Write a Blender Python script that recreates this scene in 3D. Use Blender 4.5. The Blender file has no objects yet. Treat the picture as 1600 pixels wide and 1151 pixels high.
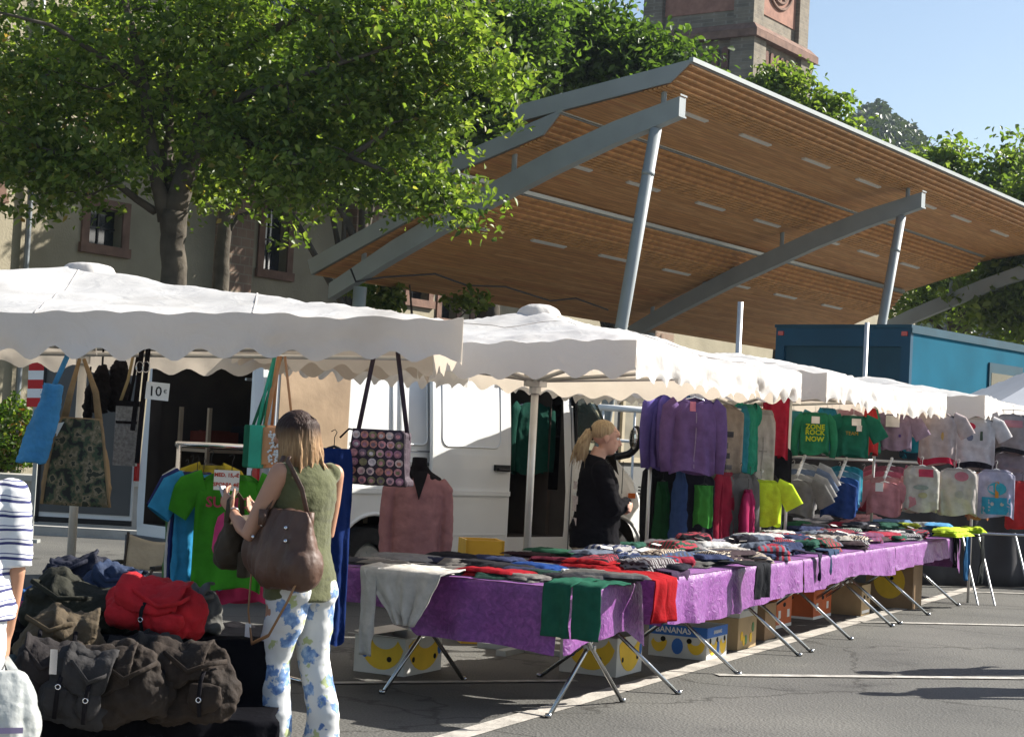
import bpy, math, random
import numpy as np
from mathutils import Vector, Matrix, noise
R = math.radians
SC = bpy.context.scene
COL = SC.collection
# ------------------------------------------------------------------ camera
F = 2700.0
CAMH = 1.58
CM = (Matrix.Rotation(R(90 + 2.26), 3, 'X') @ Matrix.Rotation(R(3.0), 3, 'Z'))
CC = Vector((0, 0, CAMH))
cd = bpy.data.cameras.new('camera')
cam = bpy.data.objects.new('camera', cd)
COL.objects.link(cam)
cam.matrix_world = Matrix.Translation(CC) @ CM.to_4x4()
cd.sensor_width = 36
cd.lens = F / 1600 * 36
cd.clip_start = 0.1
cd.clip_end = 2000
SC.camera = cam
# ------------------------------------------------------------------ light
SUN_EL = R(35)
SDX, SDY = 0.91, 0.38
SUN_AZ = math.atan2(SDX, SDY)
w = bpy.data.worlds.new('World')
SC.world = w
w.use_nodes = True
nt = w.node_tree
bg = nt.nodes['Background']
sky = nt.nodes.new('ShaderNodeTexSky')
sky.sky_type = 'NISHITA'
sky.sun_disc = False
sky.sun_elevation = SUN_EL
sky.sun_rotation = SUN_AZ
sky.air_density = 1.0
sky.dust_density = 0.9
sky.ozone_density = 1.0
nt.links.new(sky.outputs[0], bg.inputs[0])
bg.inputs[1].default_value = 0.068
sl = bpy.data.lights.new('sun', 'SUN')
sl.energy = 5.0
sl.angle = R(0.5)
sl.color = (1, 0.95, 0.87)
so = bpy.data.objects.new('sun', sl)
COL.objects.link(so)
sv = Vector((SDX, SDY, 0)).normalized() * math.cos(SUN_EL)
sv.z = math.sin(SUN_EL)
so.rotation_euler = sv.to_track_quat('Z', 'Y').to_euler()
so.location = (20, 15, 30)
SC.view_settings.view_transform = 'Standard'
SC.view_settings.look = 'None'
SC.view_settings.exposure = 1.15
SC.view_settings.gamma = 1

# ------------------------------------------------------------------ geometry of the view
def ray(px, py):
    return CM @ Vector(((px - 800) / F, (575.5 - py) / F, -1))
def atY(px, py, Y):
    v = ray(px, py); return CC + v * (Y / v.y)
def atZ(px, py, z=0.0):
    v = ray(px, py); return CC + v * ((z - CAMH) / v.z)
U = Vector((0.5666, 0.8240, 0)).normalized()      # pavilion long direction
V = Vector((-U.y, U.x, 0))                        # pavilion rearwards
RW = Vector((0.44, 0.898, 0)).normalized()        # direction of the stall row
RN = Vector((-RW.y, RW.x, 0))                     # behind the row
ZUP = Vector((0, 0, 1))

# ------------------------------------------------------------------ mesh builder
class MB:
    def __init__(s): s.v = []; s.f = []; s.m = []
    def add(s, vs, fs, mi=0):
        b = len(s.v); s.v += [Vector(p) for p in vs]
        for f in fs: s.f.append([b + i for i in f]); s.m.append(mi)
        return b
    def box(s, c, d, mi=0, rz=0.0, rx=0.0, ry=0.0):
        m = Matrix.Translation(Vector(c)) @ Matrix.Rotation(rz, 4, 'Z') @ Matrix.Rotation(ry, 4, 'Y') @ Matrix.Rotation(rx, 4, 'X')
        x, y, z = d[0] / 2, d[1] / 2, d[2] / 2
        vs = [m @ Vector(p) for p in ((-x, -y, -z), (x, -y, -z), (x, y, -z), (-x, y, -z), (-x, -y, z), (x, -y, z), (x, y, z), (-x, y, z))]
        s.add(vs, [(0, 3, 2, 1), (4, 5, 6, 7), (0, 1, 5, 4), (1, 2, 6, 5), (2, 3, 7, 6), (3, 0, 4, 7)], mi)
        return s
    def tube(s, pts, rad, n=8, mi=0, ref=None, cap=True, ang=0.0):
        pts = [Vector(p) for p in pts]; N = len(pts)
        rr = [(r if isinstance(r, (tuple, list)) else (r, r)) for r in (rad if isinstance(rad, (list,)) else [rad] * N)]
        b = len(s.v); ps = None
        for i, p in enumerate(pts):
            t = (pts[min(i + 1, N - 1)] - pts[max(i - 1, 0)])
            t = t.normalized() if t.length > 1e-9 else Vector((0, 0, 1))
            if ps is None:
                a = Vector(ref) if ref is not None else (Vector((1, 0, 0)) if abs(t.x) < .8 else Vector((0, 1, 0)))
            else: a = ps
            a = a - t * a.dot(t)
            if a.length < 1e-6: a = t.orthogonal()
            a.normalize(); ps = a; c = t.cross(a)
            for k in range(n):
                th = 2 * math.pi * k / n + ang
                s.v.append(p + a * (rr[i][0] * math.cos(th)) + c * (rr[i][1] * math.sin(th)))
        for i in range(N - 1):
            for k in range(n):
                k2 = (k + 1) % n
                s.f.append([b + i * n + k, b + i * n + k2, b + (i + 1) * n + k2, b + (i + 1) * n + k]); s.m.append(mi)
        if cap:
            s.f.append([b + k for k in range(n)][::-1]); s.m.append(mi)
            s.f.append([b + (N - 1) * n + k for k in range(n)]); s.m.append(mi)
        return s
    def grid(s, fn, nu, nv, mi=0, closeu=False, flip=False):
        b = len(s.v)
        for j in range(nv + 1):
            for i in range(nu + (0 if closeu else 1)):
                s.v.append(Vector(fn(i / nu, j / nv)))
        W = nu + (0 if closeu else 1)
        for j in range(nv):
            for i in range(nu):
                i2 = (i + 1) % W if closeu else i + 1
                f = [b + j * W + i, b + j * W + i2, b + (j + 1) * W + i2, b + (j + 1) * W + i]
                s.f.append(f[::-1] if flip else f); s.m.append(mi)
        return s
    def sheet(s, fn, nu, nv, th=.006, mi=0):
        P = [[Vector(fn(i / nu, j / nv)) for i in range(nu + 1)] for j in range(nv + 1)]
        b = len(s.v); W = nu + 1; K = W * (nv + 1); Q = []
        for j in range(nv + 1):
            for i in range(nu + 1):
                du = P[j][min(i + 1, nu)] - P[j][max(i - 1, 0)]; dv = P[min(j + 1, nv)][i] - P[max(j - 1, 0)][i]
                n = du.cross(dv); n = n.normalized() if n.length > 1e-12 else Vector((0, 0, 1))
                s.v.append(P[j][i]); Q.append(P[j][i] - n * th)
        s.v += Q
        def q(*f): s.f.append([b + k for k in f]); s.m.append(mi)
        for j in range(nv):
            for i in range(nu):
                a = j * W + i
                q(a, a + 1, a + W + 1, a + W); q(K + a, K + a + W, K + a + W + 1, K + a + 1)
        for i in range(nu):
            q(i, K + i, K + i + 1, i + 1); a = nv * W + i; q(a, a + 1, K + a + 1, K + a)
        for j in range(nv):
            a = j * W; q(a, a + W, K + a + W, K + a); a = j * W + nu; q(a, K + a, K + a + W, a + W)
        return s
    def prism(s, poly, o, ax, ay, th, mi=0):
        """flat outline poly (x, y) in the plane o, ax, ay, extruded by th along ax x ay"""
        o, ax, ay = Vector(o), Vector(ax), Vector(ay); n = ax.cross(ay).normalized() * th
        A = [o + ax * x + ay * y for x, y in poly]; k = len(A)
        s.add(A + [p + n for p in A], [list(range(k))[::-1], [k + i for i in range(k)]] + [(i, (i + 1) % k, k + (i + 1) % k, k + i) for i in range(k)], mi)
        return s
    def ball(s, c, r, n=12, m=8, mi=0, rz=0.0):
        c = Vector(c); r = r if isinstance(r, (tuple, list)) else (r, r, r); q = Matrix.Rotation(rz, 3, 'Z')
        def fn(u, v):
            a = 2 * math.pi * u; e = math.pi * (v - .5)
            return c + q @ Vector((r[0] * math.cos(e) * math.cos(a), r[1] * math.cos(e) * math.sin(a), r[2] * math.sin(e)))
        return s.grid(fn, n, m, mi, closeu=True)
    def build(s, name, mats, parent=None, smooth=False, world=False, auto=None):
        me = bpy.data.meshes.new(name)
        vs = s.v
        if world and parent is not None:
            inv = local_inv(parent); vs = [inv @ p for p in vs]
        me.from_pydata([tuple(p) for p in vs], [], s.f); me.update()
        if not isinstance(mats, (list, tuple)): mats = [mats]
        for m in mats: me.materials.append(m)
        me.polygons.foreach_set('material_index', s.m)
        if smooth: me.polygons.foreach_set('use_smooth', [True] * len(me.polygons))
        if auto is not None:
            try: me.shade_auto_smooth
            except Exception: pass
        o = bpy.data.objects.new(name, me); COL.objects.link(o)
        if parent is not None: o.parent = parent
        return o

def local_inv(o):
    m = Matrix.LocRotScale(o.location, o.rotation_euler, o.scale)
    while o.parent is not None:
        o = o.parent
        m = Matrix.LocRotScale(o.location, o.rotation_euler, o.scale) @ m
    return m.inverted()

def thing(name, label, cat, loc=(0, 0, 0), rz=0.0, group=None):
    o = bpy.data.objects.new(name, None); COL.objects.link(o)
    o.empty_display_size = .1
    o.location = loc; o.rotation_euler = (0, 0, rz)
    o['label'] = label; o['category'] = cat
    if group: o['group'] = group
    return o
def tag(o, label, cat, group=None, kind=None):
    o['label'] = label; o['category'] = cat
    if group: o['group'] = group
    if kind: o['kind'] = kind
    return o
def struct(o): o['kind'] = 'structure'; return o
def single(mb, name, mats, loc, label, cat, rz=0.0, group=None, smooth=True):
    """a thing that is one mesh authored in local coordinates"""
    o = mb.build(name, mats, None, smooth); o.location = loc; o.rotation_euler = (0, 0, rz)
    return tag(o, label, cat, group)
def dg_mesh(o):
    dg = bpy.context.evaluated_depsgraph_get(); dg.update()
    return bpy.data.meshes.new_from_object(o.evaluated_get(dg), depsgraph=dg)
def remesh(mb, name, mats, parent, voxel=.008, sm=6, disp=None, world=False):
    t = mb.build(name, mats, None)
    if world and parent is not None:
        t.data.transform(local_inv(parent))
    m = t.modifiers.new('r', 'REMESH'); m.mode = 'VOXEL'; m.voxel_size = voxel; m.use_smooth_shade = True
    if sm:
        k = t.modifiers.new('s', 'SMOOTH'); k.iterations = sm; k.factor = .6
    me = dg_mesh(t); bpy.data.objects.remove(t)
    if disp:
        me.update(); n = len(me.vertices)
        co = np.empty(n * 3); me.vertices.foreach_get('co', co); nn = [v.normal.copy() for v in me.vertices]
        co = co.reshape(-1, 3)
        for i in range(n):
            p = Vector(co[i]); co[i] += np.array(nn[i] * disp(p))
        me.vertices.foreach_set('co', co.ravel()); me.update()
    me.polygons.foreach_set('use_smooth', [True] * len(me.polygons))
    me.materials.clear()
    for mm in (mats if isinstance(mats, (list, tuple)) else [mats]): me.materials.append(mm)
    o = bpy.data.objects.new(name, me); COL.objects.link(o)
    if parent is not None: o.parent = parent
    return o
def boolean(o, cutters):
    for c in cutters:
        for solver in ('EXACT', 'FAST'):
            m = o.modifiers.new('b', 'BOOLEAN'); m.operation = 'DIFFERENCE'; m.solver = solver; m.object = c
            me = dg_mesh(o); o.modifiers.clear()
            if len(me.polygons) > .8 * len(o.data.polygons): o.data = me; break
    for c in cutters: bpy.data.objects.remove(c)
def text(s, size, name, m, parent, loc, rx=R(90), rz=0.0, th=.001, align='CENTER', bold=0.0):
    c = bpy.data.curves.new('t', 'FONT'); c.body = s; c.size = size; c.extrude = th; c.align_x = align; c.offset = bold
    c.resolution_u = 2
    t = bpy.data.objects.new('t', c); COL.objects.link(t)
    me = dg_mesh(t); bpy.data.objects.remove(t)
    me.transform(Matrix.Translation(Vector(loc)) @ Matrix.Rotation(rz, 4, 'Z') @ Matrix.Rotation(rx, 4, 'X'))
    me.materials.clear(); me.materials.append(m)
    o = bpy.data.objects.new(name, me); COL.objects.link(o); o.parent = parent
    return o
def fbm(p, o=3): return noise.fractal(p, .6, 2.0, o)

# ------------------------------------------------------------------ materials
MC = {}
def N(nt, t, **kw):
    n = nt.nodes.new(t)
    for k, v in kw.items(): setattr(n, k, v)
    return n
def ramp(nt, fac, stops, const=False):
    r = N(nt, 'ShaderNodeValToRGB'); e = r.color_ramp.elements
    if const: r.color_ramp.interpolation = 'CONSTANT'
    while len(e) < len(stops): e.new(.5)
    for i, (p, c) in enumerate(stops): e[i].position = p; e[i].color = (*c, 1)
    nt.links.new(fac, r.inputs[0]); return r.outputs[0]
def mat(name, col, rough=.8, var=.15, scale=8.0, bump=.1, metal=0.0, trans=0.0, sheen=0.0, bscale=None, spec=.3, coat=0.0, alpha=1.0, transmission=0.0):
    if name in MC: return MC[name]
    m = bpy.data.materials.new(name); m.use_nodes = True; nt = m.node_tree; b = nt.nodes['Principled BSDF']
    tc = N(nt, 'ShaderNodeTexCoord')
    nz = N(nt, 'ShaderNodeTexNoise'); nz.inputs['Scale'].default_value = scale; nz.inputs['Detail'].default_value = 5
    nt.links.new(tc.outputs['Object'], nz.inputs['Vector'])
    lo = tuple(c * (1 - var) for c in col); hi = tuple(min(1, c * (1 + var)) for c in col)
    c = ramp(nt, nz.outputs['Fac'], [(.3, lo), (.7, hi)])
    nt.links.new(c, b.inputs['Base Color'])
    b.inputs['Roughness'].default_value = rough; b.inputs['Metallic'].default_value = metal
    b.inputs['Specular IOR Level'].default_value = spec
    b.inputs['Sheen Weight'].default_value = sheen; b.inputs['Coat Weight'].default_value = coat
    b.inputs['Alpha'].default_value = alpha; b.inputs['Transmission Weight'].default_value = transmission
    if bump:
        n2 = N(nt, 'ShaderNodeTexNoise'); n2.inputs['Scale'].default_value = bscale or scale * 4; n2.inputs['Detail'].default_value = 4
        nt.links.new(tc.outputs['Object'], n2.inputs['Vector'])
        bp = N(nt, 'ShaderNodeBump'); bp.inputs['Strength'].default_value = bump; bp.inputs['Distance'].default_value = .02
        nt.links.new(n2.outputs['Fac'], bp.inputs['Height']); nt.links.new(bp.outputs[0], b.inputs['Normal'])
    if trans:
        out = nt.nodes['Material Output']; tr = N(nt, 'ShaderNodeBsdfTranslucent'); nt.links.new(c, tr.inputs[0])
        mx = N(nt, 'ShaderNodeMixShader'); mx.inputs[0].default_value = trans
        nt.links.new(b.outputs[0], mx.inputs[1]); nt.links.new(tr.outputs[0], mx.inputs[2]); nt.links.new(mx.outputs[0], out.inputs[0])
    MC[name] = m; return m
def cloth(col, trans=.08):
    k = 'cloth_%02x%02x%02x' % tuple(int(c * 255) for c in col)
    return mat(k, col, .9, .16, 14, .3, trans=trans, bscale=30, spec=.06)
def shiny(col):
    k = 'film_%02x%02x%02x' % tuple(int(c * 255) for c in col)
    return mat(k, col, .42, .2, 10, .5, bscale=18, spec=.35, coat=.25)
def striped(c1, c2, n=34.0, axis=0):
    k = 'striped_%02x%02x%02x_%02x_%d' % (*[int(c * 255) for c in c1], int(c2[0] * 255), int(n))
    if k in MC: return MC[k]
    m = bpy.data.materials.new(k); m.use_nodes = True; nt = m.node_tree; b = nt.nodes['Principled BSDF']; L = nt.links.new
    tc = N(nt, 'ShaderNodeTexCoord'); nz = N(nt, 'ShaderNodeTexNoise'); nz.inputs['Scale'].default_value = 6; L(tc.outputs['Object'], nz.inputs['Vector'])
    sx = N(nt, 'ShaderNodeSeparateXYZ'); L(tc.outputs['Object'], sx.inputs[0]); ad = N(nt, 'ShaderNodeMath', operation='MULTIPLY_ADD'); ad.inputs[1].default_value = .03; L(nz.outputs['Fac'], ad.inputs[0]); L(sx.outputs[axis], ad.inputs[2])
    mu = N(nt, 'ShaderNodeMath', operation='MULTIPLY'); mu.inputs[1].default_value = n; L(ad.outputs[0], mu.inputs[0]); fr = N(nt, 'ShaderNodeMath', operation='FRACT'); L(mu.outputs[0], fr.inputs[0])
    c = ramp(nt, fr.outputs[0], [(0, c1), (.55, c2)], True); L(c, b.inputs['Base Color']); b.inputs['Roughness'].default_value = .9; b.inputs['Specular IOR Level'].default_value = .06
    MC[k] = m; return m
M_STEEL = mat('steel', (.45, .46, .47), .25, .1, 5, .05, metal=1.0)
M_ALU = mat('aluminium_tube', (.62, .61, .58), .42, .12, 6, .05, metal=.6)
M_BLACK = mat('black_plastic', (.012, .012, .014), .4, .2, 10, .1)
M_DARK = mat('dark_fabric', (.012, .011, .013), .9, .3, 10, .3, spec=.06)
M_WHITE = mat('white_plastic', (.75, .75, .73), .4, .04, 8, .05)
M_CARD = mat('white_card', (.78, .76, .72), .7, .03, 8, .02)
M_REDINK = mat('red_ink', (.5, .06, .03), .7, .1, 8, 0)
M_BLKINK = mat('black_ink', (.02, .02, .02), .7, .1, 8, 0)
M_CHROME = mat('chrome', (.7, .7, .7), .15, .02, 5, 0, metal=1.0)
M_TUBE = mat('painted_tube', (.32, .33, .31), .5, .15, 8, .05)

# ------------------------------------------------------------------ ground
def asphalt():
    m = bpy.data.materials.new('asphalt'); m.use_nodes = True; nt = m.node_tree; b = nt.nodes['Principled BSDF']; L = nt.links.new
    tc = N(nt, 'ShaderNodeTexCoord')
    n1 = N(nt, 'ShaderNodeTexNoise'); n1.inputs['Scale'].default_value = .55; n1.inputs['Detail'].default_value = 6; L(tc.outputs['Object'], n1.inputs['Vector'])
    n2 = N(nt, 'ShaderNodeTexNoise'); n2.inputs['Scale'].default_value = 90; n2.inputs['Detail'].default_value = 3; L(tc.outputs['Object'], n2.inputs['Vector'])
    n3 = N(nt, 'ShaderNodeTexVoronoi'); n3.inputs['Scale'].default_value = 55; L(tc.outputs['Object'], n3.inputs['Vector'])
    c1 = ramp(nt, n1.outputs['Fac'], [(.28, (.085, .083, .077)), (.5, (.115, .112, .102)), (.72, (.15, .145, .13))])
    c2 = ramp(nt, n2.outputs['Fac'], [(.3, (.5, .5, .5)), (.7, (1.3, 1.3, 1.28))])
    mx = N(nt, 'ShaderNodeMix', data_type='RGBA', blend_type='MULTIPLY'); mx.inputs[0].default_value = .8
    L(c1, mx.inputs[6]); L(c2, mx.inputs[7])
    n4 = N(nt, 'ShaderNodeTexNoise'); n4.inputs['Scale'].default_value = 1.1; n4.inputs['Detail'].default_value = 8; n4.inputs['Roughness'].default_value = .7; L(tc.outputs['Object'], n4.inputs['Vector'])
    c4 = ramp(nt, n4.outputs['Fac'], [(.33, (.55, .55, .56)), (.42, (1, 1, 1)), (.62, (1, 1, 1)), (.72, (1.3, 1.28, 1.2))])
    m2 = N(nt, 'ShaderNodeMix', data_type='RGBA', blend_type='MULTIPLY'); m2.inputs[0].default_value = .75
    L(mx.outputs[2], m2.inputs[6]); L(c4, m2.inputs[7]); vc = N(nt, 'ShaderNodeTexVoronoi', feature='DISTANCE_TO_EDGE'); vc.inputs['Scale'].default_value = .32
    nw = N(nt, 'ShaderNodeTexNoise'); nw.inputs['Scale'].default_value = 3; nw.inputs['Detail'].default_value = 6; L(tc.outputs['Object'], nw.inputs['Vector'])
    mw = N(nt, 'ShaderNodeMix', data_type='RGBA', blend_type='LINEAR_LIGHT'); mw.inputs[0].default_value = .22; L(tc.outputs['Object'], mw.inputs[6]); L(nw.outputs['Color'], mw.inputs[7]); L(mw.outputs[2], vc.inputs['Vector'])
    c5 = ramp(nt, vc.outputs['Distance'], [(0, (.35, .34, .33)), (.0035, (.55, .54, .52)), (.006, (1, 1, 1))])
    m3 = N(nt, 'ShaderNodeMix', data_type='RGBA', blend_type='MULTIPLY'); m3.inputs[0].default_value = .8; L(m2.outputs[2], m3.inputs[6]); L(c5, m3.inputs[7]); L(m3.outputs[2], b.inputs['Base Color'])
    b.inputs['Roughness'].default_value = .85; b.inputs['Specular IOR Level'].default_value = .3
    bp = N(nt, 'ShaderNodeBump'); bp.inputs['Strength'].default_value = .5; bp.inputs['Distance'].default_value = .01
    L(n3.outputs[0], bp.inputs['Height']); L(bp.outputs[0], b.inputs['Normal'])
    return m
M_ASPH = asphalt()
mb = MB()
mb.add([(-900, -60, 0), (900, -60, 0), (900, 1300, 0), (-900, 1300, 0)], [(0, 1, 2, 3)])
struct(mb.build('ground', M_ASPH))
M_PAINT = mat('worn_road_paint', (.42, .40, .36), .8, .35, 9, .2, bscale=60)
def strip(a, b, wd, name, m, z=.004):
    a, b = Vector(a), Vector(b); d = (b - a).normalized(); n = Vector((-d.y, d.x, 0)) * (wd / 2); q = MB()
    K = max(2, int((b - a).length / .25)); rnd = random.Random(5)
    ps = []
    for i in range(K + 1):
        p = a.lerp(b, i / K); j = rnd.uniform(-.006, .006); ps += [p + n * (1 + j * 3), p - n * (1 + j * 3)]
    q.add([(p.x, p.y, z) for p in ps], [(2 * i, 2 * i + 1, 2 * i + 3, 2 * i + 2) for i in range(K)])
    return struct(q.build(name, m))
g0 = atZ(661, 1151); g1 = atZ(1000, 1067); g2 = atZ(1600, 895)
dl = (g2 - g1).normalized()
M_KERB = mat('gutter_stone', (.42, .39, .345), .85, .3, 6, .3, bscale=40)
strip(g1 - dl * 8, g1 + dl * 40, .15, 'gutter_strip', M_KERB)
p1 = atZ(1120, 1055); p2 = atZ(1365, 1057); q1 = atZ(1345, 972); dp = ((p2 - p1).normalized() + (atZ(1600, 978) - q1).normalized()).normalized()
for k, a in enumerate((p1, q1)):
    strip(a, a + dp * 5.5, .10, 'parking_line', M_PAINT, .008)
sp = (q1 - p1)
for k in (2, 3): strip(p1 + sp * k, p1 + sp * k + dp * 5.5, .10, 'parking_line', M_PAINT, .008)
# thin line running under the front table
strip(atZ(470, 1068), atZ(900, 1064), .08, 'bay_line', M_PAINT, .008)
# ------------------------------------------------------------------ walls with openings
def wall_grid(mb, o, ax, W, H, holes, depth, mi=0, nrm=None):
    """wall face at o along ax (unit), up Z, size W x H, rectangular holes (x0,x1,z0,z1) with reveals of depth going along nrm"""
    o = Vector(o); xs = sorted({0, W} | {h[0] for h in holes} | {h[1] for h in holes}); zs = sorted({0, H} | {h[2] for h in holes} | {h[3] for h in holes})
    def P(x, z, d=0): return o + ax * x + ZUP * z + nrm * d
    for i in range(len(xs) - 1):
        for j in range(len(zs) - 1):
            cx, cz = (xs[i] + xs[i + 1]) / 2, (zs[j] + zs[j + 1]) / 2
            if any(h[0] < cx < h[1] and h[2] < cz < h[3] for h in holes): continue
            mb.add([P(xs[i], zs[j]), P(xs[i + 1], zs[j]), P(xs[i + 1], zs[j + 1]), P(xs[i], zs[j + 1])], [(0, 1, 2, 3)], mi)
    for x0, x1, z0, z1 in holes:
        c = [(x0, z0), (x1, z0), (x1, z1), (x0, z1)]
        for k in range(4):
            a, b = c[k], c[(k + 1) % 4]
            mb.add([P(*a), P(*b), P(*b, depth), P(*a, depth)], [(0, 1, 2, 3)], mi)

def render_mat():
    m = mat('roughcast_wall', (.32, .285, .205), .92, .16, .9, .5, bscale=22)
    return m
M_WALL = render_mat()
M_SAND = mat('red_sandstone', (.19, .115, .085), .9, .25, 3, .4, bscale=14)
M_GLASS = mat('window_glass', (.02, .025, .03), .05, .2, 2, 0, spec=.8)
M_SLATE = mat('slate', (.10, .11, .12), .7, .25, 4, .4, bscale=12)
M_GALV = mat('zinc_pipe', (.22, .24, .25), .5, .1, 5, .05, metal=.5)
def stone_block_mat(name, c1, c2, mortar, sc):
    m = bpy.data.materials.new(name); m.use_nodes = True; nt = m.node_tree; b = nt.nodes['Principled BSDF']; L = nt.links.new
    tc = N(nt, 'ShaderNodeTexCoord'); mp = N(nt, 'ShaderNodeMapping'); L(tc.outputs['Object'], mp.inputs[0])
    # horizontal coordinate = x + y so that bricks run round corners
    sx = N(nt, 'ShaderNodeSeparateXYZ'); L(mp.outputs[0], sx.inputs[0]); ad = N(nt, 'ShaderNodeMath', operation='ADD'); L(sx.outputs[0], ad.inputs[0]); L(sx.outputs[1], ad.inputs[1])
    cb = N(nt, 'ShaderNodeCombineXYZ'); L(ad.outputs[0], cb.inputs[0]); L(sx.outputs[2], cb.inputs[1])
    br = N(nt, 'ShaderNodeTexBrick'); br.inputs['Scale'].default_value = sc; br.inputs['Color1'].default_value = (*c1, 1); br.inputs['Color2'].default_value = (*c2, 1)
    br.inputs['Mortar'].default_value = (*mortar, 1); br.inputs['Mortar Size'].default_value = .018; br.inputs['Bias'].default_value = -.1
    L(cb.outputs[0], br.inputs['Vector'])
    nz = N(nt, 'ShaderNodeTexNoise'); nz.inputs['Scale'].default_value = 1.5; nz.inputs['Detail'].default_value = 6; L(tc.outputs['Object'], nz.inputs['Vector'])
    mx = N(nt, 'ShaderNodeMix', data_type='RGBA', blend_type='MULTIPLY'); mx.inputs[0].default_value = .7
    c = ramp(nt, nz.outputs['Fac'], [(.3, (.65, .63, .6)), (.7, (1.25, 1.2, 1.15))]); L(br.outputs[0], mx.inputs[6]); L(c, mx.inputs[7]); L(mx.outputs[2], b.inputs['Base Color'])
    b.inputs['Roughness'].default_value = .9
    bp = N(nt, 'ShaderNodeBump'); bp.inputs['Strength'].default_value = .5; bp.inputs['Distance'].default_value = .03; L(br.outputs[1], bp.inputs['Height']); bp.invert = True; L(bp.outputs[0], b.inputs['Normal'])
    return m
M_TOWER = stone_block_mat('tower_masonry', (.23, .20, .15), (.16, .14, .11), (.25, .23, .19), 1.5)
M_QUOIN = stone_block_mat('sandstone_blocks', (.24, .16, .12), (.30, .21, .15), (.3, .26, .2), 1.2)

# -------- the long plastered building on the left
BW0 = atY(165, 600, 37.0); BW0.z = 0
bld = thing('stone_building', 'long beige plastered church building with red sandstone window frames behind the trees', 'building', BW0)
def on_wall(px, py):
    r_ = ray(px, py); t = ((BW0 - CC).dot(V)) / r_.dot(V); return CC + r_ * t
def wc(px, py):
    q = on_wall(px, py); return (q - BW0).dot(U), q.z
wins = []
for (x0, y0, x1, y1) in ((140, 322, 188, 388), (415, 322, 446, 426), (640, 443, 668, 470), (690, 445, 712, 500), (742, 452, 762, 505), (-40, 120, -5, 300), (150, 60, 190, 190), (420, 40, 450, 190)):
    a, z1 = wc(x0, y0); b, z0 = wc(x1, y1)
    wins.append((a, b, z0, z1))
S0, S1, HW = -14.0, 46.0, 11.2
wb = MB()
o0 = BW0 + U * S0
wall_grid(wb, o0, U, S1 - S0, HW, [(a - S0, b - S0, c, d) for a, b, c, d in wins], .28, nrm=V)
# other three sides
A, B = BW0 + U * S0, BW0 + U * S1
for P0, P1 in ((A, A + V * 11), (A + V * 11, B + V * 11), (B + V * 11, B)):
    wb.add([P0, P1, P1 + ZUP * HW, P0 + ZUP * HW], [(3, 2, 1, 0)])
wb.build('wall', M_WALL, bld, world=True)
rf = MB()
e = .5
r0, r1 = A - U * e - V * e + ZUP * (HW - .15), B + U * e - V * e + ZUP * (HW - .15)
t0, t1 = A + V * 5.5 + ZUP * (HW + 5), B + V * 5.5 + ZUP * (HW + 5)
k0, k1 = A - U * e + V * (11 + e) + ZUP * (HW - .15), B + U * e + V * (11 + e) + ZUP * (HW - .15)
rf.add([r0, r1, t1, t0, k0, k1], [(0, 1, 2, 3), (3, 2, 5, 4), (0, 3, 4), (1, 5, 2), (0, 4, 5, 1)])
rf.build('roof', M_SLATE, bld, world=True)
for a, b, c, d in wins:
    f = MB(); fw = .20 if b - a > .4 else .16
    def P(x, z, dd): return BW0 + U * x + V * dd + ZUP * z
    def bar(x0, x1, z0, z1, d0, d1):
        f.add([P(x0, z0, d0), P(x1, z0, d0), P(x1, z1, d0), P(x0, z1, d0), P(x0, z0, d1), P(x1, z0, d1), P(x1, z1, d1), P(x0, z1, d1)],
              [(0, 1, 2, 3), (7, 6, 5, 4), (0, 4, 5, 1), (1, 5, 6, 2), (2, 6, 7, 3), (3, 7, 4, 0)])
    bar(a - fw, a, c, d, -.05, .12); bar(b, b + fw, c, d, -.05, .12)
    bar(a - fw, b + fw, d, d + fw, -.053, .12); bar(a - fw - .04, b + fw + .04, c - fw, c, -.09, .12)
    fr = f.build('window', M_SAND, bld, world=True)
    f = MB(); bar(a, b, c, d, .24, .26); f.build('pane', M_GLASS, fr, world=True)
    f = MB(); m_ = (a + b) / 2; bar(m_ - .02, m_ + .02, c, d, .21, .235); bar(a, b, (c + d) / 2 - .02, (c + d) / 2 + .02, .212, .237)
    f.build('glazing_bar', M_BLACK, fr, world=True)
# pilasters of brown stone and base plinth
for px0, px1 in ((328, 372), (532, 566), (-260, -215), (1010, 1040)):
    a, _ = wc(px0, 500); b, _ = wc(px1, 500)
    f = MB(); f.box((0, 0, 0), (1, 1, 1))
    f.v = [BW0 + U * (a + (p.x + .5) * (b - a)) + V * (-.35 + (p.y + .5) * .5) + ZUP * ((p.z + .5) * 8.5) for p in f.v]
    f.build('buttress', M_QUOIN, bld, world=True)
f = MB()
for (xa, ya), (xb, yb) in (((40, 330), (10, 700)),):
    a, _ = wc(40, 330)
    f.tube([BW0 + U * a - V * .12 + ZUP * z for z in (0, 2, 5, 8, HW - .2)], .06, 10)
    for z in (1.2, 3.6, 6.0, 8.4): f.tube([BW0 + U * a - V * .12 + ZUP * z, BW0 + U * a - V * .12 + ZUP * (z + .05)], .075, 10)
f.build('downpipe', M_GALV, bld, smooth=True, world=True)

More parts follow.
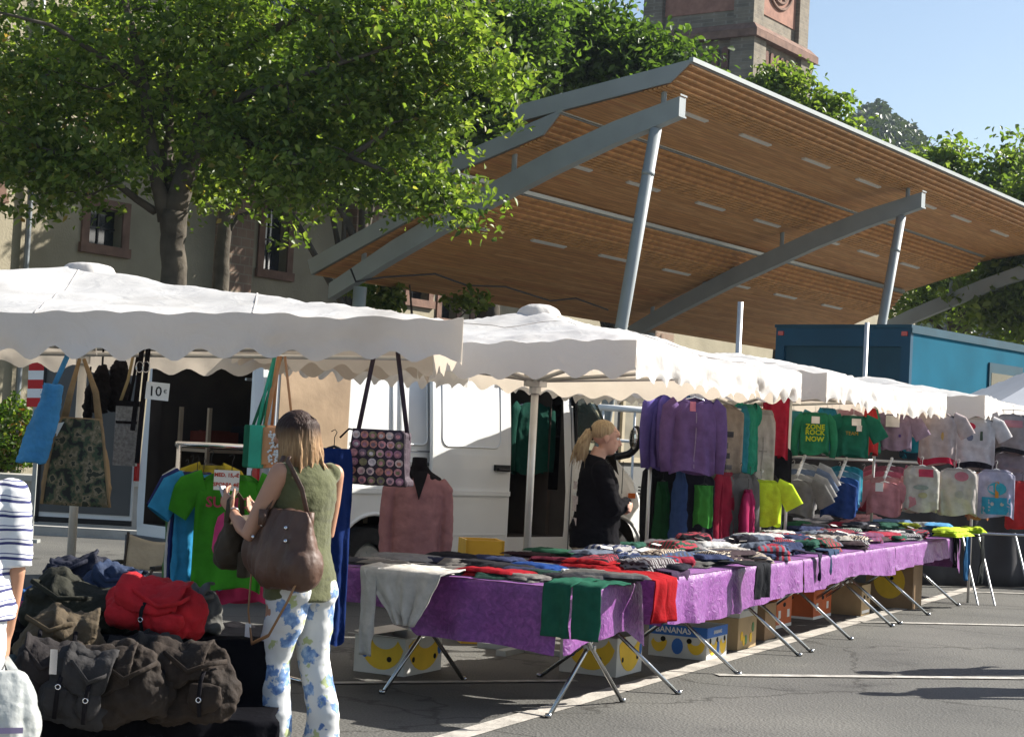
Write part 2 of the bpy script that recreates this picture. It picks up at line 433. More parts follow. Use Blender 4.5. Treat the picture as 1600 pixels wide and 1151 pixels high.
# -------- church tower
TY = 80.0
TC = atY(1177, 100, TY); TC.z = 0
tw = thing('church_tower', 'square stone church tower with red sandstone clock panel and arched frieze', 'tower', TC)
TS = 6.4
def tbox(mb_, a0, a1, b0, b1, z0, z1, mi=0):
    q = MB().box((0, 0, 0), (1, 1, 1)); mb_.add([TC + U * (a0 + (p.x + .5) * (a1 - a0)) + V * (b0 + (p.y + .5) * (b1 - b0)) + ZUP * (z0 + (p.z + .5) * (z1 - z0)) for p in q.v], q.f, mi)
zt = lambda py: atY(1177, py, TY).z
zc = zt(38)      # cornice level
f = MB(); tbox(f, .25, TS - .25, .25, TS - .25, 0, zc - .2); tbox(f, .45, TS - .45, .45, TS - .45, zc - .2, zc + 9); f.build('shaft', M_TOWER, tw, world=True)
f = MB()
for a0 in (0, TS - 1.25):
    for b0 in (0, TS - 1.25):
        tbox(f, a0, a0 + 1.25, b0, b0 + 1.25, 0, zc - .1); tbox(f, a0 + .2 if a0 == 0 else a0, a0 + 1.25 if a0 == 0 else a0 + 1.05, b0 + .2 if b0 == 0 else b0, b0 + 1.25 if b0 == 0 else b0 + 1.05, zc - .1, zc + 9)
f.build('corner_buttress', M_TOWER, tw, world=True)
f = MB()
# sloping sandstone cornice ring
for s_ in (0, 1):
    z0 = zc - .55 + s_ * .35; e = .22 - s_ * .0
    ring = [(-e, -e), (TS + e, -e), (TS + e, TS + e), (-e, TS + e)]
    i_ = .1 if s_ else 0
    top = [(i_, i_), (TS - i_, i_), (TS - i_, TS - i_), (i_, TS - i_)]
    lo = [TC + U * a + V * b + ZUP * z0 for a, b in ring]; up = [TC + U * a + V * b + ZUP * (z0 + .34) for a, b in (ring if s_ == 0 else top)]
    f.add(lo + up, [(0, 1, 5, 4), (1, 2, 6, 5), (2, 3, 7, 6), (3, 0, 4, 7), (4, 5, 6, 7), (3, 2, 1, 0)])
f.build('cornice', M_SAND, tw, world=True)
f = MB()
# blind arcade under the cornice, on the right-hand and left-hand faces
def arch(cx, z0, wd, ht, face):
    pts = [(-wd / 2, 0), (wd / 2, 0), (wd / 2, ht - wd / 2)] + [(wd / 2 * math.cos(t), ht - wd / 2 + wd / 2 * math.sin(t)) for t in [math.pi * k / 6 for k in range(1, 6)]] + [(-wd / 2, ht - wd / 2)]
    if face == 'b': f.prism(pts, TC + U * cx + V * .16 + ZUP * z0, U, ZUP, .09)
    else: f.prism([(-x, y) for x, y in pts][::-1], TC + V * cx + U * .16 + ZUP * z0, -V, ZUP, .09)
for face in 'ba':
  for k in range(7):
    f = MB(); arch(1.55 + k * .55, zc - 2.0, .34, 1.1, face)
    f.build('arcade_niche', mat('niche_sandstone', (.16, .085, .065), .9, .2, 3, .3), tw, world=True)
f = MB()
tbox(f, 1.3, TS - 1.3, .40, .46, zc + .9, zc + 5.0); tbox(f, .40, .46, 1.3, TS - 1.3, zc + .9, zc + 5.0)
cp = f.build('clock_panel', mat('clock_sandstone', (.30, .155, .11), .85, .2, 3, .3), tw, world=True)
f = MB()
cz = zc + 2.95
for r_ in (1.45, 1.15):
    f.tube([TC + U * (TS / 2 + r_ * math.cos(t)) + V * .36 + ZUP * (cz + r_ * math.sin(t)) for t in [2 * math.pi * k / 32 for k in range(33)]], .08, 6, cap=False)
f.build('clock_ring', M_SAND, cp, world=True)
f = MB()
for k in range(12):
    t = 2 * math.pi * k / 12
    f.tube([TC + U * (TS / 2 + r_ * math.cos(t)) + V * .35 + ZUP * (cz + r_ * math.sin(t)) for r_ in (.4, 1.1)], .06, 5)
f.build('clock_ray', mat('pale_stone', (.4, .28, .2), .85, .1, 4, .2), cp, world=True)
f = MB()
b4 = [TC + U * a + V * b + ZUP * (zc + 9) for a, b in ((-.3, -.3), (TS + .3, -.3), (TS + .3, TS + .3), (-.3, TS + .3))]; ap = TC + U * TS / 2 + V * TS / 2 + ZUP * (zc + 17)
f.add(b4 + [ap], [(0, 1, 4), (1, 2, 4), (2, 3, 4), (3, 0, 4), (3, 2, 1, 0)]); f.build('spire', M_SLATE, tw, world=True)

# -------- pavilion
PB = atY(1057, 160, 29.3); PB.z = 0
pav = thing('pavilion', 'open pavilion with stepped timber-clad roof on leaning grey steel columns', 'pavilion', PB)
def PP(a, v, z): return PB + U * a + V * v + ZUP * z
M_PSTEEL = mat('grey_painted_steel', (.33, .36, .365), .5, .08, 2, .05)
M_FASC = mat('grey_fascia', (.33, .35, .35), .5, .07, 1.5, .03)
def wood_mat():
    m = bpy.data.materials.new('larch_boards'); m.use_nodes = True; nt = m.node_tree; b = nt.nodes['Principled BSDF']; L = nt.links.new
    tc = N(nt, 'ShaderNodeTexCoord'); mp = N(nt, 'ShaderNodeMapping')
    mp.inputs['Rotation'].default_value = (0, 0, -math.atan2(U.y, U.x)); L(tc.outputs['Object'], mp.inputs[0])
    sx = N(nt, 'ShaderNodeSeparateXYZ'); L(mp.outputs[0], sx.inputs[0])
    # board index across
    mu = N(nt, 'ShaderNodeMath', operation='MULTIPLY'); mu.inputs[1].default_value = 11.0; L(sx.outputs[1], mu.inputs[0])
    fl = N(nt, 'ShaderNodeMath', operation='FLOOR'); L(mu.outputs[0], fl.inputs[0]); fr = N(nt, 'ShaderNodeMath', operation='FRACT'); L(mu.outputs[0], fr.inputs[0])
    # board joints along the length, shifted per board
    wn = N(nt, 'ShaderNodeTexWhiteNoise', noise_dimensions='1D'); L(fl.outputs[0], wn.inputs['W'])
    ml = N(nt, 'ShaderNodeMath', operation='MULTIPLY_ADD'); ml.inputs[1].default_value = .3; L(sx.outputs[0], ml.inputs[0]); L(wn.outputs['Value'], ml.inputs[2])
    f2 = N(nt, 'ShaderNodeMath', operation='FLOOR'); L(ml.outputs[0], f2.inputs[0])
    cb = N(nt, 'ShaderNodeCombineXYZ'); L(fl.outputs[0], cb.inputs[0]); L(f2.outputs[0], cb.inputs[1])
    w2 = N(nt, 'ShaderNodeTexWhiteNoise', noise_dimensions='2D'); L(cb.outputs[0], w2.inputs['Vector'])
    c1 = ramp(nt, w2.outputs['Value'], [(0, (.56, .27, .095)), (.5, (.65, .33, .125)), (.8, (.70, .38, .16)), (1, (.57, .25, .09))])
    st = N(nt, 'ShaderNodeMapping'); st.inputs['Scale'].default_value = (1.2, 22, 22); L(mp.outputs[0], st.inputs[0])
    nz = N(nt, 'ShaderNodeTexNoise'); nz.inputs['Scale'].default_value = 1.3; nz.inputs['Detail'].default_value = 6; L(st.outputs[0], nz.inputs['Vector'])
    c2 = ramp(nt, nz.outputs['Fac'], [(.3, (.72, .7, .68)), (.7, (1.15, 1.15, 1.15))])
    gap = ramp(nt, fr.outputs[0], [(0, (.4, .36, .33)), (.07, (1, 1, 1)), (.95, (1, 1, 1)), (1, (.45, .4, .37))])
    m1 = N(nt, 'ShaderNodeMix', data_type='RGBA', blend_type='MULTIPLY'); m1.inputs[0].default_value = 1; L(c1, m1.inputs[6]); L(c2, m1.inputs[7])
    m2 = N(nt, 'ShaderNodeMix', data_type='RGBA', blend_type='MULTIPLY'); m2.inputs[0].default_value = 1; L(m1.outputs[2], m2.inputs[6]); L(gap, m2.inputs[7])
    L(m2.outputs[2], b.inputs['Base Color']); b.inputs['Roughness'].default_value = .65
    bp = N(nt, 'ShaderNodeBump'); bp.inputs['Strength'].default_value = .5; bp.inputs['Distance'].default_value = .01; L(gap, bp.inputs['Height']); L(bp.outputs[0], b.inputs['Normal'])
    return m
M_WOOD = wood_mat()
M_SLAT = mat('larch_slat', (.60, .31, .12), .6, .25, 5, .2)
M_GAP = mat('shadow_gap_lining', (.42, .20, .08), .9, .2, 5, 0)
M_LAMP = mat('lamp_diffuser', (.75, .73, .68), .4, .03, 5, 0)
U0, U1 = -0.32, 22.6
leaves = [((-.40, 8.06), (3.19, 7.50)), ((2.18, 7.36), (5.41, 6.37)), ((4.31, 6.30), (7.85, 4.79))]
fix_px = [[(1077, 179), (1178, 218), (1270, 255), (1352, 286), (1440, 320), (1498, 341), (1558, 364), (1612, 386)],
          [(890, 260), (1000, 292), (1102, 324), (1192, 350), (1287, 378), (1352, 396), (1418, 415), (1474, 430)],
          [(727, 355), (848, 384), (950, 407), (1050, 427), (1146, 448), (1222, 464), (1295, 480), (1355, 492)]]
for li, ((va, za), (vb, zb)) in enumerate(leaves):
    d = Vector((vb - va, zb - za)); Ln = d.length; d.normalize(); nn = Vector((-d.y, d.x));
    if nn.y < 0: nn = -nn
    TH = .30; U1 = (22.6, 21.7, 21.2)[li]
    def LP(a, s, h):   # along u, distance down the slope from tip, height normal
        return PP(a, va + d.x * s + nn.x * h, za + d.y * s + nn.y * h)
    lf = MB()
    prof = [(0, 0), (Ln, 0), (Ln, -TH), (.42, -TH), (0, -.05)]
    n_ = len(prof)
    lf.add([LP(U0, s, h) for s, h in prof] + [LP(U1, s, h) for s, h in prof],
           [list(range(n_)), [n_ + i for i in range(n_)][::-1]] + [((i + 1) % n_, i, n_ + i, n_ + (i + 1) % n_) for i in range(n_)], 0)
    ro = lf.build('roof_leaf', M_FASC, pav, world=True)
    so_ = MB()   # boarded soffit, a board's thickness below
    so_.grid(lambda u, v: LP(U0 + .05 + u * (U1 - U0 - .1), .42 + .55 + v * (Ln - .45 - .55), -TH - .02), 60, 6, flip=False)
    so_.build('boarding', M_WOOD, ro, world=True)
    so_ = MB()
    K = 10
    for k in range(K):   # open slats of the front strip
        if k < 4:
            s = .03 + k * .105; h = -.05 - (TH - .05) * s / .42
        else:
            s = .42 + (k - 4 + .5) * (.55 / 6); h = -TH
        q = MB().box((0, 0, 0), (1, 1, 1))
        so_.add([LP(U0 + .05 + (p.x + .5) * (U1 - U0 - .1), s + p.y * .062, h - .03 + p.z * .03) for p in q.v], q.f)
    so_.build('front_slats', M_SLAT, ro, world=True)
    g_ = MB(); g_.add([LP(a, s, h) for a, s, h in ((U0 + .04, .01, -.062), (U1 - .04, .01, -.062), (U1 - .04, .42, -TH - .006), (U0 + .04, .42, -TH - .006), (U1 - .04, .98, -TH - .006), (U0 + .04, .98, -TH - .006))], [(0, 1, 2, 3), (3, 2, 4, 5)])
    g_.build('slat_backing', M_GAP, ro, world=True)
    g_ = MB(); g_.tube([LP(U0 - .01, -.03, -.01), LP(U1 + .01, -.03, -.01)], .055, 4, ang=R(45)); g_.build('gutter_edge', mat('gutter_metal', (.36, .38, .37), .4, .05, 4, 0, metal=.4), ro, world=True)
    # lamps: from the first visible one, spaced evenly
    hits = []
    o_ = LP(0, 0, -TH - .02); nw = (V * nn.x + ZUP * nn.y)
    for (px, py) in fix_px[li]:
        r_ = ray(px, py); t = (o_ - CC).dot(nw) / r_.dot(nw); q = CC + r_ * t; hits.append(((q - PB).dot(U), ((q - PB).dot(V) - va) / d.x))
    for a, s in hits:
        if not (U0 < a < U1 - .7): continue
        s = sum(h[1] for h in hits[:4]) / 4
        q = MB().box((0, 0, 0), (1, 1, 1)); g_ = MB()
        g_.add([LP(a + p.x * 1.25, s + p.y * .09, -TH - .035 + p.z * .04) for p in q.v], q.f); g_.build('lamp', M_LAMP, ro, world=True)
for k in range(3):
    a = 11.15 * k
    bm_ = MB(); pts = [(0.25, 7.36), (0, 7.30)] ; top = [(-.12, 7.50), (1.2, 7.14), (2.4, 6.72), (4.5, 5.86), (6.0, 5.14), (7.45, 4.36)]
    dep = [.34, .40, .42, .42, .38, .30]
    for i in range(len(top) - 1):
        pass
    hw = .11
    vs = []
    for (v, z), dd in zip(top, dep): vs += [PP(a - hw, v, z), PP(a + hw, v, z), PP(a + hw, v, z - dd), PP(a - hw, v, z - dd)]
    fs = [(0, 1, 2, 3), (4 * 5 + 3, 4 * 5 + 2, 4 * 5 + 1, 4 * 5)]
    for i in range(5):
        for j in range(4): fs.append((4 * i + j, 4 * i + 4 + j, 4 * i + 4 + (j + 1) % 4, 4 * i + (j + 1) % 4))
    bm_.add(vs, fs); 
    for (v, z), dd in zip([(-.12, 7.50)], [.34]):   # open end of the box girder
        for q in ((-hw - .01, z + .01), (-hw - .01, z - dd - .01)): bm_.add([PP(a + q[0], v - .02, q[1] + .03), PP(a - q[0], v - .02, q[1] + .03), PP(a - q[0], v - .02, q[1] - .0), PP(a + q[0], v - .02, q[1])], [(0, 1, 2, 3)])
    bo = bm_.build('beam', M_PSTEEL, pav, world=True)
    for v, z, zz in ((.25, 7.3, 7.66), (3.3, 6.2, 6.72), (5.3, 5.3, 5.58), (6.7, 4.6, 4.98)):
        st = MB(); st.tube([PP(a, v, z), PP(a, v, zz)], .05, 8); st.build('bracket', M_PSTEEL, bo, world=True)
    # front column leaning back, with collar
    topc = PP(a, .38, 7.0)
    if k == 0: bz = atY(953, 640, topc.y + .55)
    foot = PP(a, .38 + .55 if k else 1.35, 0)
    if k == 0:
        r_ = ray(962, 560); t = ((PB - CC).dot(U)) / r_.dot(U); q = CC + r_ * t
        vv = (q - PB).dot(V); fac = (topc.z) / (topc.z - q.z); vfoot = .38 + (vv - .38) * fac
    foot = PP(a, vfoot, 0)
    cm = MB(); cm.tube([foot, foot.lerp(topc, .5), topc], [.115, .11, .105], 18); cm.tube([foot.lerp(topc, .885), foot.lerp(topc, .895)], .113, 18); cm.tube([foot, foot + ZUP * .03], .3, 16)
    cm.build('front_column', M_PSTEEL, pav, smooth=True, world=True)
    cm = MB(); t2 = PP(a, 6.75, 4.3); cm.tube([PP(a, 6.85, 0), t2], .13, 16); cm.tube([PP(a, 6.85, 3.3), PP(a, 6.85, 3.35)], .14, 16); cm.build('rear_column', M_PSTEEL, pav, smooth=True, world=True)
cb = MB()
pts = []
for (px, py) in ((548, 420), (556, 440), (600, 433), (680, 428), (730, 446), (790, 448), (860, 470), (900, 466), (950, 484)):
    r_ = ray(px, py); t = ((PP(0, 6.4, 0) - CC).dot(V)) / r_.dot(V); pts.append(CC + r_ * t)
cb.tube(pts, .02, 5); cb.build('cable', M_BLACK, pav, smooth=True, world=True)
# grey stage wall with pale framed panels and handrail, below the pavilion's rear
SW = atY(960, 690, 33.0); SW.z = 0
stg = thing('stage_building', 'low grey stage building with pale framed panels under the pavilion roof', 'building', SW)
M_GREYW = mat('grey_render', (.17, .17, .16), .85, .1, 2, .2)
f = MB(); q = MB().box((0, 0, 0), (1, 1, 1)); f.add([SW + U * ((p.x + .5) * 17 - 1.2) + V * ((p.y + .5) * 3 + .2) + ZUP * ((p.z + .5) * 3.0) for p in q.v], q.f); f.build('wall', M_GREYW, stg, world=True)
M_BEIGE = mat('beige_panel', (.42, .36, .25), .7, .1, 3, .1)
for k in range(8):
    f = MB(); a = .5 + k * 2.0
    for x0, x1, z0, z1 in ((a, a + 1.1, 2.55, 2.65), (a, a + 1.1, 1.2, 1.3), (a, a + .1, 1.3, 2.55), (a + 1.0, a + 1.1, 1.3, 2.55)):
        f.add([SW + U * (x0 + (p.x + .5) * (x1 - x0)) + V * (.17 + p.y * .06) + ZUP * (z0 + (p.z + .5) * (z1 - z0)) for p in q.v], q.f)
    fr = f.build('panel_frame', M_BEIGE, stg, world=True)
    f = MB(); f.add([SW + U * (a + .1 + (p.x + .5) * .9) + V * (.19 + p.y * .02) + ZUP * (1.3 + (p.z + .5) * 1.25) for p in q.v], q.f); f.build('panel', mat('panel_infill', (.22, .20, .15), .6, .2, 3, .1), fr, world=True)
f = MB(); f.add([SW + U * (-.95 + (p.x + .5) * .9) + V * (.1 + p.y * .2) + ZUP * ((p.z + .5) * 3.0) for p in q.v], q.f); f.build('pilaster', M_BEIGE, stg, world=True)
hr = MB(); RY = 27.0
a_, b_ = atY(890, 633, RY), atY(1045, 643, RY)
rl = thing('handrail', 'white metal handrail behind the white van cab', 'railing', (a_.x, a_.y, 0))
hr.tube([a_, b_], .05, 8); hr.tube([a_ - ZUP * .5, b_ - ZUP * .5], .025, 8)
for k in range(4):
    p = a_.lerp(b_, k / 3.0 * .96 + .02); hr.tube([(p.x, p.y, 0), p], .02, 6)
hr.build('rail', M_WHITE, rl, smooth=True, world=True)

# -------- hill
HB = Vector((150, 420, 0))
f = MB()
def hillz(x, y):
    # ridge falling towards the right
    a = math.atan2(x, y); d = math.hypot(x, y)
    px = math.tan(a) * F + 800
    top = np.interp(px, [-600, 300, 900, 1100, 1250, 1345, 1400, 1450, 1520, 1700, 2400], [30, 38, 42, 44, 52, 63, 60, 53, 43, 31, 18]) * d / 330
    k = min(1, max(0, (d - 240) / 100)); k = k * k * (3 - 2 * k)
    back = min(1, max(0, (700 - d) / 300))
    return top * k * back + 3 * fbm(Vector((x, y, 0)) * .02) * k
f.grid(lambda u, v: (lambda a, d: (math.sin(a) * d, math.cos(a) * d, hillz(math.sin(a) * d, math.cos(a) * d) - .3))(R(-22 + 60 * u), 235 + 480 * v), 90, 30)
struct(f.build('hill', mat('hill_undergrowth', (.045, .06, .025), .95, .4, .05, 0), smooth=True))
# ------------------------------------------------------------------ foliage
def leaf_mat(name, stops, trans=.55):
    m = bpy.data.materials.new(name); m.use_nodes = True; nt = m.node_tree; b = nt.nodes['Principled BSDF']; L = nt.links.new
    at = N(nt, 'ShaderNodeAttribute', attribute_name='rnd')
    c = ramp(nt, at.outputs['Fac'], stops); L(c, b.inputs['Base Color'])
    b.inputs['Roughness'].default_value = .42; b.inputs['Specular IOR Level'].default_value = .45
    tr = N(nt, 'ShaderNodeBsdfTranslucent')
    g = N(nt, 'ShaderNodeMix', data_type='RGBA', blend_type='MULTIPLY'); g.inputs[0].default_value = 1; L(c, g.inputs[6]); g.inputs[7].default_value = (1.45, 1.55, .6, 1); L(g.outputs[2], tr.inputs[0])
    mx = N(nt, 'ShaderNodeMixShader'); mx.inputs[0].default_value = trans; L(b.outputs[0], mx.inputs[1]); L(tr.outputs[0], mx.inputs[2]); L(mx.outputs[0], nt.nodes['Material Output'].inputs[0])
    return m
M_LEAF = leaf_mat('leaf_green', [(0, (.06, .10, .02)), (.4, (.11, .17, .035)), (.8, (.19, .25, .06)), (.975, (.26, .31, .09)), (1, (.30, .18, .07))])
M_LEAF2 = leaf_mat('leaf_deep_green', [(0, (.04, .075, .017)), (.5, (.07, .12, .026)), (1, (.11, .17, .04))])
M_LEAF3 = leaf_mat('leaf_yellow_green', [(0, (.08, .125, .025)), (.5, (.13, .19, .04)), (1, (.20, .25, .07))])
M_SHRUB = leaf_mat('leaf_shrub', [(0, (.06, .12, .02)), (.6, (.13, .21, .035)), (.9, (.2, .26, .05)), (.94, (.25, .12, .04)), (1, (.28, .08, .04))])
M_FAR = leaf_mat('leaf_far', [(0, (.03, .05, .02)), (1, (.06, .085, .03))], .2)
M_BARK = mat('bark', (.085, .072, .055), .95, .4, 3, .9, bscale=9)

def leaf_mesh(name, centers, sizes, m, parent, rng, up=.5, inv=None):
    n = len(centers)
    nrm = rng.normal(size=(n, 3)); nrm[:, 2] = np.abs(nrm[:, 2]) + up; nrm /= np.linalg.norm(nrm, axis=1)[:, None]
    a = rng.normal(size=(n, 3)); a -= nrm * np.sum(a * nrm, 1)[:, None]; a /= np.linalg.norm(a, axis=1)[:, None]
    a[:, 2] -= .35; a /= np.linalg.norm(a, axis=1)[:, None]
    c = np.cross(nrm, a); s = sizes[:, None]
    P = np.empty((n, 6, 3))
    P[:, 0] = centers - a * s * .55
    P[:, 1] = centers - a * s * .12 + c * s * .36 + nrm * s * .10
    P[:, 2] = centers + a * s * .28 + c * s * .24 + nrm * s * .08
    P[:, 3] = centers + a * s * .62 - nrm * s * .08
    P[:, 4] = centers + a * s * .28 - c * s * .24 + nrm * s * .08
    P[:, 5] = centers - a * s * .12 - c * s * .36 + nrm * s * .10
    v = P.reshape(-1, 3)
    base = np.arange(n)[:, None] * 6
    f = np.concatenate([base + np.array([[0, 1, 2, 3]]), base + np.array([[0, 3, 4, 5]])], axis=1).reshape(-1)
    me = bpy.data.meshes.new(name); me.vertices.add(len(v)); me.vertices.foreach_set('co', v.ravel())
    nf = 2 * n; me.loops.add(nf * 4); me.loops.foreach_set('vertex_index', f.astype(np.int32))
    me.polygons.add(nf); me.polygons.foreach_set('loop_start', (np.arange(nf) * 4).astype(np.int32)); 
    me.update(calc_edges=True)
    r = np.repeat(rng.random(n), 6).astype(np.float32)
    at = me.attributes.new('rnd', 'FLOAT', 'POINT'); at.data.foreach_set('value', r)
    me.materials.append(m)
    o = bpy.data.objects.new(name, me); COL.objects.link(o)
    if parent is not None:
        me.transform(local_inv(parent)); o.parent = parent
    return o

def tree(label, base, limbs, blobs, ncl, per, leaf, seed, m, group='trees on the square', spread=.42, name='broadleaf_tree', crowncat='tree', twigs=True, hollow=.45, tw_r=.035):
    """limbs: list of (points, radii); blobs: (centre, (rx, ry, rz), weight)"""
    rng = np.random.default_rng(seed)
    t = thing(name, label, crowncat, base, 0, group)
    W = np.array([b[2] for b in blobs], float); W /= W.sum()
    cl = []
    for k in range(ncl):
        b = blobs[rng.choice(len(blobs), p=W)]
        d = rng.normal(size=3); d /= np.linalg.norm(d); r = hollow + (1 - hollow) * rng.random() ** .6
        if rng.random() < .25: r *= rng.random()
        cl.append(np.array(b[0]) + d * r * np.array(b[1]))
    cl = np.array(cl)
    br = MB()
    lp = []
    for pts, rad in limbs:
        pts = [Vector(p) for p in pts]
        # subdivide with a little wander
        P, Q = [], []
        for i in range(len(pts) - 1):
            for s in range(4):
                q = pts[i].lerp(pts[i + 1], s / 4); rr = rad[i] + (rad[i + 1] - rad[i]) * s / 4
                q = q + Vector((fbm(q * 1.3), fbm(q * 1.3 + Vector((9, 0, 0))), 0)) * min(.05, rr * .35)
                P.append(q); Q.append(rr)
        P.append(pts[-1]); Q.append(rad[-1])
        br.tube(P, Q, 10 if rad[0] > .1 else 7)
        lp += [(p, q) for p, q in zip(P, Q)]
    if twigs and lp:
        LPn = np.array([tuple(p) for p, _ in lp])
        ends = list(range(len(lp)))
        order = np.argsort([np.min(np.linalg.norm(LPn - c, axis=1)) for c in cl])
        nodes = [Vector(p) for p, _ in lp]; NP = LPn.copy(); cnt = 0
        for ci in order[::3]:
            c = cl[ci]; dd = np.linalg.norm(NP - c, axis=1) + 0.6 * np.maximum(0, NP[:, 2] - c[2]); j = int(np.argmin(dd)); a = Vector(NP[j]); e_ = Vector(c)
            Ld = (e_ - a).length
            if Ld < .15: continue
            mid = a.lerp(e_, .5) + Vector(rng.normal(size=3)) * Ld * .10; mid.z += Ld * .06
            r0 = min(tw_r, .012 + .016 * Ld)
            br.tube([a, a.lerp(mid, .5) + Vector(rng.normal(size=3)) * Ld * .03, mid, mid.lerp(e_, .5), e_], [r0, r0 * .8, r0 * .6, r0 * .45, r0 * .25], 5, cap=False)
            NP = np.vstack([NP, np.array(mid), np.array(e_)])
    br.build('trunk', M_BARK, t, smooth=True, world=True)
    n = ncl * per
    idx = np.repeat(np.arange(ncl), per)
    off = rng.normal(size=(n, 3)) * spread * np.array([1, 1, .6])
    # several sprays in each clump
    sp_ = rng.normal(size=(ncl, 5, 3)) * spread * .9
    off = off * .45 + sp_[idx, rng.integers(0, 5, n)] * np.array([1, 1, .65])
    C_ = cl[idx] + off
    sz = leaf * rng.uniform(.6, 1.25, n)
    leaf_mesh('crown', C_, sz, m, t, rng)
    return t

def px_blobs(Y, L, m=1.0):
    out = []
    for (px, py, rx, ry, dy, wgt) in L:
        c = atY(px, py, Y + dy); k = (Y + dy) / F
        out.append((tuple(c), (rx * k, max(rx, ry) * k * m, ry * k), wgt))
    return out
def px_limb(Y, L):
    return [atY(px, py, Y + dy) for px, py, dy, r in L], [r for *_, r in L]

# A: the big tree in front on the left
YA = 27.0
bA = atY(272, 560, YA); bA.z = 0
trA = [
    ([bA, atY(271, 430, YA), atY(270, 380, YA), atY(272, 330, YA)], [.32, .205, .195, .23]),
    px_limb(YA, [(272, 335, 0, .20), (292, 265, 0, .17), (310, 205, .1, .15), (330, 130, .2, .13), (345, 70, .2, .10), (352, -10, .3, .08), (380, -120, .3, .05)]),
    px_limb(YA, [(262, 345, 0, .15), (246, 290, -.1, .11), (235, 220, -.2, .10), (226, 140, -.3, .08), (205, 40, -.4, .06), (180, -60, -.4, .04)]),
    px_limb(YA, [(268, 340, .1, .14), (258, 250, .4, .11), (262, 150, .6, .09), (275, 60, .8, .08), (300, -40, .9, .05)]),
    px_limb(YA, [(300, 250, 0, .09), (345, 215, -.5, .08), (420, 230, -1.0, .07), (490, 258, -1.3, .06), (545, 245, -1.5, .05), (600, 210, -1.6, .035)]),
    px_limb(YA, [(545, 245, -1.5, .04), (610, 270, -1.6, .03), (680, 300, -1.6, .02), (735, 318, -1.6, .01)]),
    px_limb(YA, [(240, 330, 0, .07), (212, 312, -.3, .06), (180, 285, -.6, .05), (120, 250, -.9, .035), (60, 230, -1, .02)]),
    px_limb(YA, [(330, 130, .2, .08), (400, 60, 0, .07), (500, 10, -.5, .05), (600, -40, -.8, .03)]),
    px_limb(YA, [(310, 205, .1, .07), (380, 150, -1, .06), (470, 120, -1.5, .05), (560, 90, -1.8, .03), (650, 60, -1.8, .02)]),
    px_limb(YA, [(226, 140, -.3, .06), (160, 90, -.8, .05), (80, 40, -1.2, .03), (0, 20, -1.4, .02)]),
]
blA = px_blobs(YA, [(40, 130, 120, 120, -.6, 1.0), (30, 230, 90, 60, -.4, .5), (130, 262, 100, 48, -.8, .6), (215, 90, 130, 150, 0, 1.2), (95, 300, 60, 22, -.8, .22), (300, 285, 60, 34, .9, .28), (400, 60, 150, 140, 0, 1.5),
    (420, 215, 110, 85, -.8, 1.0), (560, 110, 120, 130, -1, 1.5), (520, 262, 90, 55, -1.2, .7), (640, 60, 130, 110, -1, 1.2), (655, 200, 80, 62, -1.4, .55), (450, 312, 70, 26, -1.0, .28),
    (640, 290, 50, 22, -1.5, .20), (705, 318, 46, 17, -1.6, .16), (745, 100, 60, 60, -1.4, .35), (200, -120, 280, 100, 0, .8), (520, -120, 280, 90, 0, .8), (380, 180, 90, 60, 1.6, .5), (80, 60, 130, 120, 1.5, .6)], 1.1)
tree('big leafy lime tree with forked grey trunk nearest the stalls on the left', bA, trA, blA, 640, 66, .115, 11, M_LEAF, spread=.30)
# B: slimmer tree right behind it
YB = 32.0
bB = atY(343, 560, YB); bB.z = 0
trB = [([bB, atY(346, 430, YB), atY(352, 350, YB), atY(356, 250, YB), atY(350, 120, YB), atY(340, 0, YB)], [.2, .15, .13, .10, .08, .05]),
       px_limb(YB, [(358, 360, 0, .05), (372, 338, 0, .04), (400, 328, 0, .03), (430, 300, 0, .02)]), px_limb(YB, [(352, 300, 0, .06), (300, 240, 0, .05), (240, 180, 0, .03)])]
tree('slimmer dark-trunked tree just behind the big forked lime tree', bB, trB, px_blobs(YB, [(340, 120, 170, 120, 0, 1), (250, 200, 100, 60, 0, .5), (430, 200, 90, 60, 0, .5), (340, -60, 200, 120, 0, .8), (120, 100, 120, 110, .5, .6)]), 330, 55, .15, 12, M_LEAF2, spread=.4)
# tree added to shade the wall of the building, behind the limes
def _late(): simple_tree('leafy tree added to shade the church building, behind the limes', 560, 0, 39.3, [(560, 120, 90, 60, 0, 1), (480, 190, 90, 60, 0, 1), (620, 190, 70, 60, 0, 1), (420, 110, 90, 70, 0, 1.2), (540, 240, 80, 40, 0, 1), (370, 190, 60, 50, -1, .7)], 360, 55, .18, 19, M_LEAF2, .24, spread=.45)
# C: dark tree between lime and pavilion roof
def simple_tree(label, px, pyb, Y, blobs, ncl, per, leaf, seed, m, tr=.22, spread=.5, htop=None, group='trees on the square'):
    b = atY(px, 600, Y); b.z = 0
    cz = max(bl[1] for bl in blobs)
    top = atY(px, min(bl[1] for bl in blobs), Y)
    lim = [([b, b.lerp(Vector((b.x, b.y, top.z)), .35), b.lerp(top, .6) + Vector((.2, 0, 0)), top], [tr, tr * .8, tr * .5, tr * .15])]
    rn = random.Random(seed); st = b.lerp(top, .35)
    for k, bl in enumerate(blobs):
        c = atY(bl[0], bl[1], Y + bl[4]); s0 = b.lerp(top, .3 + .1 * (k % 4))
        mid = s0.lerp(c, .5) + Vector((rn.uniform(-.3, .3), rn.uniform(-.3, .3), .25))
        lim.append(([s0, mid, c], [tr * .4, tr * .25, tr * .1]))
    return tree(label, b, lim, px_blobs(Y, blobs), ncl, per, leaf, seed, m, spread=spread, group=group)
_late()
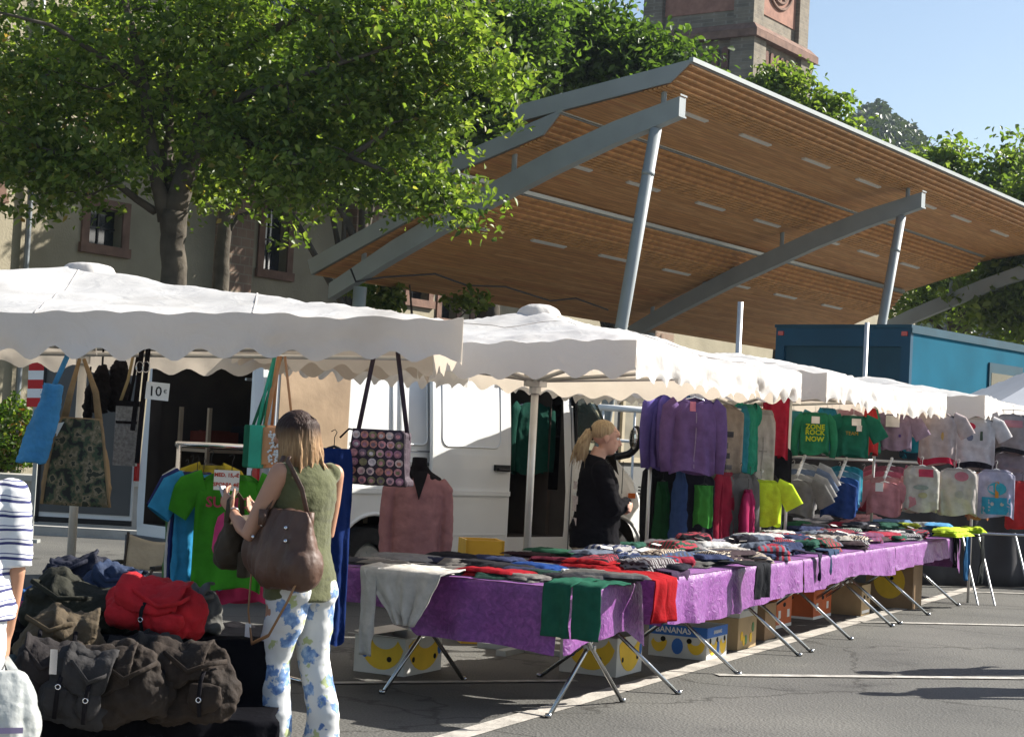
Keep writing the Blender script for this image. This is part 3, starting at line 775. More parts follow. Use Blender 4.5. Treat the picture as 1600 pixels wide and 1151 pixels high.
simple_tree('dark leafy tree rising behind the left end of the pavilion roof', 760, 0, 43, [(720, 110, 90, 90, 0, 1.2), (640, 240, 90, 60, 0, 1), (820, 60, 60, 60, 0, .8), (700, -60, 130, 90, 0, 1.0), (760, 190, 50, 40, 0, .5)], 330, 50, .19, 13, M_LEAF2, .3)
simple_tree('rounded green tree directly left of the church tower', 960, 0, 46, [(920, 80, 66, 40, 0, 1), (1000, 98, 60, 26, 0, 1), (860, 40, 60, 50, 0, .7), (945, 46, 26, 18, 0, .35), (860, 110, 70, 40, 0, .6), (1066, 112, 34, 12, 0, .25), (960, 140, 130, 40, 0, .5)], 320, 50, .19, 14, M_LEAF2, .25)
simple_tree('sunlit tree in front of the foot of the church tower', 1215, 0, 52, [(1205, 158, 38, 26, 0, 1), (1222, 128, 18, 12, 0, .3), (1262, 200, 40, 22, 0, .8), (1298, 166, 12, 10, 0, .22), (1312, 222, 28, 16, 0, .4), (1360, 262, 24, 10, 0, .2), (1250, 240, 70, 30, 0, .6)], 210, 46, .20, 15, M_LEAF3, .2, spread=.38)
simple_tree('loose yellow-green tree behind the right end of the pavilion roof', 1500, 0, 58, [(1478, 252, 18, 16, 0, .5), (1456, 290, 30, 22, 0, .6), (1500, 322, 50, 32, 0, 1), (1556, 306, 28, 34, 0, .9), (1592, 240, 14, 14, 0, .3), (1582, 272, 22, 18, 0, .4), (1540, 400, 80, 70, 0, 1), (1450, 400, 50, 50, 0, .6), (1500, 470, 80, 40, 0, .5), (1430, 480, 40, 30, 0, .3)], 330, 42, .22, 16, M_LEAF3, .3, spread=.5)
simple_tree('tall spreading tree at the right edge behind the blue truck', 1660, 0, 50, [(1650, 310, 60, 60, 0, 1), (1600, 420, 60, 60, 0, 1), (1680, 400, 80, 90, 0, 1), (1560, 480, 60, 40, 0, .7), (1640, 500, 70, 40, 0, .5)], 260, 46, .22, 17, M_LEAF3, .3)
simple_tree('small leafy tree seen under the rear edge of the pavilion roof', 640, 0, 35.5, [(600, 464, 24, 16, 0, 1), (560, 445, 26, 10, 0, .5), (740, 474, 60, 6, 0, .3)], 34, 34, .15, 18, M_LEAF, .1, spread=.16)
# far wooded hillside: one mass
rng = np.random.default_rng(5)
P = []; S = []
for k in range(2600):
    px = rng.uniform(1000, 1720); d = rng.uniform(255, 380)
    a = math.atan((px - 800) / F); x, y = math.sin(a) * d, math.cos(a) * d; z = hillz(x, y)
    r = rng.uniform(2.2, 4.2); q = rng.normal(size=(26, 3)); q /= np.linalg.norm(q, axis=1)[:, None]; q[:, 2] = np.abs(q[:, 2]) * 1.1
    P.append(np.array([x, y, z]) + q * r * rng.uniform(.7, 1.0, (26, 1))); S.append(np.full(26, rng.uniform(1.1, 1.7)))
hw_ = leaf_mesh('far_forest', np.concatenate(P), np.concatenate(S), M_FAR, None, rng)
hw_['kind'] = 'stuff'; hw_['label'] = 'wooded hillside rising behind the church tower and trees'; hw_['category'] = 'forest'

# -------- planter wall and shrub on the left
PY = 24.0
pa, pb = atY(-120, 812, PY), atY(230, 815, PY)
pl_ = thing('planter_wall', 'low pale concrete planter wall with coping at the left edge', 'wall', ((pa.x + pb.x) / 2, PY, 0))
f = MB(); W_ = pb.x - pa.x; f.box((0, .25, .31), (W_, .5, .62)); f.build('wall', mat('pale_concrete', (.36, .34, .30), .85, .15, 3, .3, bscale=20), pl_)
f = MB(); f.box((0, .25, .66), (W_ + .06, .58, .08)); f.build('coping', mat('concrete_coping', (.42, .40, .35), .8, .12, 3, .2), pl_)
f = MB(); f.box((0, -1.6, .06), (W_ * 2.2, .18, .12)); f.build('kerb', mat('kerb_concrete', (.38, .37, .34), .85, .15, 4, .3), pl_)
rng = np.random.default_rng(21)
c = atY(8, 690, PY + .9); sh = thing('shrub', 'bushy yellow-green shrub with red tinged leaves above the planter wall', 'shrub', (c.x, c.y, .6))
L_ = []
for k in range(2600):
    d = rng.normal(size=3); d /= np.linalg.norm(d); r = .55 + .45 * rng.random()
    L_.append(np.array([c.x, c.y, 1.22]) + d * r * np.array([.62, .5, .58]) * (1 + .18 * math.sin(d[0] * 7) * math.cos(d[2] * 6)))
leaf_mesh('foliage', np.array(L_), rng.uniform(.05, .10, len(L_)), M_SHRUB, sh, rng)
f = MB()
for k in range(14):
    a = rng.uniform(0, 6.28); r = rng.uniform(.1, .5); f.tube([(c.x, c.y, .62), (c.x + r * .5 * math.cos(a), c.y + r * .4 * math.sin(a), 1.0), (c.x + r * math.cos(a), c.y + r * .8 * math.sin(a), 1.5)], [.015, .01, .005], 5)
f.build('stem', M_BARK, sh, world=True)
c2 = atY(-70, 690, PY + .9); sh2 = thing('shrub', 'second shrub left of the frame edge on the planter wall', 'shrub', (c2.x, c2.y, .6))
leaf_mesh('foliage', np.array(L_) + np.array([c2.x - c.x, 0, -.1]), rng.uniform(.05, .10, len(L_)), M_SHRUB, sh2, rng)
# -------- red and white barrier board
c = atY(62, 600, 21.0)
br = thing('barrier_board', 'red and white striped barrier board on a stand beside the shrub', 'barrier', (c.x, c.y, 0))
M_RED = mat('barrier_red', (.5, .02, .02), .5, .1, 5, .02); 
f = MB()
for k in range(5): f.box((0, 0, c.z - .22 + .11 * k), (.28, .035, .11), k % 2, ry=R(-3))
f.build('board', [M_RED, M_WHITE], br)
f = MB(); f.box((0, .03, c.z / 2 - .1), (.05, .03, c.z - .1)); f.box((0, .03, .02), (.2, .15, .04)); f.box((0, 0, c.z - .36), (.12, .03, .18)); f.build('post', M_TUBE, br)
f = MB(); f.ball((0, 0, c.z + .30), (.06, .04, .06)); f.build('reflector', M_RED, br)
# ------------------------------------------------------------------ white van
VR = Vector((.7071, .7071, 0)); VS = Vector((.7071, -.7071, 0))
VO = Vector((-1.19, 15.9, 0)) - VS * .965
van = thing('white_van', 'white panel van parked side-on with its sliding side door and rear doors open', 'van', VO, R(45))
M_VAN = mat('van_white_paint', (.78, .79, .77), .38, .06, 1.5, .03, spec=.5, coat=.3)
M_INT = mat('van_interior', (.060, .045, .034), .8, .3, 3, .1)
M_PLY = mat('plywood_lining', (.42, .30, .19), .75, .22, 2.5, .2)
M_RUB = mat('tyre_rubber', (.02, .02, .02), .85, .2, 12, .3)
M_TRIM = mat('grey_trim', (.09, .095, .10), .6, .1, 5, .05)
def section(x, zb, zt, hb, ht, rc):
    """closed outline: body side nearly upright up to the waist, tumblehome above"""
    pts = []; zw = min(1.05, zb + (zt - zb) * .55)
    pts += [(-hb + .10, zb), (-hb + .02, zb + .06), (-hb, zb + .3), (-hb, zw)]
    for k in range(5):
        t = math.pi / 2 * k / 4; pts.append((-ht + rc - rc * math.cos(t), zt - rc + rc * math.sin(t)))
    pts.append((0, zt + .02))
    return [(x, y, z) for y, z in pts + [(-y, z) for y, z in pts[:-1]][::-1]]
secs = [(-1.33, .42, 2.36, .90, .80, .12), (-1.28, .36, 2.42, .955, .85, .14), (-.6, .36, 2.44, .965, .86, .14), (1.2, .36, 2.45, .965, .86, .14), (2.45, .36, 2.44, .965, .85, .16), (2.75, .36, 2.36, .96, .82, .2), (2.95, .36, 2.18, .955, .79, .2), (3.2, .36, 1.86, .95, .78, .18), (3.42, .36, 1.56, .945, .80, .14), (3.55, .36, 1.40, .94, .82, .12), (3.8, .37, 1.25, .91, .80, .14), (4.0, .38, 1.06, .84, .74, .16), (4.12, .40, .86, .70, .62, .14), (4.15, .42, .78, .60, .55, .1)]
f = MB(); RS = [section(*s) for s in secs]; n_ = len(RS[0])
f.add([p for r in RS for p in r], [[i * n_ + k, i * n_ + (k + 1) % n_, (i + 1) * n_ + (k + 1) % n_, (i + 1) * n_ + k] for i in range(len(RS) - 1) for k in range(n_)] + [list(range(n_))[::-1], [(len(RS) - 1) * n_ + k for k in range(n_)]])
f.f = [q[::-1] for q in f.f]
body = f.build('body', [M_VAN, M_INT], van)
import bmesh
def recalc(o):
    bm = bmesh.new(); bm.from_mesh(o.data); bmesh.ops.recalc_face_normals(bm, faces=bm.faces); bm.to_mesh(o.data); bm.free()
recalc(body)
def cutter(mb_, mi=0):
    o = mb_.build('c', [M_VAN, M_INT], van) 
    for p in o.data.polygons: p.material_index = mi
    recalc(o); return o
cuts = []
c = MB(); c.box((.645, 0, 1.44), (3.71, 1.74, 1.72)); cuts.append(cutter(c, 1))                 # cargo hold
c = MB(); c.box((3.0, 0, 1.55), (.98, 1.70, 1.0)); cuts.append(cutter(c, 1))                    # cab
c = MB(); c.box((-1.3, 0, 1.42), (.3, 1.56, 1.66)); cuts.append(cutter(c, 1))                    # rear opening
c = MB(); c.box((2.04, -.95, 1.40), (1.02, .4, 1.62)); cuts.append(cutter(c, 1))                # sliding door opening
for x in (0, 3.33):
    for s in (-1, 1):
        c = MB(); c.tube([(x, s * .62, .36), (x, s * 1.1, .36)], .44, 28); cuts.append(cutter(c, 1))
for s in (-1, 1):
    c = MB(); c.prism([(2.72, 1.42), (3.40, 1.42), (3.24, 1.68), (3.02, 2.00), (2.72, 2.04)], (0, s * 1.17 + .37, 0), (1, 0, 0), (0, 0, 1), .74); cuts.append(cutter(c, 1))
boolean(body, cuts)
f = MB(); f.prism([(-.70, 2.28), (.70, 2.28), (.76, 1.62), (-.76, 1.62)], (2.86, 0, 0), (0, 1, 0), (0, 0, 1), .01)
ws = MB(); ws.add([(2.80, -.70, 2.30), (2.80, .70, 2.30), (3.45, .77, 1.56), (3.45, -.77, 1.56), (2.83, -.70, 2.31), (2.83, .70, 2.31), (3.48, .77, 1.57), (3.48, -.77, 1.57)], [(0, 1, 2, 3), (7, 6, 5, 4), (0, 4, 5, 1), (1, 5, 6, 2), (2, 6, 7, 3), (3, 7, 4, 0)])
M_VGL = mat('vehicle_glass', (.6, .66, .64), .02, .02, 3, 0, transmission=.92, spec=.5)
ws.build('windscreen', mat('windscreen_glass', (.03, .04, .045), .05, .1, 3, 0, spec=.8), van)
for s in (-1, 1):
    q = MB(); q.prism([(2.74, 1.44), (3.37, 1.44), (3.23, 1.67), (3.02, 1.98), (2.74, 2.02)], (0, s * .905 + .005, 0), (1, 0, 0), (0, 0, 1), .006); q.build('side_window', M_VGL, van)
    q = MB(); q.tube([(2.73, s * .925, 1.43), (3.39, s * .925, 1.43), (3.23, s * .905, 1.68), (3.02, s * .875, 1.99), (2.73, s * .88, 2.03), (2.73, s * .925, 1.43)], .014, 6); q.tube([(3.17, s * .93, 1.43), (3.17, s * .90, 1.78)], .014, 5); q.build('window_seal', M_BLACK, van)
    # mirror
    q = MB(); q.ball((3.44, s * 1.11, 1.63), (.05, .075, .15), 14, 10); q.tube([(3.30, s * .93, 1.42), (3.40, s * 1.05, 1.46), (3.42, s * 1.1, 1.5)], .045, 8)
    mo = remesh(q, 'wing_mirror', M_BLACK, van, .02, 4)
    q = MB(); q.ball((3.40, s * 1.11, 1.63), (.02, .058, .12), 14, 8); q.build('mirror_glass', M_CHROME, mo)
# wheels
for x in (0, 3.33):
    for s in (-1, 1):
        q = MB(); prof = [(.20, .10), (.30, .115), (.335, .09), (.34, 0), (.335, -.09), (.30, -.115), (.20, -.10)]
        q.grid(lambda u, v: (lambda r, w_: (x + r * math.cos(2 * math.pi * u), s * (.83 + w_), .34 + r * math.sin(2 * math.pi * u)))(*[np.interp(v * 6, range(7), [p[i] for p in prof]) for i in (0, 1)]), 28, 6, closeu=True)
        ty = q.build('wheel', M_RUB, van, smooth=True)
        q = MB(); q.tube([(x, s * .86, .34), (x, s * .90, .34)], [.20, .17], 24); q.tube([(x, s * .90, .34), (x, s * .945, .34)], [.06, .05], 12)
        for k in range(8): a = 2 * math.pi * k / 8; q.tube([(x + .12 * math.cos(a), s * .89, .34 + .12 * math.sin(a)), (x + .12 * math.cos(a), s * .905, .34 + .12 * math.sin(a))], .022, 6)
        q.build('rim', M_TUBE, ty, smooth=False)
SY = -.965
def rail_line(name, pts, r, m, par=None): q = MB(); q.tube(pts, r, 6); return q.build(name, m, par or van, smooth=True)
def rrect(x0, x1, z0, z1, y, r=.07, ytop=None):
    out = []
    for cx, cz, a0 in ((x1 - r, z1 - r, 0), (x0 + r, z1 - r, 90), (x0 + r, z0 + r, 180), (x1 - r, z0 + r, 270)):
        for k in range(5): a = R(a0 + 22.5 * k); z = cz + r * math.sin(a); out.append((cx + r * math.cos(a), y if ytop is None else y + (ytop - y) * (z - z0) / (z1 - z0), z))
    return out + [out[0]]
# rub rail, crease lines, panel gaps (each side panel feature is a real raised or sunk strip)
f = MB()
f.box((.10, SY - .006, 1.02), (1.05, .022, .045)); f.box((-.98, SY - .006, 1.02), (.5, .022, .045)); f.box((3.05, SY - .004, 1.02), (.72, .022, .045)); f.build('rub_rail', M_VAN, van)
f = MB()
for seg in ([(-1.25, SY - .002, .62), (-.5, SY - .002, .62)], [(.5, SY - .002, .62), (1.5, SY - .002, .62)]): f.tube(seg, .008, 4)
f.tube([(-1.27, SY - .003, 1.40), (-.2, SY - .003, 1.40), (.66, SY - .003, 1.40)], .006, 4)
f.build('panel_seam', M_TRIM, van)
f = MB(); f.tube(rrect(-.95, .20, 1.46, 2.14, SY + .022, .09, SY + .085), .010, 6, cap=0); f.tube(rrect(.30, .63, 1.46, 2.14, SY + .022, .07, SY + .085), .010, 6, cap=0)
f.build('pressed_panel', M_VAN, van, smooth=True)
f = MB(); f.box((.45, SY - .012, 1.28), (2.1, .03, .03)); f.build('door_runner', M_TRIM, van)
f = MB()
for x in (2.62,): f.tube([(x, SY - .004, .45), (x, SY - .004, 1.40), (x, SY + .07, 2.10)], .007, 4)
f.tube([(3.42, SY - .0, .8), (3.42, SY - .0, 1.38)], .006, 4)
f.build('door_gap', M_TRIM, van)
# arch lips
for x in (0, 3.33):
    f = MB(); f.tube([(x + .45 * math.cos(t), SY - .004, .36 + .45 * math.sin(t)) for t in [math.pi * k / 16 for k in range(17)]], .02, 6); f.build('arch_lip', M_VAN, van, smooth=True)
# sliding door: a panel standing 5 cm off the side, slid rearwards over it
x0, x1 = .62, 1.66
def side_y(z): return SY + (0 if z < 1.3 else .095 * ((z - 1.3) / 1.1) ** 1.3) - .075
f = MB(); f.sheet(lambda u, v: (x1 - (x1 - x0) * u, side_y(.46 + v * 1.84), .46 + v * 1.84), 6, 14, -.045)
sd = f.build('sliding_door', M_VAN, van, smooth=False)
f = MB(); f.tube(rrect(x0 + .12, x1 - .14, 1.46, 2.12, side_y(1.46) - .001, .08, side_y(2.12) - .001), .009, 6, cap=0); f.build('door_pressing', M_VAN, sd, smooth=True)
f = MB(); f.box(((x0 + x1) / 2, side_y(1.02) - .008, 1.02), (x1 - x0 - .01, .024, .045)); f.box(((x0 + x1) / 2, side_y(.62) - .002, .62), (x1 - x0 - .04, .008, .012)); f.build('door_rail', M_VAN, sd)
f = MB(); f.box((x1 - .13, side_y(1.25) - .014, 1.27), (.20, .028, .06)); f.tube([(x1 - .20, side_y(1.25) - .035, 1.255), (x1 - .05, side_y(1.25) - .035, 1.25)], .016, 6); f.build('handle', M_BLACK, sd)
# right rear door swung right round against the side, plywood lined
f = MB(); f.box((-.87, SY - .10, 1.42), (.84, .05, 1.74)); rd = f.build('rear_door', M_VAN, van)
f = MB(); f.box((-.87, SY - .128, 1.45), (.78, .012, 1.62)); f.build('plywood_panel', M_PLY, rd)
# left rear door swung out to the left
f = MB(); hx, hy = -1.33, .93
ldd = (Matrix.Rotation(R(-45), 3, 'Z') @ Vector((-1, .03, 0))).normalized()
lc = Vector((hx, hy, 1.42)) + ldd * .48; la = math.atan2(ldd.y, ldd.x)
f.box(lc, (.90, .05, 1.74), rz=la); ld = f.build('rear_door', M_VAN, van)
ld['label'] = 'open left rear door with its grey inner lining'
ln = Matrix.Rotation(R(-45), 3, 'Z') @ Vector((0, -1, 0))
f = MB(); f.box(lc + ln * .030 + ZUP * .07, (.87, .014, 1.68), rz=la); f.build('inner_lining', mat('door_lining', (.11, .108, .10), .7, .12, 3, .1), ld)
f = MB(); f.box(lc + ln * .03 - ZUP * .84, (.92, .03, .05), rz=la); f.box(lc + ln * .03 + ldd * .44, (.03, .03, 1.74), rz=la); f.build('door_seal', M_BLACK, ld)
f = MB(); f.box((-1.345, .93, 1.15), (.03, .07, .34)); tl = f.build('tail_light', mat('red_lens', (.5, .02, .015), .2, .1, 5, 0, coat=.5), van)
f = MB(); f.box((-1.345, -.93, 1.15), (.03, .07, .34)); f.build('tail_light', MC['red_lens'], van)
f = MB(); f.box((-1.36, 0, .40), (.12, 1.86, .16)); f.build('rear_bumper', M_TRIM, van)
f = MB(); f.box((4.05, 0, .42), (.28, 1.3, .2)); f.box((3.92, -.78, .44), (.3, .16, .2), rz=R(30)); f.box((3.92, .78, .44), (.3, .16, .2), rz=R(-30)); f.build('front_bumper', M_TRIM, van)
for s in (-1, 1):
    f = MB(); f.box((3.62, s * .935, 1.02), (.10, .02, .055)); f.build('indicator', mat('orange_lens', (.7, .16, .02), .25, .1, 5, 0, coat=.5), van)
    f = MB(); f.box((3.99, s * .66, .86), (.12, .28, .16), rz=R(-35 * s)); f.build('headlight', mat('headlight_lens', (.5, .52, .52), .1, .05, 5, 0, coat=.5), van)
f = MB()
for k in range(3): f.box((3.80, SY + .03 + .0, 1.10 - k * .035), (.15, .02, .014), ry=R(12))
f.build('vent', M_BLACK, van)
f = MB(); f.box((2.68, -.93, .55), (.08, .02, .05)); f.build('side_reflector', MC['orange_lens'], van)
# cab seats seen through the window
f = MB(); f.box((2.86, -.45, 1.30), (.14, .48, .62), ry=R(-8)); f.box((2.84, -.45, 1.72), (.10, .24, .2)); f.box((2.86, .4, 1.30), (.14, .7, .62), ry=R(-8)); f.build('seat', M_DARK, van)
# inside: shelf, crates, hanging clothes
f = MB(); f.box((.2, .55, 1.30), (2.4, .5, .03)); f.box((.2, .55, .92), (2.4, .5, .03))
for x in (-.98, .2, 1.38): f.box((x, .32, 1.15), (.035, .03, 1.1)); f.box((x, .78, 1.15), (.035, .03, 1.1))
f.build('shelf', M_PLY, van)
f = MB(); f.tube([(-.9, -.1, 1.98), (2.3, -.1, 1.98)], .014, 8); f.build('hanging_rail', M_ALU, van)
def in_van(x, y, z): return VO + VR * x + Vector((-.7071, .7071, 0)) * y + ZUP * z

# ------------------------------------------------------------------ blue box truck
TR = atY(1425, 512, 27.0); th = TR.z; TR.z = 0
tdl = Vector((-.77, .63, 0)).normalized(); tdr = Vector((tdl.y * -1 * -1, 0, 0)); tdr = Vector((.63, .77, 0)).normalized()
trk = thing('box_truck', 'teal blue box truck body with dark recessed end and side window behind the stalls', 'truck', TR)
M_TEAL = mat('teal_paint', (.008, .105, .165), .85, .15, 1.2, .05, spec=.08)
M_TEALD = mat('dark_teal_trim', (.012, .06, .09), .5, .15, 2, .05)
def TP(l, r, z): return TR + tdl * l + tdr * r + ZUP * z
def tb(mb_, l0, l1, r0, r1, z0, z1, mi=0):
    q = MB().box((0, 0, 0), (1, 1, 1)); mb_.add([TP(l0 + (p.x + .5) * (l1 - l0), r0 + (p.y + .5) * (r1 - r0), z0 + (p.z + .5) * (z1 - z0)) for p in q.v], q.f, mi)
LT, LL = 2.42, 7.6
f = MB(); tb(f, 0, LT, .06, LL, .9, th); f.build('box_body', M_TEAL, trk, world=True)
f = MB(); tb(f, .0, .16, -.03, .06, .9, th - .0); tb(f, LT - .16, LT, -.03, .06, .9, th); tb(f, .16, LT - .16, -.03, .06, th - .30, th); tb(f, .16, LT - .16, -.03, .06, .9, 1.1); f.build('end_frame', mat('teal_frame', (.010, .065, .115), .5, .15, 1.2, .05), trk, world=True)
f = MB(); tb(f, .16, LT - .16, .02, .058, 1.1, th - .30); f.build('recessed_shutter', M_TEALD, trk, world=True)
f = MB(); tb(f, -.02, LT + .02, -.05, LL + .02, th - .001, th + .05); tb(f, -.03, -.0005, -.04, LL + .02, th - .08, th - .002); f.build('roof_trim', M_TEALD, trk, world=True)
for l in (.10, LT - .10):
    f = MB(); tb(f, l - .05, l + .05, -.055, -.031, th - .13, th - .06); f.build('marker_lamp', MC['red_lens'], trk, world=True)
f = MB(); tb(f, -.03, -.0005, 2.9, 4.3, th - 1.1, th - .35); wf = f.build('window', M_TEALD, trk, world=True)
f = MB(); tb(f, -.034, -.031, 2.98, 4.22, th - 1.02, th - .52); f.build('pane', M_GLASS, wf, world=True)
for r in (1.2, 6.2):
    for l in (.16, LT - .16):
        f = MB(); f.tube([TP(l - .13, r, .48), TP(l - .13, r, .48) + tdl * .03, TP(l + .10, r, .48), TP(l + .13, r, .48)], [.44, .48, .48, .44], 24); f.build('wheel', M_RUB, trk, smooth=False, world=True)
f = MB(); tb(f, .4, LT - .4, .1, LL, .62, .9); f.build('chassis', M_TRIM, trk, world=True)
f = MB(); tb(f, .08, LT - .08, LL + .1, LL + 1.8, .6, 2.5); f.build('cab', M_TEAL, trk, world=True)

# ------------------------------------------------------------------ canopies
def fabric_mat():
    m = bpy.data.materials.new('canopy_canvas'); m.use_nodes = True; nt = m.node_tree; b = nt.nodes['Principled BSDF']; L = nt.links.new
    tc = N(nt, 'ShaderNodeTexCoord'); n1 = N(nt, 'ShaderNodeTexNoise'); n1.inputs['Scale'].default_value = 1.6; n1.inputs['Detail'].default_value = 7; L(tc.outputs['Object'], n1.inputs['Vector'])
    c = ramp(nt, n1.outputs['Fac'], [(.22, (.52, .50, .47)), (.42, (.72, .71, .69)), (.75, (.80, .795, .785))]); L(c, b.inputs['Base Color']); b.inputs['Roughness'].default_value = .8
    n2 = N(nt, 'ShaderNodeTexNoise'); n2.inputs['Scale'].default_value = 5; n2.inputs['Detail'].default_value = 8; n2.inputs['Distortion'].default_value = 1.5; L(tc.outputs['Object'], n2.inputs['Vector'])
    bp = N(nt, 'ShaderNodeBump'); bp.inputs['Strength'].default_value = .35; bp.inputs['Distance'].default_value = .03; L(n2.outputs[0], bp.inputs['Height']); L(bp.outputs[0], b.inputs['Normal'])
    tr = N(nt, 'ShaderNodeBsdfTranslucent'); tr.inputs[0].default_value = (.82, .71, .57, 1)
    mx = N(nt, 'ShaderNodeMixShader'); mx.inputs[0].default_value = .35; L(b.outputs[0], mx.inputs[1]); L(tr.outputs[0], mx.inputs[2]); L(mx.outputs[0], nt.nodes['Material Output'].inputs[0])
    return m
M_CANVAS = fabric_mat()
def canopy(label, c, e, al, ar, bf, bb, ze, zp, drop, seed, zl=0.0, per=.24, amp=.035, crumple=.02, pole_top=None, cap=1.0, stubs=True):
    """c: pole position, e: direction of the front edge; front is at -b. zl: how much lower the left end hangs"""
    e = Vector(e).normalized(); rz = math.atan2(e.y, e.x)
    t = thing('market_canopy', label, 'market canopy', (c[0], c[1], 0), rz, 'white canopies over the stalls')
    def edge(x, y): return ze - zl * (ar - x) / (al + ar)
    def H(x, y):
        u = (x / ar if x > 0 else -x / al); v = (-y / bf if y < 0 else y / bb); k = max(u, v); lo = min(u, v)
        z = edge(x, y) + (zp - edge(x, y)) * max(0.0, 1 - k) ** 1.12
        sag = .055 * math.sin(math.pi * min(1, k)) * (1 - (lo / k if k > 1e-6 else 1)) + .055 * (1 - (lo / k if k > 1e-6 else 1)) * min(k,1) ** 3
        return z - sag + .030 * fbm(Vector((x * 1.1 + seed, y * 1.1, 0))) + .010 * fbm(Vector((x * 4, y * 4, seed))) * k + .006 * math.sin((x - y) * 26 + 3 * fbm(Vector((x, y, seed)))) * k * k
    f = MB(); f.grid(lambda u, v: (lambda x, y: (x, y, H(x, y)))(-al + (al + ar) * u, -bf + (bf + bb) * v), 72, 56)
    f.build('roof_cloth', M_CANVAS, t, smooth=True)
    nsm = max(2, round((al + ar) / 1.25))
    for k in range(1, nsm):
        x = -al + (al + ar) * k / nsm; q = MB(); q.tube([(x, -bf + (bf + bb) * j / 30, H(x, -bf + (bf + bb) * j / 30) + .002) for j in range(31)], [(.006, .0022)] * 31, 6, ref=(1, 0, 0)); q.build('seam', M_CANVAS, t, smooth=True)
    # valance: four sides, hanging from the edge with scalloped hem
    f = MB(); side_n = 0
    for (x0, y0, x1, y1) in ((-al, -bf, ar, -bf), (ar, -bf, ar, bb), (ar, bb, -al, bb), (-al, bb, -al, -bf)):
        L_ = math.hypot(x1 - x0, y1 - y0); nx, ny = (y1 - y0) / L_, -(x1 - x0) / L_; ns = int(L_ / .03); side_n += 1
        cr = crumple if side_n in (1, 3) else crumple * .2
        def fn(u, v):
            s = u * L_; x, y = x0 + (x1 - x0) * u, y0 + (y1 - y0) * u
            ph = s / (per * (2.3 if side_n == 2 and seed == 1.0 else 1)) * 2 * math.pi + 1.1 * fbm(Vector((s * 1.3, seed, side_n)))
            hem = drop + amp * math.cos(ph) + .015 * fbm(Vector((s * .9, seed * 2, 5)))
            o = v * (.012 + cr * 1.6 * fbm(Vector((s * 2.6, v * 1.2, seed + side_n))) + cr * .4 * fbm(Vector((s * 6, v * 2.5, seed))) + cr * .25 * math.cos(ph + 1)) 
            end = min(1, min(s, L_ - s) / .12)
            o *= .3 + .7 * end
            return (x + nx * o, y + ny * o, H(x, y) - v * hem)
        f.grid(fn, ns, 9)
    f.build('valance', M_CANVAS, t, smooth=True)
    zh = zp - .52
    f = MB(); f.tube([(0, 0, 0), (0, 0, pole_top or zp - .02)], .028, 12)
    f.build('pole', M_ALU, t, smooth=True)
    f = MB()
    f.box((0, 0, zh), (.13, .13, .10)); f.tube([(0, 0, zh - .10), (0, 0, zh - .04)], .045, 10)
    f.build('hub', M_ALU, t)
    for x, y in ((-al, -bf), (ar, -bf), (ar, bb), (-al, bb), (0, -bf), (ar, 0), (0, bb), (-al, 0)):
        d = Vector((x, y, 0)); q = MB(); k = 1 - .05 / d.length
        q.tube([(x * .03, y * .03, zh), (x * k, y * k, edge(x, y) - .05 - (.03 if x == 0 or y == 0 else 0))], .015, 6)
        q.tube([(0, 0, zh + .30), (x * .45, y * .45, zh + (edge(x, y) - zh) * .45)], .009, 5)
        q.build('arm', M_ALU, t, smooth=True)
    if cap:
        f = MB(); f.grid(lambda u, v: (lambda r, z, a: (r * math.cos(a), r * math.sin(a), z))(*[np.interp(v, [0, .35, .7, 1], k) for k in ([.17, .14, .08, .001], [H(.17, 0) + .004, zp + .01 * cap, zp + .040 * cap, zp + .048 * cap])], 2 * math.pi * u), 28, 7, closeu=True)
        f.v = [Vector((p.x * (1 + .05 * math.cos(math.atan2(p.y, p.x) * 9)), p.y * (1 + .05 * math.cos(math.atan2(p.y, p.x) * 9)), p.z)) for p in f.v]
        f.build('vent_cap', M_CANVAS, t, smooth=True)
    f = MB(); f.box((0, 0, .02), (.7, .08, .04)); f.box((0, 0, .02), (.08, .7, .038)); f.tube([(0, 0, .03), (0, 0, .25)], .036, 10); f.build('foot', M_TUBE, t)
    return t
C1 = Vector((-2.72, 10.96, 0))
canopy('large white canopy with scalloped valance above the bag table at the left', C1, (.99, .13, 0), 2.3, 2.21, 1.95, 1.1, 2.20, 2.52, .215, 1.0, cap=.45, zl=.09, amp=.03, crumple=.012, per=.25)
C2 = Vector((.18, 12.85, 0))
canopy('white canopy with a pleated peak over the mannequin and seller', C2, RW, 1.75, 1.8, 1.5, 1.5, 2.22, 2.53, .215, 2.0, crumple=.03, amp=.028, per=.26)
C3 = Vector((2.21, 16.95, 0))
canopy('white canopy with a pole poking through over the hooded tops', C3, RW, 2.3, 2.35, 1.55, 1.5, 2.26, 2.52, .23, 3.0, crumple=.028, amp=.026, per=.28, pole_top=3.02, cap=0)
C4 = Vector((4.36, 21.35, 0))
canopy('white canopy over the children\'s shirts at the far right of the row', C4, RW, 2.0, 2.6, 1.85, 1.5, 2.30, 2.56, .24, 4.0, crumple=.028, amp=.026, per=.26, pole_top=3.22, cap=0)
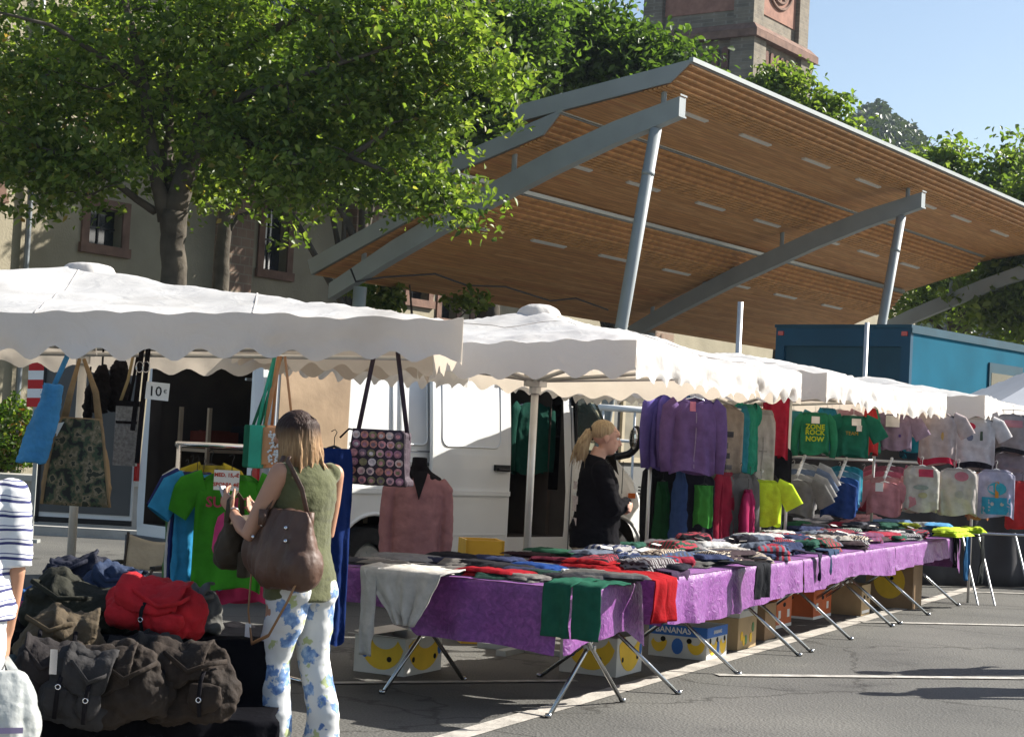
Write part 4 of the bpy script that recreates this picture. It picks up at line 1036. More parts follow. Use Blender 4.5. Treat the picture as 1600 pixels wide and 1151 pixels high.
# grey tent beyond
c = atY(1700, 590, 25.0)
tn = thing('market_tent', 'grey-blue pointed tent roof rising behind the last canopy at the right edge', 'tent', (c.x, c.y, 0))
f = MB(); M_TENT = mat('grey_tent_cloth', (.38, .40, .44), .7, .05, 2, .1, trans=.1)
f.grid(lambda u, v: (lambda x, y: (x, y, 2.30 + 1.05 * max(0, 1 - max(abs(x), abs(y)) / 2.0) ** 1.1))(-2 + 4 * u, -2 + 4 * v), 20, 20); f.build('roof_cloth', M_TENT, tn, smooth=False)
for x, y in ((-1.95, -1.95), (1.95, -1.95), (1.95, 1.95), (-1.95, 1.95)):
    f = MB(); f.tube([(x, y, 0), (x, y, 2.35)], .025, 8); f.build('leg', M_ALU, tn)

# ------------------------------------------------------------------ tables
def velvet():
    m = bpy.data.materials.new('purple_crushed_velvet'); m.use_nodes = True; nt = m.node_tree; b = nt.nodes['Principled BSDF']; L = nt.links.new
    tc = N(nt, 'ShaderNodeTexCoord'); n1 = N(nt, 'ShaderNodeTexNoise'); n1.inputs['Scale'].default_value = 26; n1.inputs['Detail'].default_value = 8; n1.inputs['Distortion'].default_value = .9; L(tc.outputs['Object'], n1.inputs['Vector'])
    c = ramp(nt, n1.outputs['Fac'], [(.28, (.12, .024, .155)), (.5, (.18, .04, .22)), (.72, (.27, .07, .30))]); L(c, b.inputs['Base Color'])
    b.inputs['Roughness'].default_value = .42; b.inputs['Sheen Weight'].default_value = .45; b.inputs['Sheen Tint'].default_value = (.9, .55, 1, 1); b.inputs['Sheen Roughness'].default_value = .35; b.inputs['Specular IOR Level'].default_value = .5
    bp = N(nt, 'ShaderNodeBump'); bp.inputs['Strength'].default_value = .5; bp.inputs['Distance'].default_value = .02; L(n1.outputs[0], bp.inputs['Height']); L(bp.outputs[0], b.inputs['Normal'])
    return m
M_VELVET = velvet()
TZ = .74
def table_frame(t, L_, D_, xs, foot=.47, slant='D'):
    f = MB(); f.box((L_ / 2, D_ / 2, TZ - .012), (L_, D_, .024)); f.build('table_top', M_PLY, t)
    for x in xs:
        for s in (0, 1):
            q = MB(); a, b = (D_ / 2 - foot, D_ / 2 + foot); a, b = (a, b) if s == 0 else (b, a)
            xx = x + (.018 if s else -.018)
            q.tube([(xx, a, .0), (xx, min(D_ - .05, max(.05, b)), TZ - .03)], .0135, 8); q.tube([(xx, a, 0), (xx, a, .025)], .019, 8); q.build('leg', M_STEEL, t, smooth=True)
        q = MB(); q.box((x, D_ / 2, TZ / 2 - .005), (.07, .03, .03)); q.build('pivot', M_STEEL, t)
def cloth_over(label, t_loc, rz, L_, D_, drops, seed, group=None, fold=.018, fr=7.0):
    """velvet over a table: drops = (front, right, back, left) hem lengths, each a function of the position along that side or a number"""
    o = MB(); K = 40; z0 = TZ + .006
    o.grid(lambda u, v: (L_ * u, D_ * v, z0 + .003 * fbm(Vector((u * 9, v * 5, seed)))), 40, 12)
    sides = [((0, 0), (L_, 0)), ((L_, 0), (L_, D_)), ((L_, D_), (0, D_)), ((0, D_), (0, 0))]
    for k, (a, b) in enumerate(sides):
        l = math.hypot(b[0] - a[0], b[1] - a[1]); nx, ny = (b[1] - a[1]) / l, -(b[0] - a[0]) / l; dr = drops[k]
        def fn(u, v):
            s = u * l; d = dr(u) if callable(dr) else dr
            amp = fold * v ** .7 * (.6 + .8 * abs(fbm(Vector((s * .9, seed, k)))))
            o_ = .012 + amp * (1 + math.sin(s * fr * 2 + 3 * fbm(Vector((s * 1.1, k, seed)))) ) + .012 * v * fbm(Vector((s * 5, v * 2, seed + k)))
            c = .03 * v * (1 if u > .999 or u < .001 else 0)
            bend = math.sin(min(1, v * 12) * math.pi / 2)
            return (a[0] + (b[0] - a[0]) * u + nx * o_ * bend, a[1] + (b[1] - a[1]) * u + ny * o_ * bend, z0 - d * v - .004 * (1 - bend) + .008 * v * fbm(Vector((s * 2, seed, k + 7))))
        o.grid(fn, int(l / .022), 12)
    ob = o.build('tablecloth', M_VELVET, None, smooth=True); ob.location = t_loc; ob.rotation_euler = (0, 0, rz)
    tag(ob, label, 'tablecloth', group or 'purple tablecloths'); return ob
# front table: corner B nearest the camera, local x along -w reversed: build with x from the left end D towards B, y back along e
Bc = atZ(878, 918, .745); Cc = atZ(1003, 905, .745)
ee = (Cc - Bc).normalized(); ee.z = 0; ee.normalize(); ww = Vector((ee.y, -ee.x, 0))     # ww points right-front; local x
L0, D0 = 1.62, 1.0
T0 = Bc - ww * 0 ; org0 = Bc - ww * L0; org0.z = 0
rz0 = math.atan2(ww.y, ww.x)
t = thing('folding_table', 'front folding table standing endwise to the row with two steel X-frames', 'table', org0, rz0, 'folding tables of the clothes stall')
table_frame(t, L0, D0, (.42, L0 - .06), .44)
cloth_over('purple velvet cloth on the front table, hanging low at its near corner', org0, rz0, L0, D0,
           (lambda u: np.interp(u, [0, .33, .36, .42, .8, 1], [.20, .22, .24, .36, .36, .38]), lambda u: np.interp(u, [0, .3, .8, 1], [.38, .33, .30, .40]), .2, .22), 3.0, fold=.03)
def on0(x, y): return org0 + ww * x + ee * y
E0 = atZ(1040, 903, .745); E0.z = 0
rzr = math.atan2(RW.y, RW.x)
TLn = 2.98; ROWT = []
names = ['first', 'middle', 'last']
for k in range(3):
    o_ = E0 + RW * (k * (TLn + .02))
    t = thing('folding_table', ('folding table of the row nearest the front table', 'middle folding table of the row, above the orange cartons', 'last folding table of the row at the far end')[k], 'table', o_, rzr, 'folding tables of the clothes stall')
    table_frame(t, TLn, .92, (.25, 1.45, TLn - .06), .50); ROWT.append(o_)
    hem = [(lambda u: .285 + .035 * math.sin(u * 5)), (lambda u: .235 + .03 * math.sin(u * 7 + 1)), (lambda u: np.interp(u, [0, .5, .8, 1], [.23, .21, .20, .40]))][k]
    cloth_over(('bright purple cloth on the first table of the row', 'bright purple cloth with a gathered fold on the middle table of the row', 'purple cloth on the far end table of the row')[k], o_, rzr, TLn, .92, (hem, .34 if k == 2 else .25, .2, .3 if k == 0 else .2), 5.0 + k, fold=.022)
ROWE = RW
def row_end(): return E0 + RW * 8.2
# ------------------------------------------------------------------ cartons under the tables
M_CTN = {'white': mat('carton_white', (.55, .54, .50), .8, .08, 5, .05), 'orange': mat('carton_orange', (.55, .12, .03), .75, .12, 5, .05), 'brown': mat('carton_brown', (.30, .19, .10), .85, .15, 5, .1), 'tan': mat('carton_tan', (.42, .30, .16), .85, .15, 5, .1)}
M_YEL = mat('print_yellow', (.75, .48, .03), .7, .1, 6, 0); M_BLU = mat('print_blue', (.03, .13, .42), .7, .1, 6, 0); M_GRN = mat('print_green', (.10, .22, .08), .7, .2, 8, 0); M_HOLE = mat('carton_hole', (.01, .01, .01), .9, .1, 5, 0)
def carton(label, px, py, lr, ln, h, col, deco, z=0.0, flaps=False, ang=0.0, open_top=True, at=None):
    """nearest bottom corner at pixel (px, py) on height z; sides run lr along the row and ln behind it"""
    c = at if at is not None else atZ(px, py, z); m = M_CTN[col]
    rz = rzr + ang
    t = thing('carton', label, 'carton', (c.x, c.y, z), rz, 'fruit cartons under the tables')
    T = .006; f = MB()
    f.box((lr / 2, T / 2, h / 2), (lr, T, h)); f.box((lr / 2, ln - T / 2, h / 2), (lr, T, h)); f.box((T / 2, ln / 2, h / 2), (T, ln - 2 * T - .002, h)); f.box((lr - T / 2, ln / 2, h / 2), (T, ln - 2 * T - .002, h)); f.box((lr / 2, ln / 2, T / 2 + .001), (lr - .02, ln - .02, T))
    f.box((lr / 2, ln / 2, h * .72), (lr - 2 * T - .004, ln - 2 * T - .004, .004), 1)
    if not open_top: f.box((lr / 2, ln / 2, h - .012), (lr - 2 * T - .004, ln - 2 * T - .004, .006))
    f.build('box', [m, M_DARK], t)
    if flaps:
        for y, a in ((0.0, R(-12)), (ln, R(10))):
            q = MB(); q.box((lr / 2, y + (-.06 if y == 0 else -.05), h + .012), (lr, .12, .004), rx=a); q.build('flap', m, t)
        q = MB(); q.box((-.05, ln / 2, h + .012), (.12, ln * .96, .004), ry=R(9)); q.build('flap', m, t)
    def on_front(poly, mt, d=.002, nm='print'): q = MB(); q.prism(poly, (0, -.0005, 0), (1, 0, 0), (0, 0, 1), d); return q.build(nm, mt, t)     # long side facing right-front
    def on_left(poly, mt, d=.002, nm='print'): q = MB(); q.prism([(-x, y) for x, y in poly][::-1], (-.0005, 0, 0), (0, -1, 0), (0, 0, 1), d); return q.build(nm, mt, t)
    def ell(cx, cy, a, b, n=14): return [(cx + a * math.cos(2 * math.pi * k / n), cy + b * math.sin(2 * math.pi * k / n)) for k in range(n)]
    def crescent(cx, cy, w, hh, flip=1):
        o = [(cx + flip * w * math.cos(t_), cy + hh * math.sin(t_)) for t_ in [math.pi + math.pi * k / 12 * .94 for k in range(13)]]
        i = [(cx + flip * w * .62 * math.cos(t_) + flip * w * .1, cy + hh * .25 + hh * .45 * math.sin(t_)) for t_ in [math.pi + math.pi * k / 12 * .94 for k in range(13)]][::-1]
        return o + i if flip > 0 else (o + i)[::-1]
    if deco == 'banana':
        on_front(crescent(lr * .52, h * .82, lr * .44, h * .74), M_YEL); on_left(crescent(ln * .45, h * .82, ln * .42, h * .70, -1), M_YEL)
        for x in (.22, .80): on_front(ell(lr * x, h * .42, .018, .018), M_HOLE, .004, 'hand_hole')
        on_left(ell(ln * .78, h * .6, .028, .045), M_BLU, .0035); on_left(ell(ln * .3, h * .42, .018, .018), M_HOLE, .004, 'hand_hole'); on_front(ell(lr * .92, h * .62, .025, .04), M_BLU, .0035)
    elif deco == 'bananas':
        on_front([(0, h * .68), (lr, h * .68), (lr, h), (0, h)], M_BLU); on_left([(0, h * .68), (ln, h * .68), (ln, h), (0, h)], M_BLU)
        text('BANANAS', .062, 'lettering', M_CARD, t, (-.004, ln * .58, h * .76), R(90), R(-90), .0008, bold=.001)
        text('BANANAS', .04, 'lettering', M_CARD, t, (lr * .5, -.004, h * .78), R(90), 0, .0008)
        on_left(ell(ln * .5, h * .36, .045, .06), M_BLU, .0035); on_front(crescent(lr * .3, h * .52, lr * .2, h * .4), M_YEL); on_front(ell(lr * .55, h * .32, .025, .05), M_BLU, .0035); on_front(crescent(lr * .8, h * .5, lr * .16, h * .4), M_YEL)
        on_left(crescent(ln * .18, h * .5, ln * .15, h * .36), M_YEL); on_left(crescent(ln * .82, h * .5, ln * .14, h * .36), M_YEL)
        for x in (.16, .5, .86): on_front(ell(lr * x, h * .58, .017, .02), M_HOLE, .004, 'hand_hole')
        on_left(ell(ln * .3, h * .55, .02, .02), M_HOLE, .004, 'hand_hole'); on_left(ell(ln * .75, h * .55, .02, .02), M_HOLE, .004, 'hand_hole')
    elif deco == 'holes':
        for x in (.3, .7): on_front(ell(lr * x, h * .6, .03, .02), M_HOLE, .004, 'hand_hole')
        on_front([(lr * .08, .02), (lr * .92, .02), (lr * .92, .05), (lr * .08, .05)], M_CARD)
    elif deco == 'orange':
        on_front(ell(lr * .5, h * .72, .035, .02), M_HOLE, .004, 'hand_hole'); on_left(ell(ln * .5, h * .72, .035, .02), M_HOLE, .004, 'hand_hole')
        for x in (.2, .78): on_front([(lr * x - .035, h * .30), (lr * x + .035, h * .30), (lr * x + .035, h * .55), (lr * x - .035, h * .55)], M_CARD)
        on_front([(0, 0), (lr, 0), (lr, h * .10), (0, h * .10)], M_CARD); on_left([(0, 0), (ln, 0), (ln, h * .08), (0, h * .08)], M_CARD)
    elif deco == 'green':
        rn = random.Random(4)
        for k in range(5): on_front(ell(lr * rn.uniform(.15, .85), h * rn.uniform(.2, .75), .03, .04, 9), M_GRN if k % 2 else M_YEL, .002 + .0006 * k)
    elif deco == 'circle':
        on_left(ell(ln * .5, h * .55, ln * .33, h * .36, 24), M_YEL); on_left(ell(ln * .45, h * .62, .02, .02), M_HOLE, .004, 'hand_hole')
    elif deco == 'grey':
        on_front([(lr * .2, h * .25), (lr * .8, h * .25), (lr * .8, h * .55), (lr * .2, h * .55)], mat('print_grey', (.25, .27, .32), .7, .1, 6, 0)); on_front(ell(lr * .5, h * .78, .035, .018), M_HOLE, .004, 'hand_hole')
    return t
carton('open white banana carton with yellow crescents under the left of the front table', 631, 1057, .50, .38, .24, 'white', 'banana', flaps=True)
carton('white banana carton with a big yellow crescent behind the near X-leg of the front table', 962, 1058, .46, .42, .26, 'white', 'banana')
carton('white and blue banana carton lettered BANANAS under the first row table', 1103, 1032, .46, .46, .24, 'white', 'bananas')
carton('beige fruit carton with green leaf print carrying the pale carton', 1152, 1016, .46, .36, .25, 'tan', 'green')
carton('small plain brown carton right behind the green printed one', 1194, 1000, .30, .30, .30, 'brown', 'none')
c_ = atZ(1152, 1016, 0); carton('pale carton with hand holes stacked on the green printed carton', 0, 0, .44, .40, .20, 'white', 'grey', z=.252, at=Vector((c_.x, c_.y, 0)) + RW * .01 - RN * .005)
carton('orange carton with one hand hole standing alone under the middle table', 1212, 982, .46, .42, .28, 'orange', 'orange')
carton('wide orange carton with white patches under the right of the middle table', 1270, 968, .62, .46, .27, 'orange', 'orange')
c_ = atZ(1270, 968, 0); carton('brown carton with holes stacked on the wide orange carton', 0, 0, .46, .40, .22, 'brown', 'holes', z=.272, at=Vector((c_.x, c_.y, 0)) + RW * .08 + RN * .03)
carton('tan carton half hidden between the orange and tall brown cartons', 1345, 962, .34, .34, .30, 'tan', 'holes')
carton('tall brown carton printed with a yellow disc at the far end of the tables', 1425, 952, .42, .50, .50, 'brown', 'circle', open_top=False)
c_ = atZ(1152, 1016, 0); carton('brown carton in the dark behind the stacked pale carton', 0, 0, .42, .4, .42, 'brown', 'none', at=Vector((c_.x, c_.y, 0)) + RN * .45 + RW * .7)
# yellow crate seen behind the front table
c_ = atY(782, 862, 13.2); yc = thing('crate', 'yellow plastic crate behind the front table beside the canopy pole', 'crate', (c_.x - .12, 13.2, 0), R(12))
f = MB(); zt_ = atY(782, 845, 13.2).z
f.box((0, 0, zt_ / 2), (.28, .02, zt_)); f.box((0, .3, zt_ / 2), (.28, .02, zt_)); f.box((-.14, .15, zt_ / 2), (.02, .32, zt_)); f.box((.14, .15, zt_ / 2), (.02, .32, zt_)); f.build('box', mat('crate_yellow', (.62, .36, .03), .5, .1, 4, .05), yc)

# ------------------------------------------------------------------ clothes lying on the tables
def fold_mb(w_, d_, h, seed, lay=3, crisp=.0):
    f = MB(); rd = random.Random(int(seed * 97) & 0xffff)
    nl = 2 if h < .04 else 3 if h < .08 else 4; zb = .0005
    for L_ in range(nl):
        top = L_ == nl - 1; th = h / nl * (1.15 if top else 1.0)
        kx, ky = rd.uniform(.82, 1.04), rd.uniform(.78, 1.04); ox, oy = rd.uniform(-.06, .06) * w_, rd.uniform(-.07, .07) * d_; ro = rd.uniform(-.13, .13); sd = seed + 7.7 * L_
        cr, sr = math.cos(ro), math.sin(ro); skew = rd.uniform(-.16, .16); fl = rd.uniform(-.5, .5)
        def fn(u, v, bot=False):
            x, y = 2 * u - 1, 2 * v - 1
            e1 = 1 + .10 * fbm(Vector((y * 1.8, sd, 1))) + .04 * fbm(Vector((y * 7, sd, 2))); e2 = 1 + .12 * fbm(Vector((x * 1.8, sd, 4))) + .04 * fbm(Vector((x * 7, sd, 3)))
            X, Y = x * w_ / 2 * kx * e1 + skew * y * d_ * .5, y * d_ / 2 * ky * e2
            k = max(0, (1 - abs(x) ** 9) * (1 - abs(y) ** 9)) ** .5
            wr_ = .55 * abs(fbm(Vector((x * 1.2 + y * .6, y * 1.6 - x * .5, sd)))) + .30 * abs(fbm(Vector((x * 4, y * 3, sd + 9))))
            if top: wr_ += .35 * (1 if y * .8 + x * .4 > fl else 0) 
            z = zb + (0 if bot else th * k * (1.25 - min(1.0, wr_)))
            X, Y = X * cr - Y * sr + ox, X * sr + Y * cr + oy
            return (X, Y, z)
        f.grid(fn, 20, 14); f.grid(lambda u, v: fn(u, v, True), 20, 14, flip=True)
        zb += th * .72
    return f
HEAP = 'clothes laid out on the tables'
def lay(label, px, py, w_, d_, h, col, ang=0.0, z=.752, film=False, name='folded_garment', cat='garment', on='row', seed=None):
    c = atZ(px, py, z + h * .5); sd = seed if seed is not None else px * .37 + py * .11
    m = shiny(col) if film else cloth(col)
    o = fold_mb(w_ * (1.18 if 'card' not in name else 1), d_ * (1.25 if 'card' not in name else 1), h, sd).build(name, m, None, smooth=True)
    o.location = (c.x, c.y, z); o.rotation_euler = (0, 0, (rzr if on == 'row' else rz0) + R(ang))
    tag(o, label, cat, HEAP); return o
def drape(label, px, py, w_, over, back, col, on='row', film=False, seed=1.0, split=False, zt=.765, name='draped_garment', taper=0.0, kick=.0):
    """garment lying back from the table's front edge and hanging over it; (px, py) = where it crosses the edge"""
    c = atZ(px, py, zt); ax = RW if on == 'row' else ww; inn = RN if on == 'row' else ee
    if on == 'rowside': ax, inn = ee, -ww
    m = shiny(col) if film else cloth(col)
    f = MB(); Lt = back + over
    def mk(s0, s1, sg):
        def fn(u, v):
            s = s0 + (s1 - s0) * u; l = v * Lt; wv = .012 * math.sin(s * 38 + seed * 3 + 2 * fbm(Vector((s * 4, l * 2, seed)))) + .018 * fbm(Vector((s * 7, l * 4, seed)))
            if l < back:
                y = back - l; z = .014 + .010 * fbm(Vector((s * 6, l * 5, seed + 3))); e = min(1, y / .06)
                p = Vector((s, y - .0, z * (.6 + .4 * e)))
                p.x += .03 * fbm(Vector((l * 3, seed, sg)))
            else:
                dd = l - back; b = min(1, dd / .05); sn = math.sin(b * math.pi / 2)
                k = 1 + (-taper) * (dd / over)
                p = Vector((s0 + (s1 - s0) * .5 + (s - (s0 + s1) / 2) * k + kick * dd, -.055 - wv * sn * (.4 + dd / over) - .012, .012 * (1 - b) - dd))
            return p
        f.sheet(fn, max(6, int(abs(s1 - s0) / .012)), 36, .008)
    if split: mk(-w_ / 2, -.006, 0); mk(.006, w_ / 2, 1)
    else: mk(-w_ / 2, w_ / 2, 0)
    o = f.build(name, m, None, smooth=True); o.location = c; o.rotation_euler = (0, 0, math.atan2(ax.y, ax.x))
    # local y is behind the edge: z-up, x along ax => y = z x x
    if (ZUP.cross(ax)).dot(inn) < 0: o.scale = (1, -1, 1)
    tag(o, label, 'garment', HEAP); return o
# front table
WG = (.30, .29, .28)
lay('grey folded pullovers at the back left corner of the front table', 640, 869, .34, .26, .05, (.20, .20, .21), 6, on='front')
lay('second thin grey top lying left of the grey pullovers', 592, 876, .24, .22, .035, (.25, .235, .23), -8, on='front')
lay('black folded top at the back of the front table beside the grey pullovers', 712, 868, .30, .24, .05, (.018, .018, .024), 4, on='front')
lay('dark navy folded jersey between the black top and the canopy pole', 775, 872, .28, .22, .05, (.03, .04, .09), -5, on='front')
lay('white top lying flat in the middle of the front table', 668, 887, .42, .24, .03, (.50, .48, .44), 8, on='front')
lay('white price card leaning on the clothes left of the blue shirt', 786, 882, .10, .06, .012, (.75, .74, .70), 20, on='front', name='price_card', cat='card')
lay('bright red folded shirt at the front edge of the front table', 776, 892, .36, .24, .055, (.28, .010, .018), 3, on='front')
lay('royal blue folded shirt right behind the bright red one', 842, 884, .30, .24, .05, (.012, .045, .18), -4, on='front')
lay('charcoal patterned shirts in clear film on the front right corner of the front table', 940, 898, .44, .26, .06, (.07, .07, .07), 30, film=True, on='front')
lay('black folded top under the pole on the front table', 832, 866, .26, .2, .04, (.03, .015, .02), 5, on='front')
lay('dark green folded shirt behind the seller\'s side of the front table', 868, 861, .34, .22, .05, (.02, .08, .05), 0, on='front', z=.76)
lay('maroon folded top between the green and the red shirts', 865, 873, .28, .18, .045, (.10, .015, .03), 12, on='front', z=.76)
lay('red folded shirt between the maroon top and the film-wrapped pile', 925, 878, .34, .22, .055, (.28, .010, .014), 10, on='front', z=.77)
lay('black film-wrapped tops behind the long red shirt', 990, 864, .32, .26, .06, (.02, .02, .024), 14, film=True, on='front', z=.77)
lay('white tag card on the pile between blue and charcoal shirts', 887, 890, .08, .06, .015, (.7, .7, .68), 30, on='front', name='price_card', cat='card', z=.79)
drape('long-sleeved white top hanging over the left front edge of the front table', 636, 893, .56, .30, .22, (.50, .48, .44), on='front', seed=2.2, taper=.75, kick=.15)
drape('white sleeve dangling to the carton from the left end of the front table', 588, 888, .13, .50, .16, (.50, .48, .44), on='front', seed=4.2, taper=.3, name='draped_sleeve')
drape('dark green shirt hanging over the near corner of the front table', 903, 915, .36, .29, .30, (.018, .10, .062), on='front', seed=3.1, split=True)
drape('pair of long red shirts hanging over the joint of front and row tables', 1024, 903, .36, .26, .42, (.30, .008, .012), seed=5.1, split=True)
drape('black and violet top peeping out between the two red shirts and the row cloth', 1048, 893, .34, .05, .34, (.05, .03, .06), seed=6.0)
# row, near part
lay('grey tops in a bulging clear bag on the first row table', 1048, 852, .62, .34, .12, (.11, .11, .125), 24, film=True)
lay('folded dark grey jacket in film left of the bulging bag', 1008, 857, .40, .24, .07, (.05, .045, .055), 30, film=True)
lay('charcoal sweater with green trim at the front edge of the first row table', 1083, 877, .46, .30, .04, (.10, .10, .095), 12)
lay('lilac grey tops spread in the middle of the first row table', 1120, 845, .80, .40, .06, (.28, .26, .33), 18)
lay('pale khaki top with red edge at the back of the first row table', 1090, 829, .58, .30, .06, (.34, .28, .22), 8)
lay('faded pink striped top beside the pale khaki one', 1140, 832, .50, .22, .06, (.38, .19, .19), 4, z=.77)
lay('beige folded top lying in front of the rack pole', 1185, 836, .60, .26, .05, (.36, .31, .25), 0)
lay('sunlit white top with a blue corner above the dark trousers', 1160, 852, .44, .22, .05, (.62, .61, .60), 6, z=.79)
lay('navy trousers with white side stripe stretched along the first row table', 1205, 858, .74, .22, .04, (.03, .04, .09), 4, z=.775)
lay('orange-red folded top left of the white striped shirt', 1205, 843, .40, .18, .05, (.55, .07, .03), -6, z=.79)
lay('light blue and white top on the navy trousers', 1240, 848, .40, .22, .05, (.42, .50, .55), 8, z=.79)
drape('black track trousers hanging over the edge of the first row table', 1178, 884, .30, .22, .22, (.016, .017, .02), seed=7.3, split=True)
drape('dark denim shorts hanging over the joint of first and middle row tables', 1290, 861, .34, .18, .25, (.035, .06, .11), seed=8.3, split=True)
drape('small dark sleeve hanging left of the dark denim shorts', 1268, 866, .12, .20, .22, (.03, .025, .05), seed=9.3)
lay('pale blue bundle lying over the dark denim shorts', 1268, 846, .34, .22, .06, (.35, .42, .48), 30, z=.78)
lay('orange striped shirt in front of the white top on the middle row table', 1262, 838, .56, .16, .05, (.60, .20, .08), 3, z=.78)
lay('sunlit white top on the middle row table', 1322, 835, .70, .26, .05, (.62, .62, .60), 2, z=.77)
# far part
lay('stack of black folded tops at the back beside the lime top', 1218, 797, .60, .34, .13, (.025, .02, .022), 0)
lay('stack of white shirts right of the black stack', 1260, 793, .62, .34, .14, (.50, .45, .43), 4)
lay('scarlet top lying across the grey fleece below the waterfall arms', 1222, 784, .50, .22, .13, (.48, .02, .03), -20, z=.80)
lay('crimson bundle left of the navy vests', 1296, 796, .34, .24, .16, (.46, .015, .03), 0, z=.78)
lay('crimson rolled top right of the twin crimson bundle', 1328, 795, .34, .24, .16, (.42, .012, .025), 8, z=.78)
lay('green folded sweater lying before the black stack', 1240, 819, .72, .28, .09, (.03, .15, .07), 6)
lay('light grey blouse between the white shirts and the raspberry top', 1270, 808, .60, .24, .10, (.42, .42, .45), -4, z=.77)
lay('raspberry red tops on the middle row table', 1318, 820, .66, .30, .10, (.33, .02, .055), 4)
lay('dusty pink blouse above the raspberry tops', 1345, 808, .60, .22, .11, (.42, .22, .25), -4, z=.78)
lay('dark navy jumper beside the raspberry tops', 1372, 824, .60, .30, .08, (.03, .03, .07), 20)
lay('mid blue top right of the dark navy jumper', 1392, 814, .56, .24, .08, (.10, .18, .32), -6, z=.78)
lay('black and yellow-green sports tops piled at the back of the last table', 1352, 798, .80, .30, .13, (.05, .07, .03), 10)
lay('black straps and tops behind the light blue sleeve', 1390, 797, .70, .30, .15, (.015, .015, .018), -20)
lay('bright red folded top in front of the white printed shirts', 1436, 805, .60, .28, .12, (.50, .02, .04), 0)
lay('yellow-green sports shirt at the front of the last table', 1418, 820, .50, .2, .08, (.40, .50, .06), 6, z=.77)
lay('sky blue shirt near the far end of the last table', 1466, 820, .66, .28, .09, (.09, .28, .52), 8)
lay('hi-vis yellow shirt lying on the far corner of the last table', 1487, 829, .60, .24, .10, (.50, .66, .05), -6, z=.80)
lay('grey speckled shirt between the yellow-green and sky blue ones', 1440, 818, .40, .26, .07, (.22, .24, .26), 0)
drape('light blue sleeve hanging over the edge of the last table', 1412, 834, .34, .24, .3, (.34, .50, .64), seed=11.0)
drape('black and lime top hanging from the last table beside the gathered fold', 1447, 834, .24, .20, .2, (.02, .03, .05), seed=12.0)
drape('black sports trousers hanging at the far end of the last table', 1484, 836, .26, .34, .2, (.016, .017, .02), seed=13.0, split=True)
drape('dark blue shirt with a light piping at the last table\'s end', 1502, 838, .22, .46, .2, (.02, .09, .20), seed=14.0)
drape('black top with lime hem hanging off the very end of the last table', 1525, 838, .22, .50, .16, (.018, .02, .02), seed=15.0)
lay('lime green cloth tied on the far table corner', 1520, 826, .28, .2, .09, (.55, .75, .05), 20, z=.80)
# small mixed pieces that fill the gaps
rn = random.Random(41)
for k in range(16):
    p = on0(.12 + (k % 8) * .19, rn.uniform(.14, .42) if k < 8 else rn.uniform(.5, .85))
    col = rn.choice([(.02, .02, .025), (.05, .05, .06), (.16, .15, .14), (.03, .035, .07), (.09, .015, .03), (.02, .05, .04)])
    o = fold_mb(rn.uniform(.28, .40), rn.uniform(.22, .30), rn.uniform(.025, .055), 200 + k * 3.3).build('folded_garment', cloth(col), None, smooth=True)
    o.location = (p.x, p.y, .750); o.rotation_euler = (0, 0, rz0 + R(rn.uniform(-25, 25)))
    tag(o, 'flat dark folded piece filling the gaps on the front table', 'garment', 'flat garments between the front table piles')
rn = random.Random(8)
pal = [(.02, .02, .03), (.02, .02, .025), (.07, .07, .085), (.30, .28, .26), (.03, .04, .09), (.24, .02, .04), (.10, .12, .16), (.05, .035, .04), (.02, .07, .05), (.42, .42, .42)]
for k in range(96):
    s_ = .25 + (k % 48) * .165; p = E0 + RW * s_ + RN * (rn.uniform(.48, .88) if k < 48 else rn.uniform(.16, .5)) + ZUP * (.04 if k < 48 and k % 2 else 0)
    o = fold_mb(rn.uniform(.28, .50), rn.uniform(.20, .32), rn.uniform(.04, .13), k * 3.3).build('folded_garment', (cloth(pal[rn.randrange(len(pal))]) if k % 3 else striped(pal[rn.randrange(len(pal))], rn.choice([(.28, .27, .27), (.30, .04, .06), (.06, .1, .2), (.45, .38, .3)]), rn.choice([22., 34., 60.]), k % 2)), None, smooth=True)
    o.location = (p.x, p.y, .751 + p.z); o.rotation_euler = (0, 0, rzr + R(rn.uniform(-30, 30)))
    tag(o, 'small crumpled garment wedged among the larger piles on the row tables', 'garment', 'small garments between the piles')

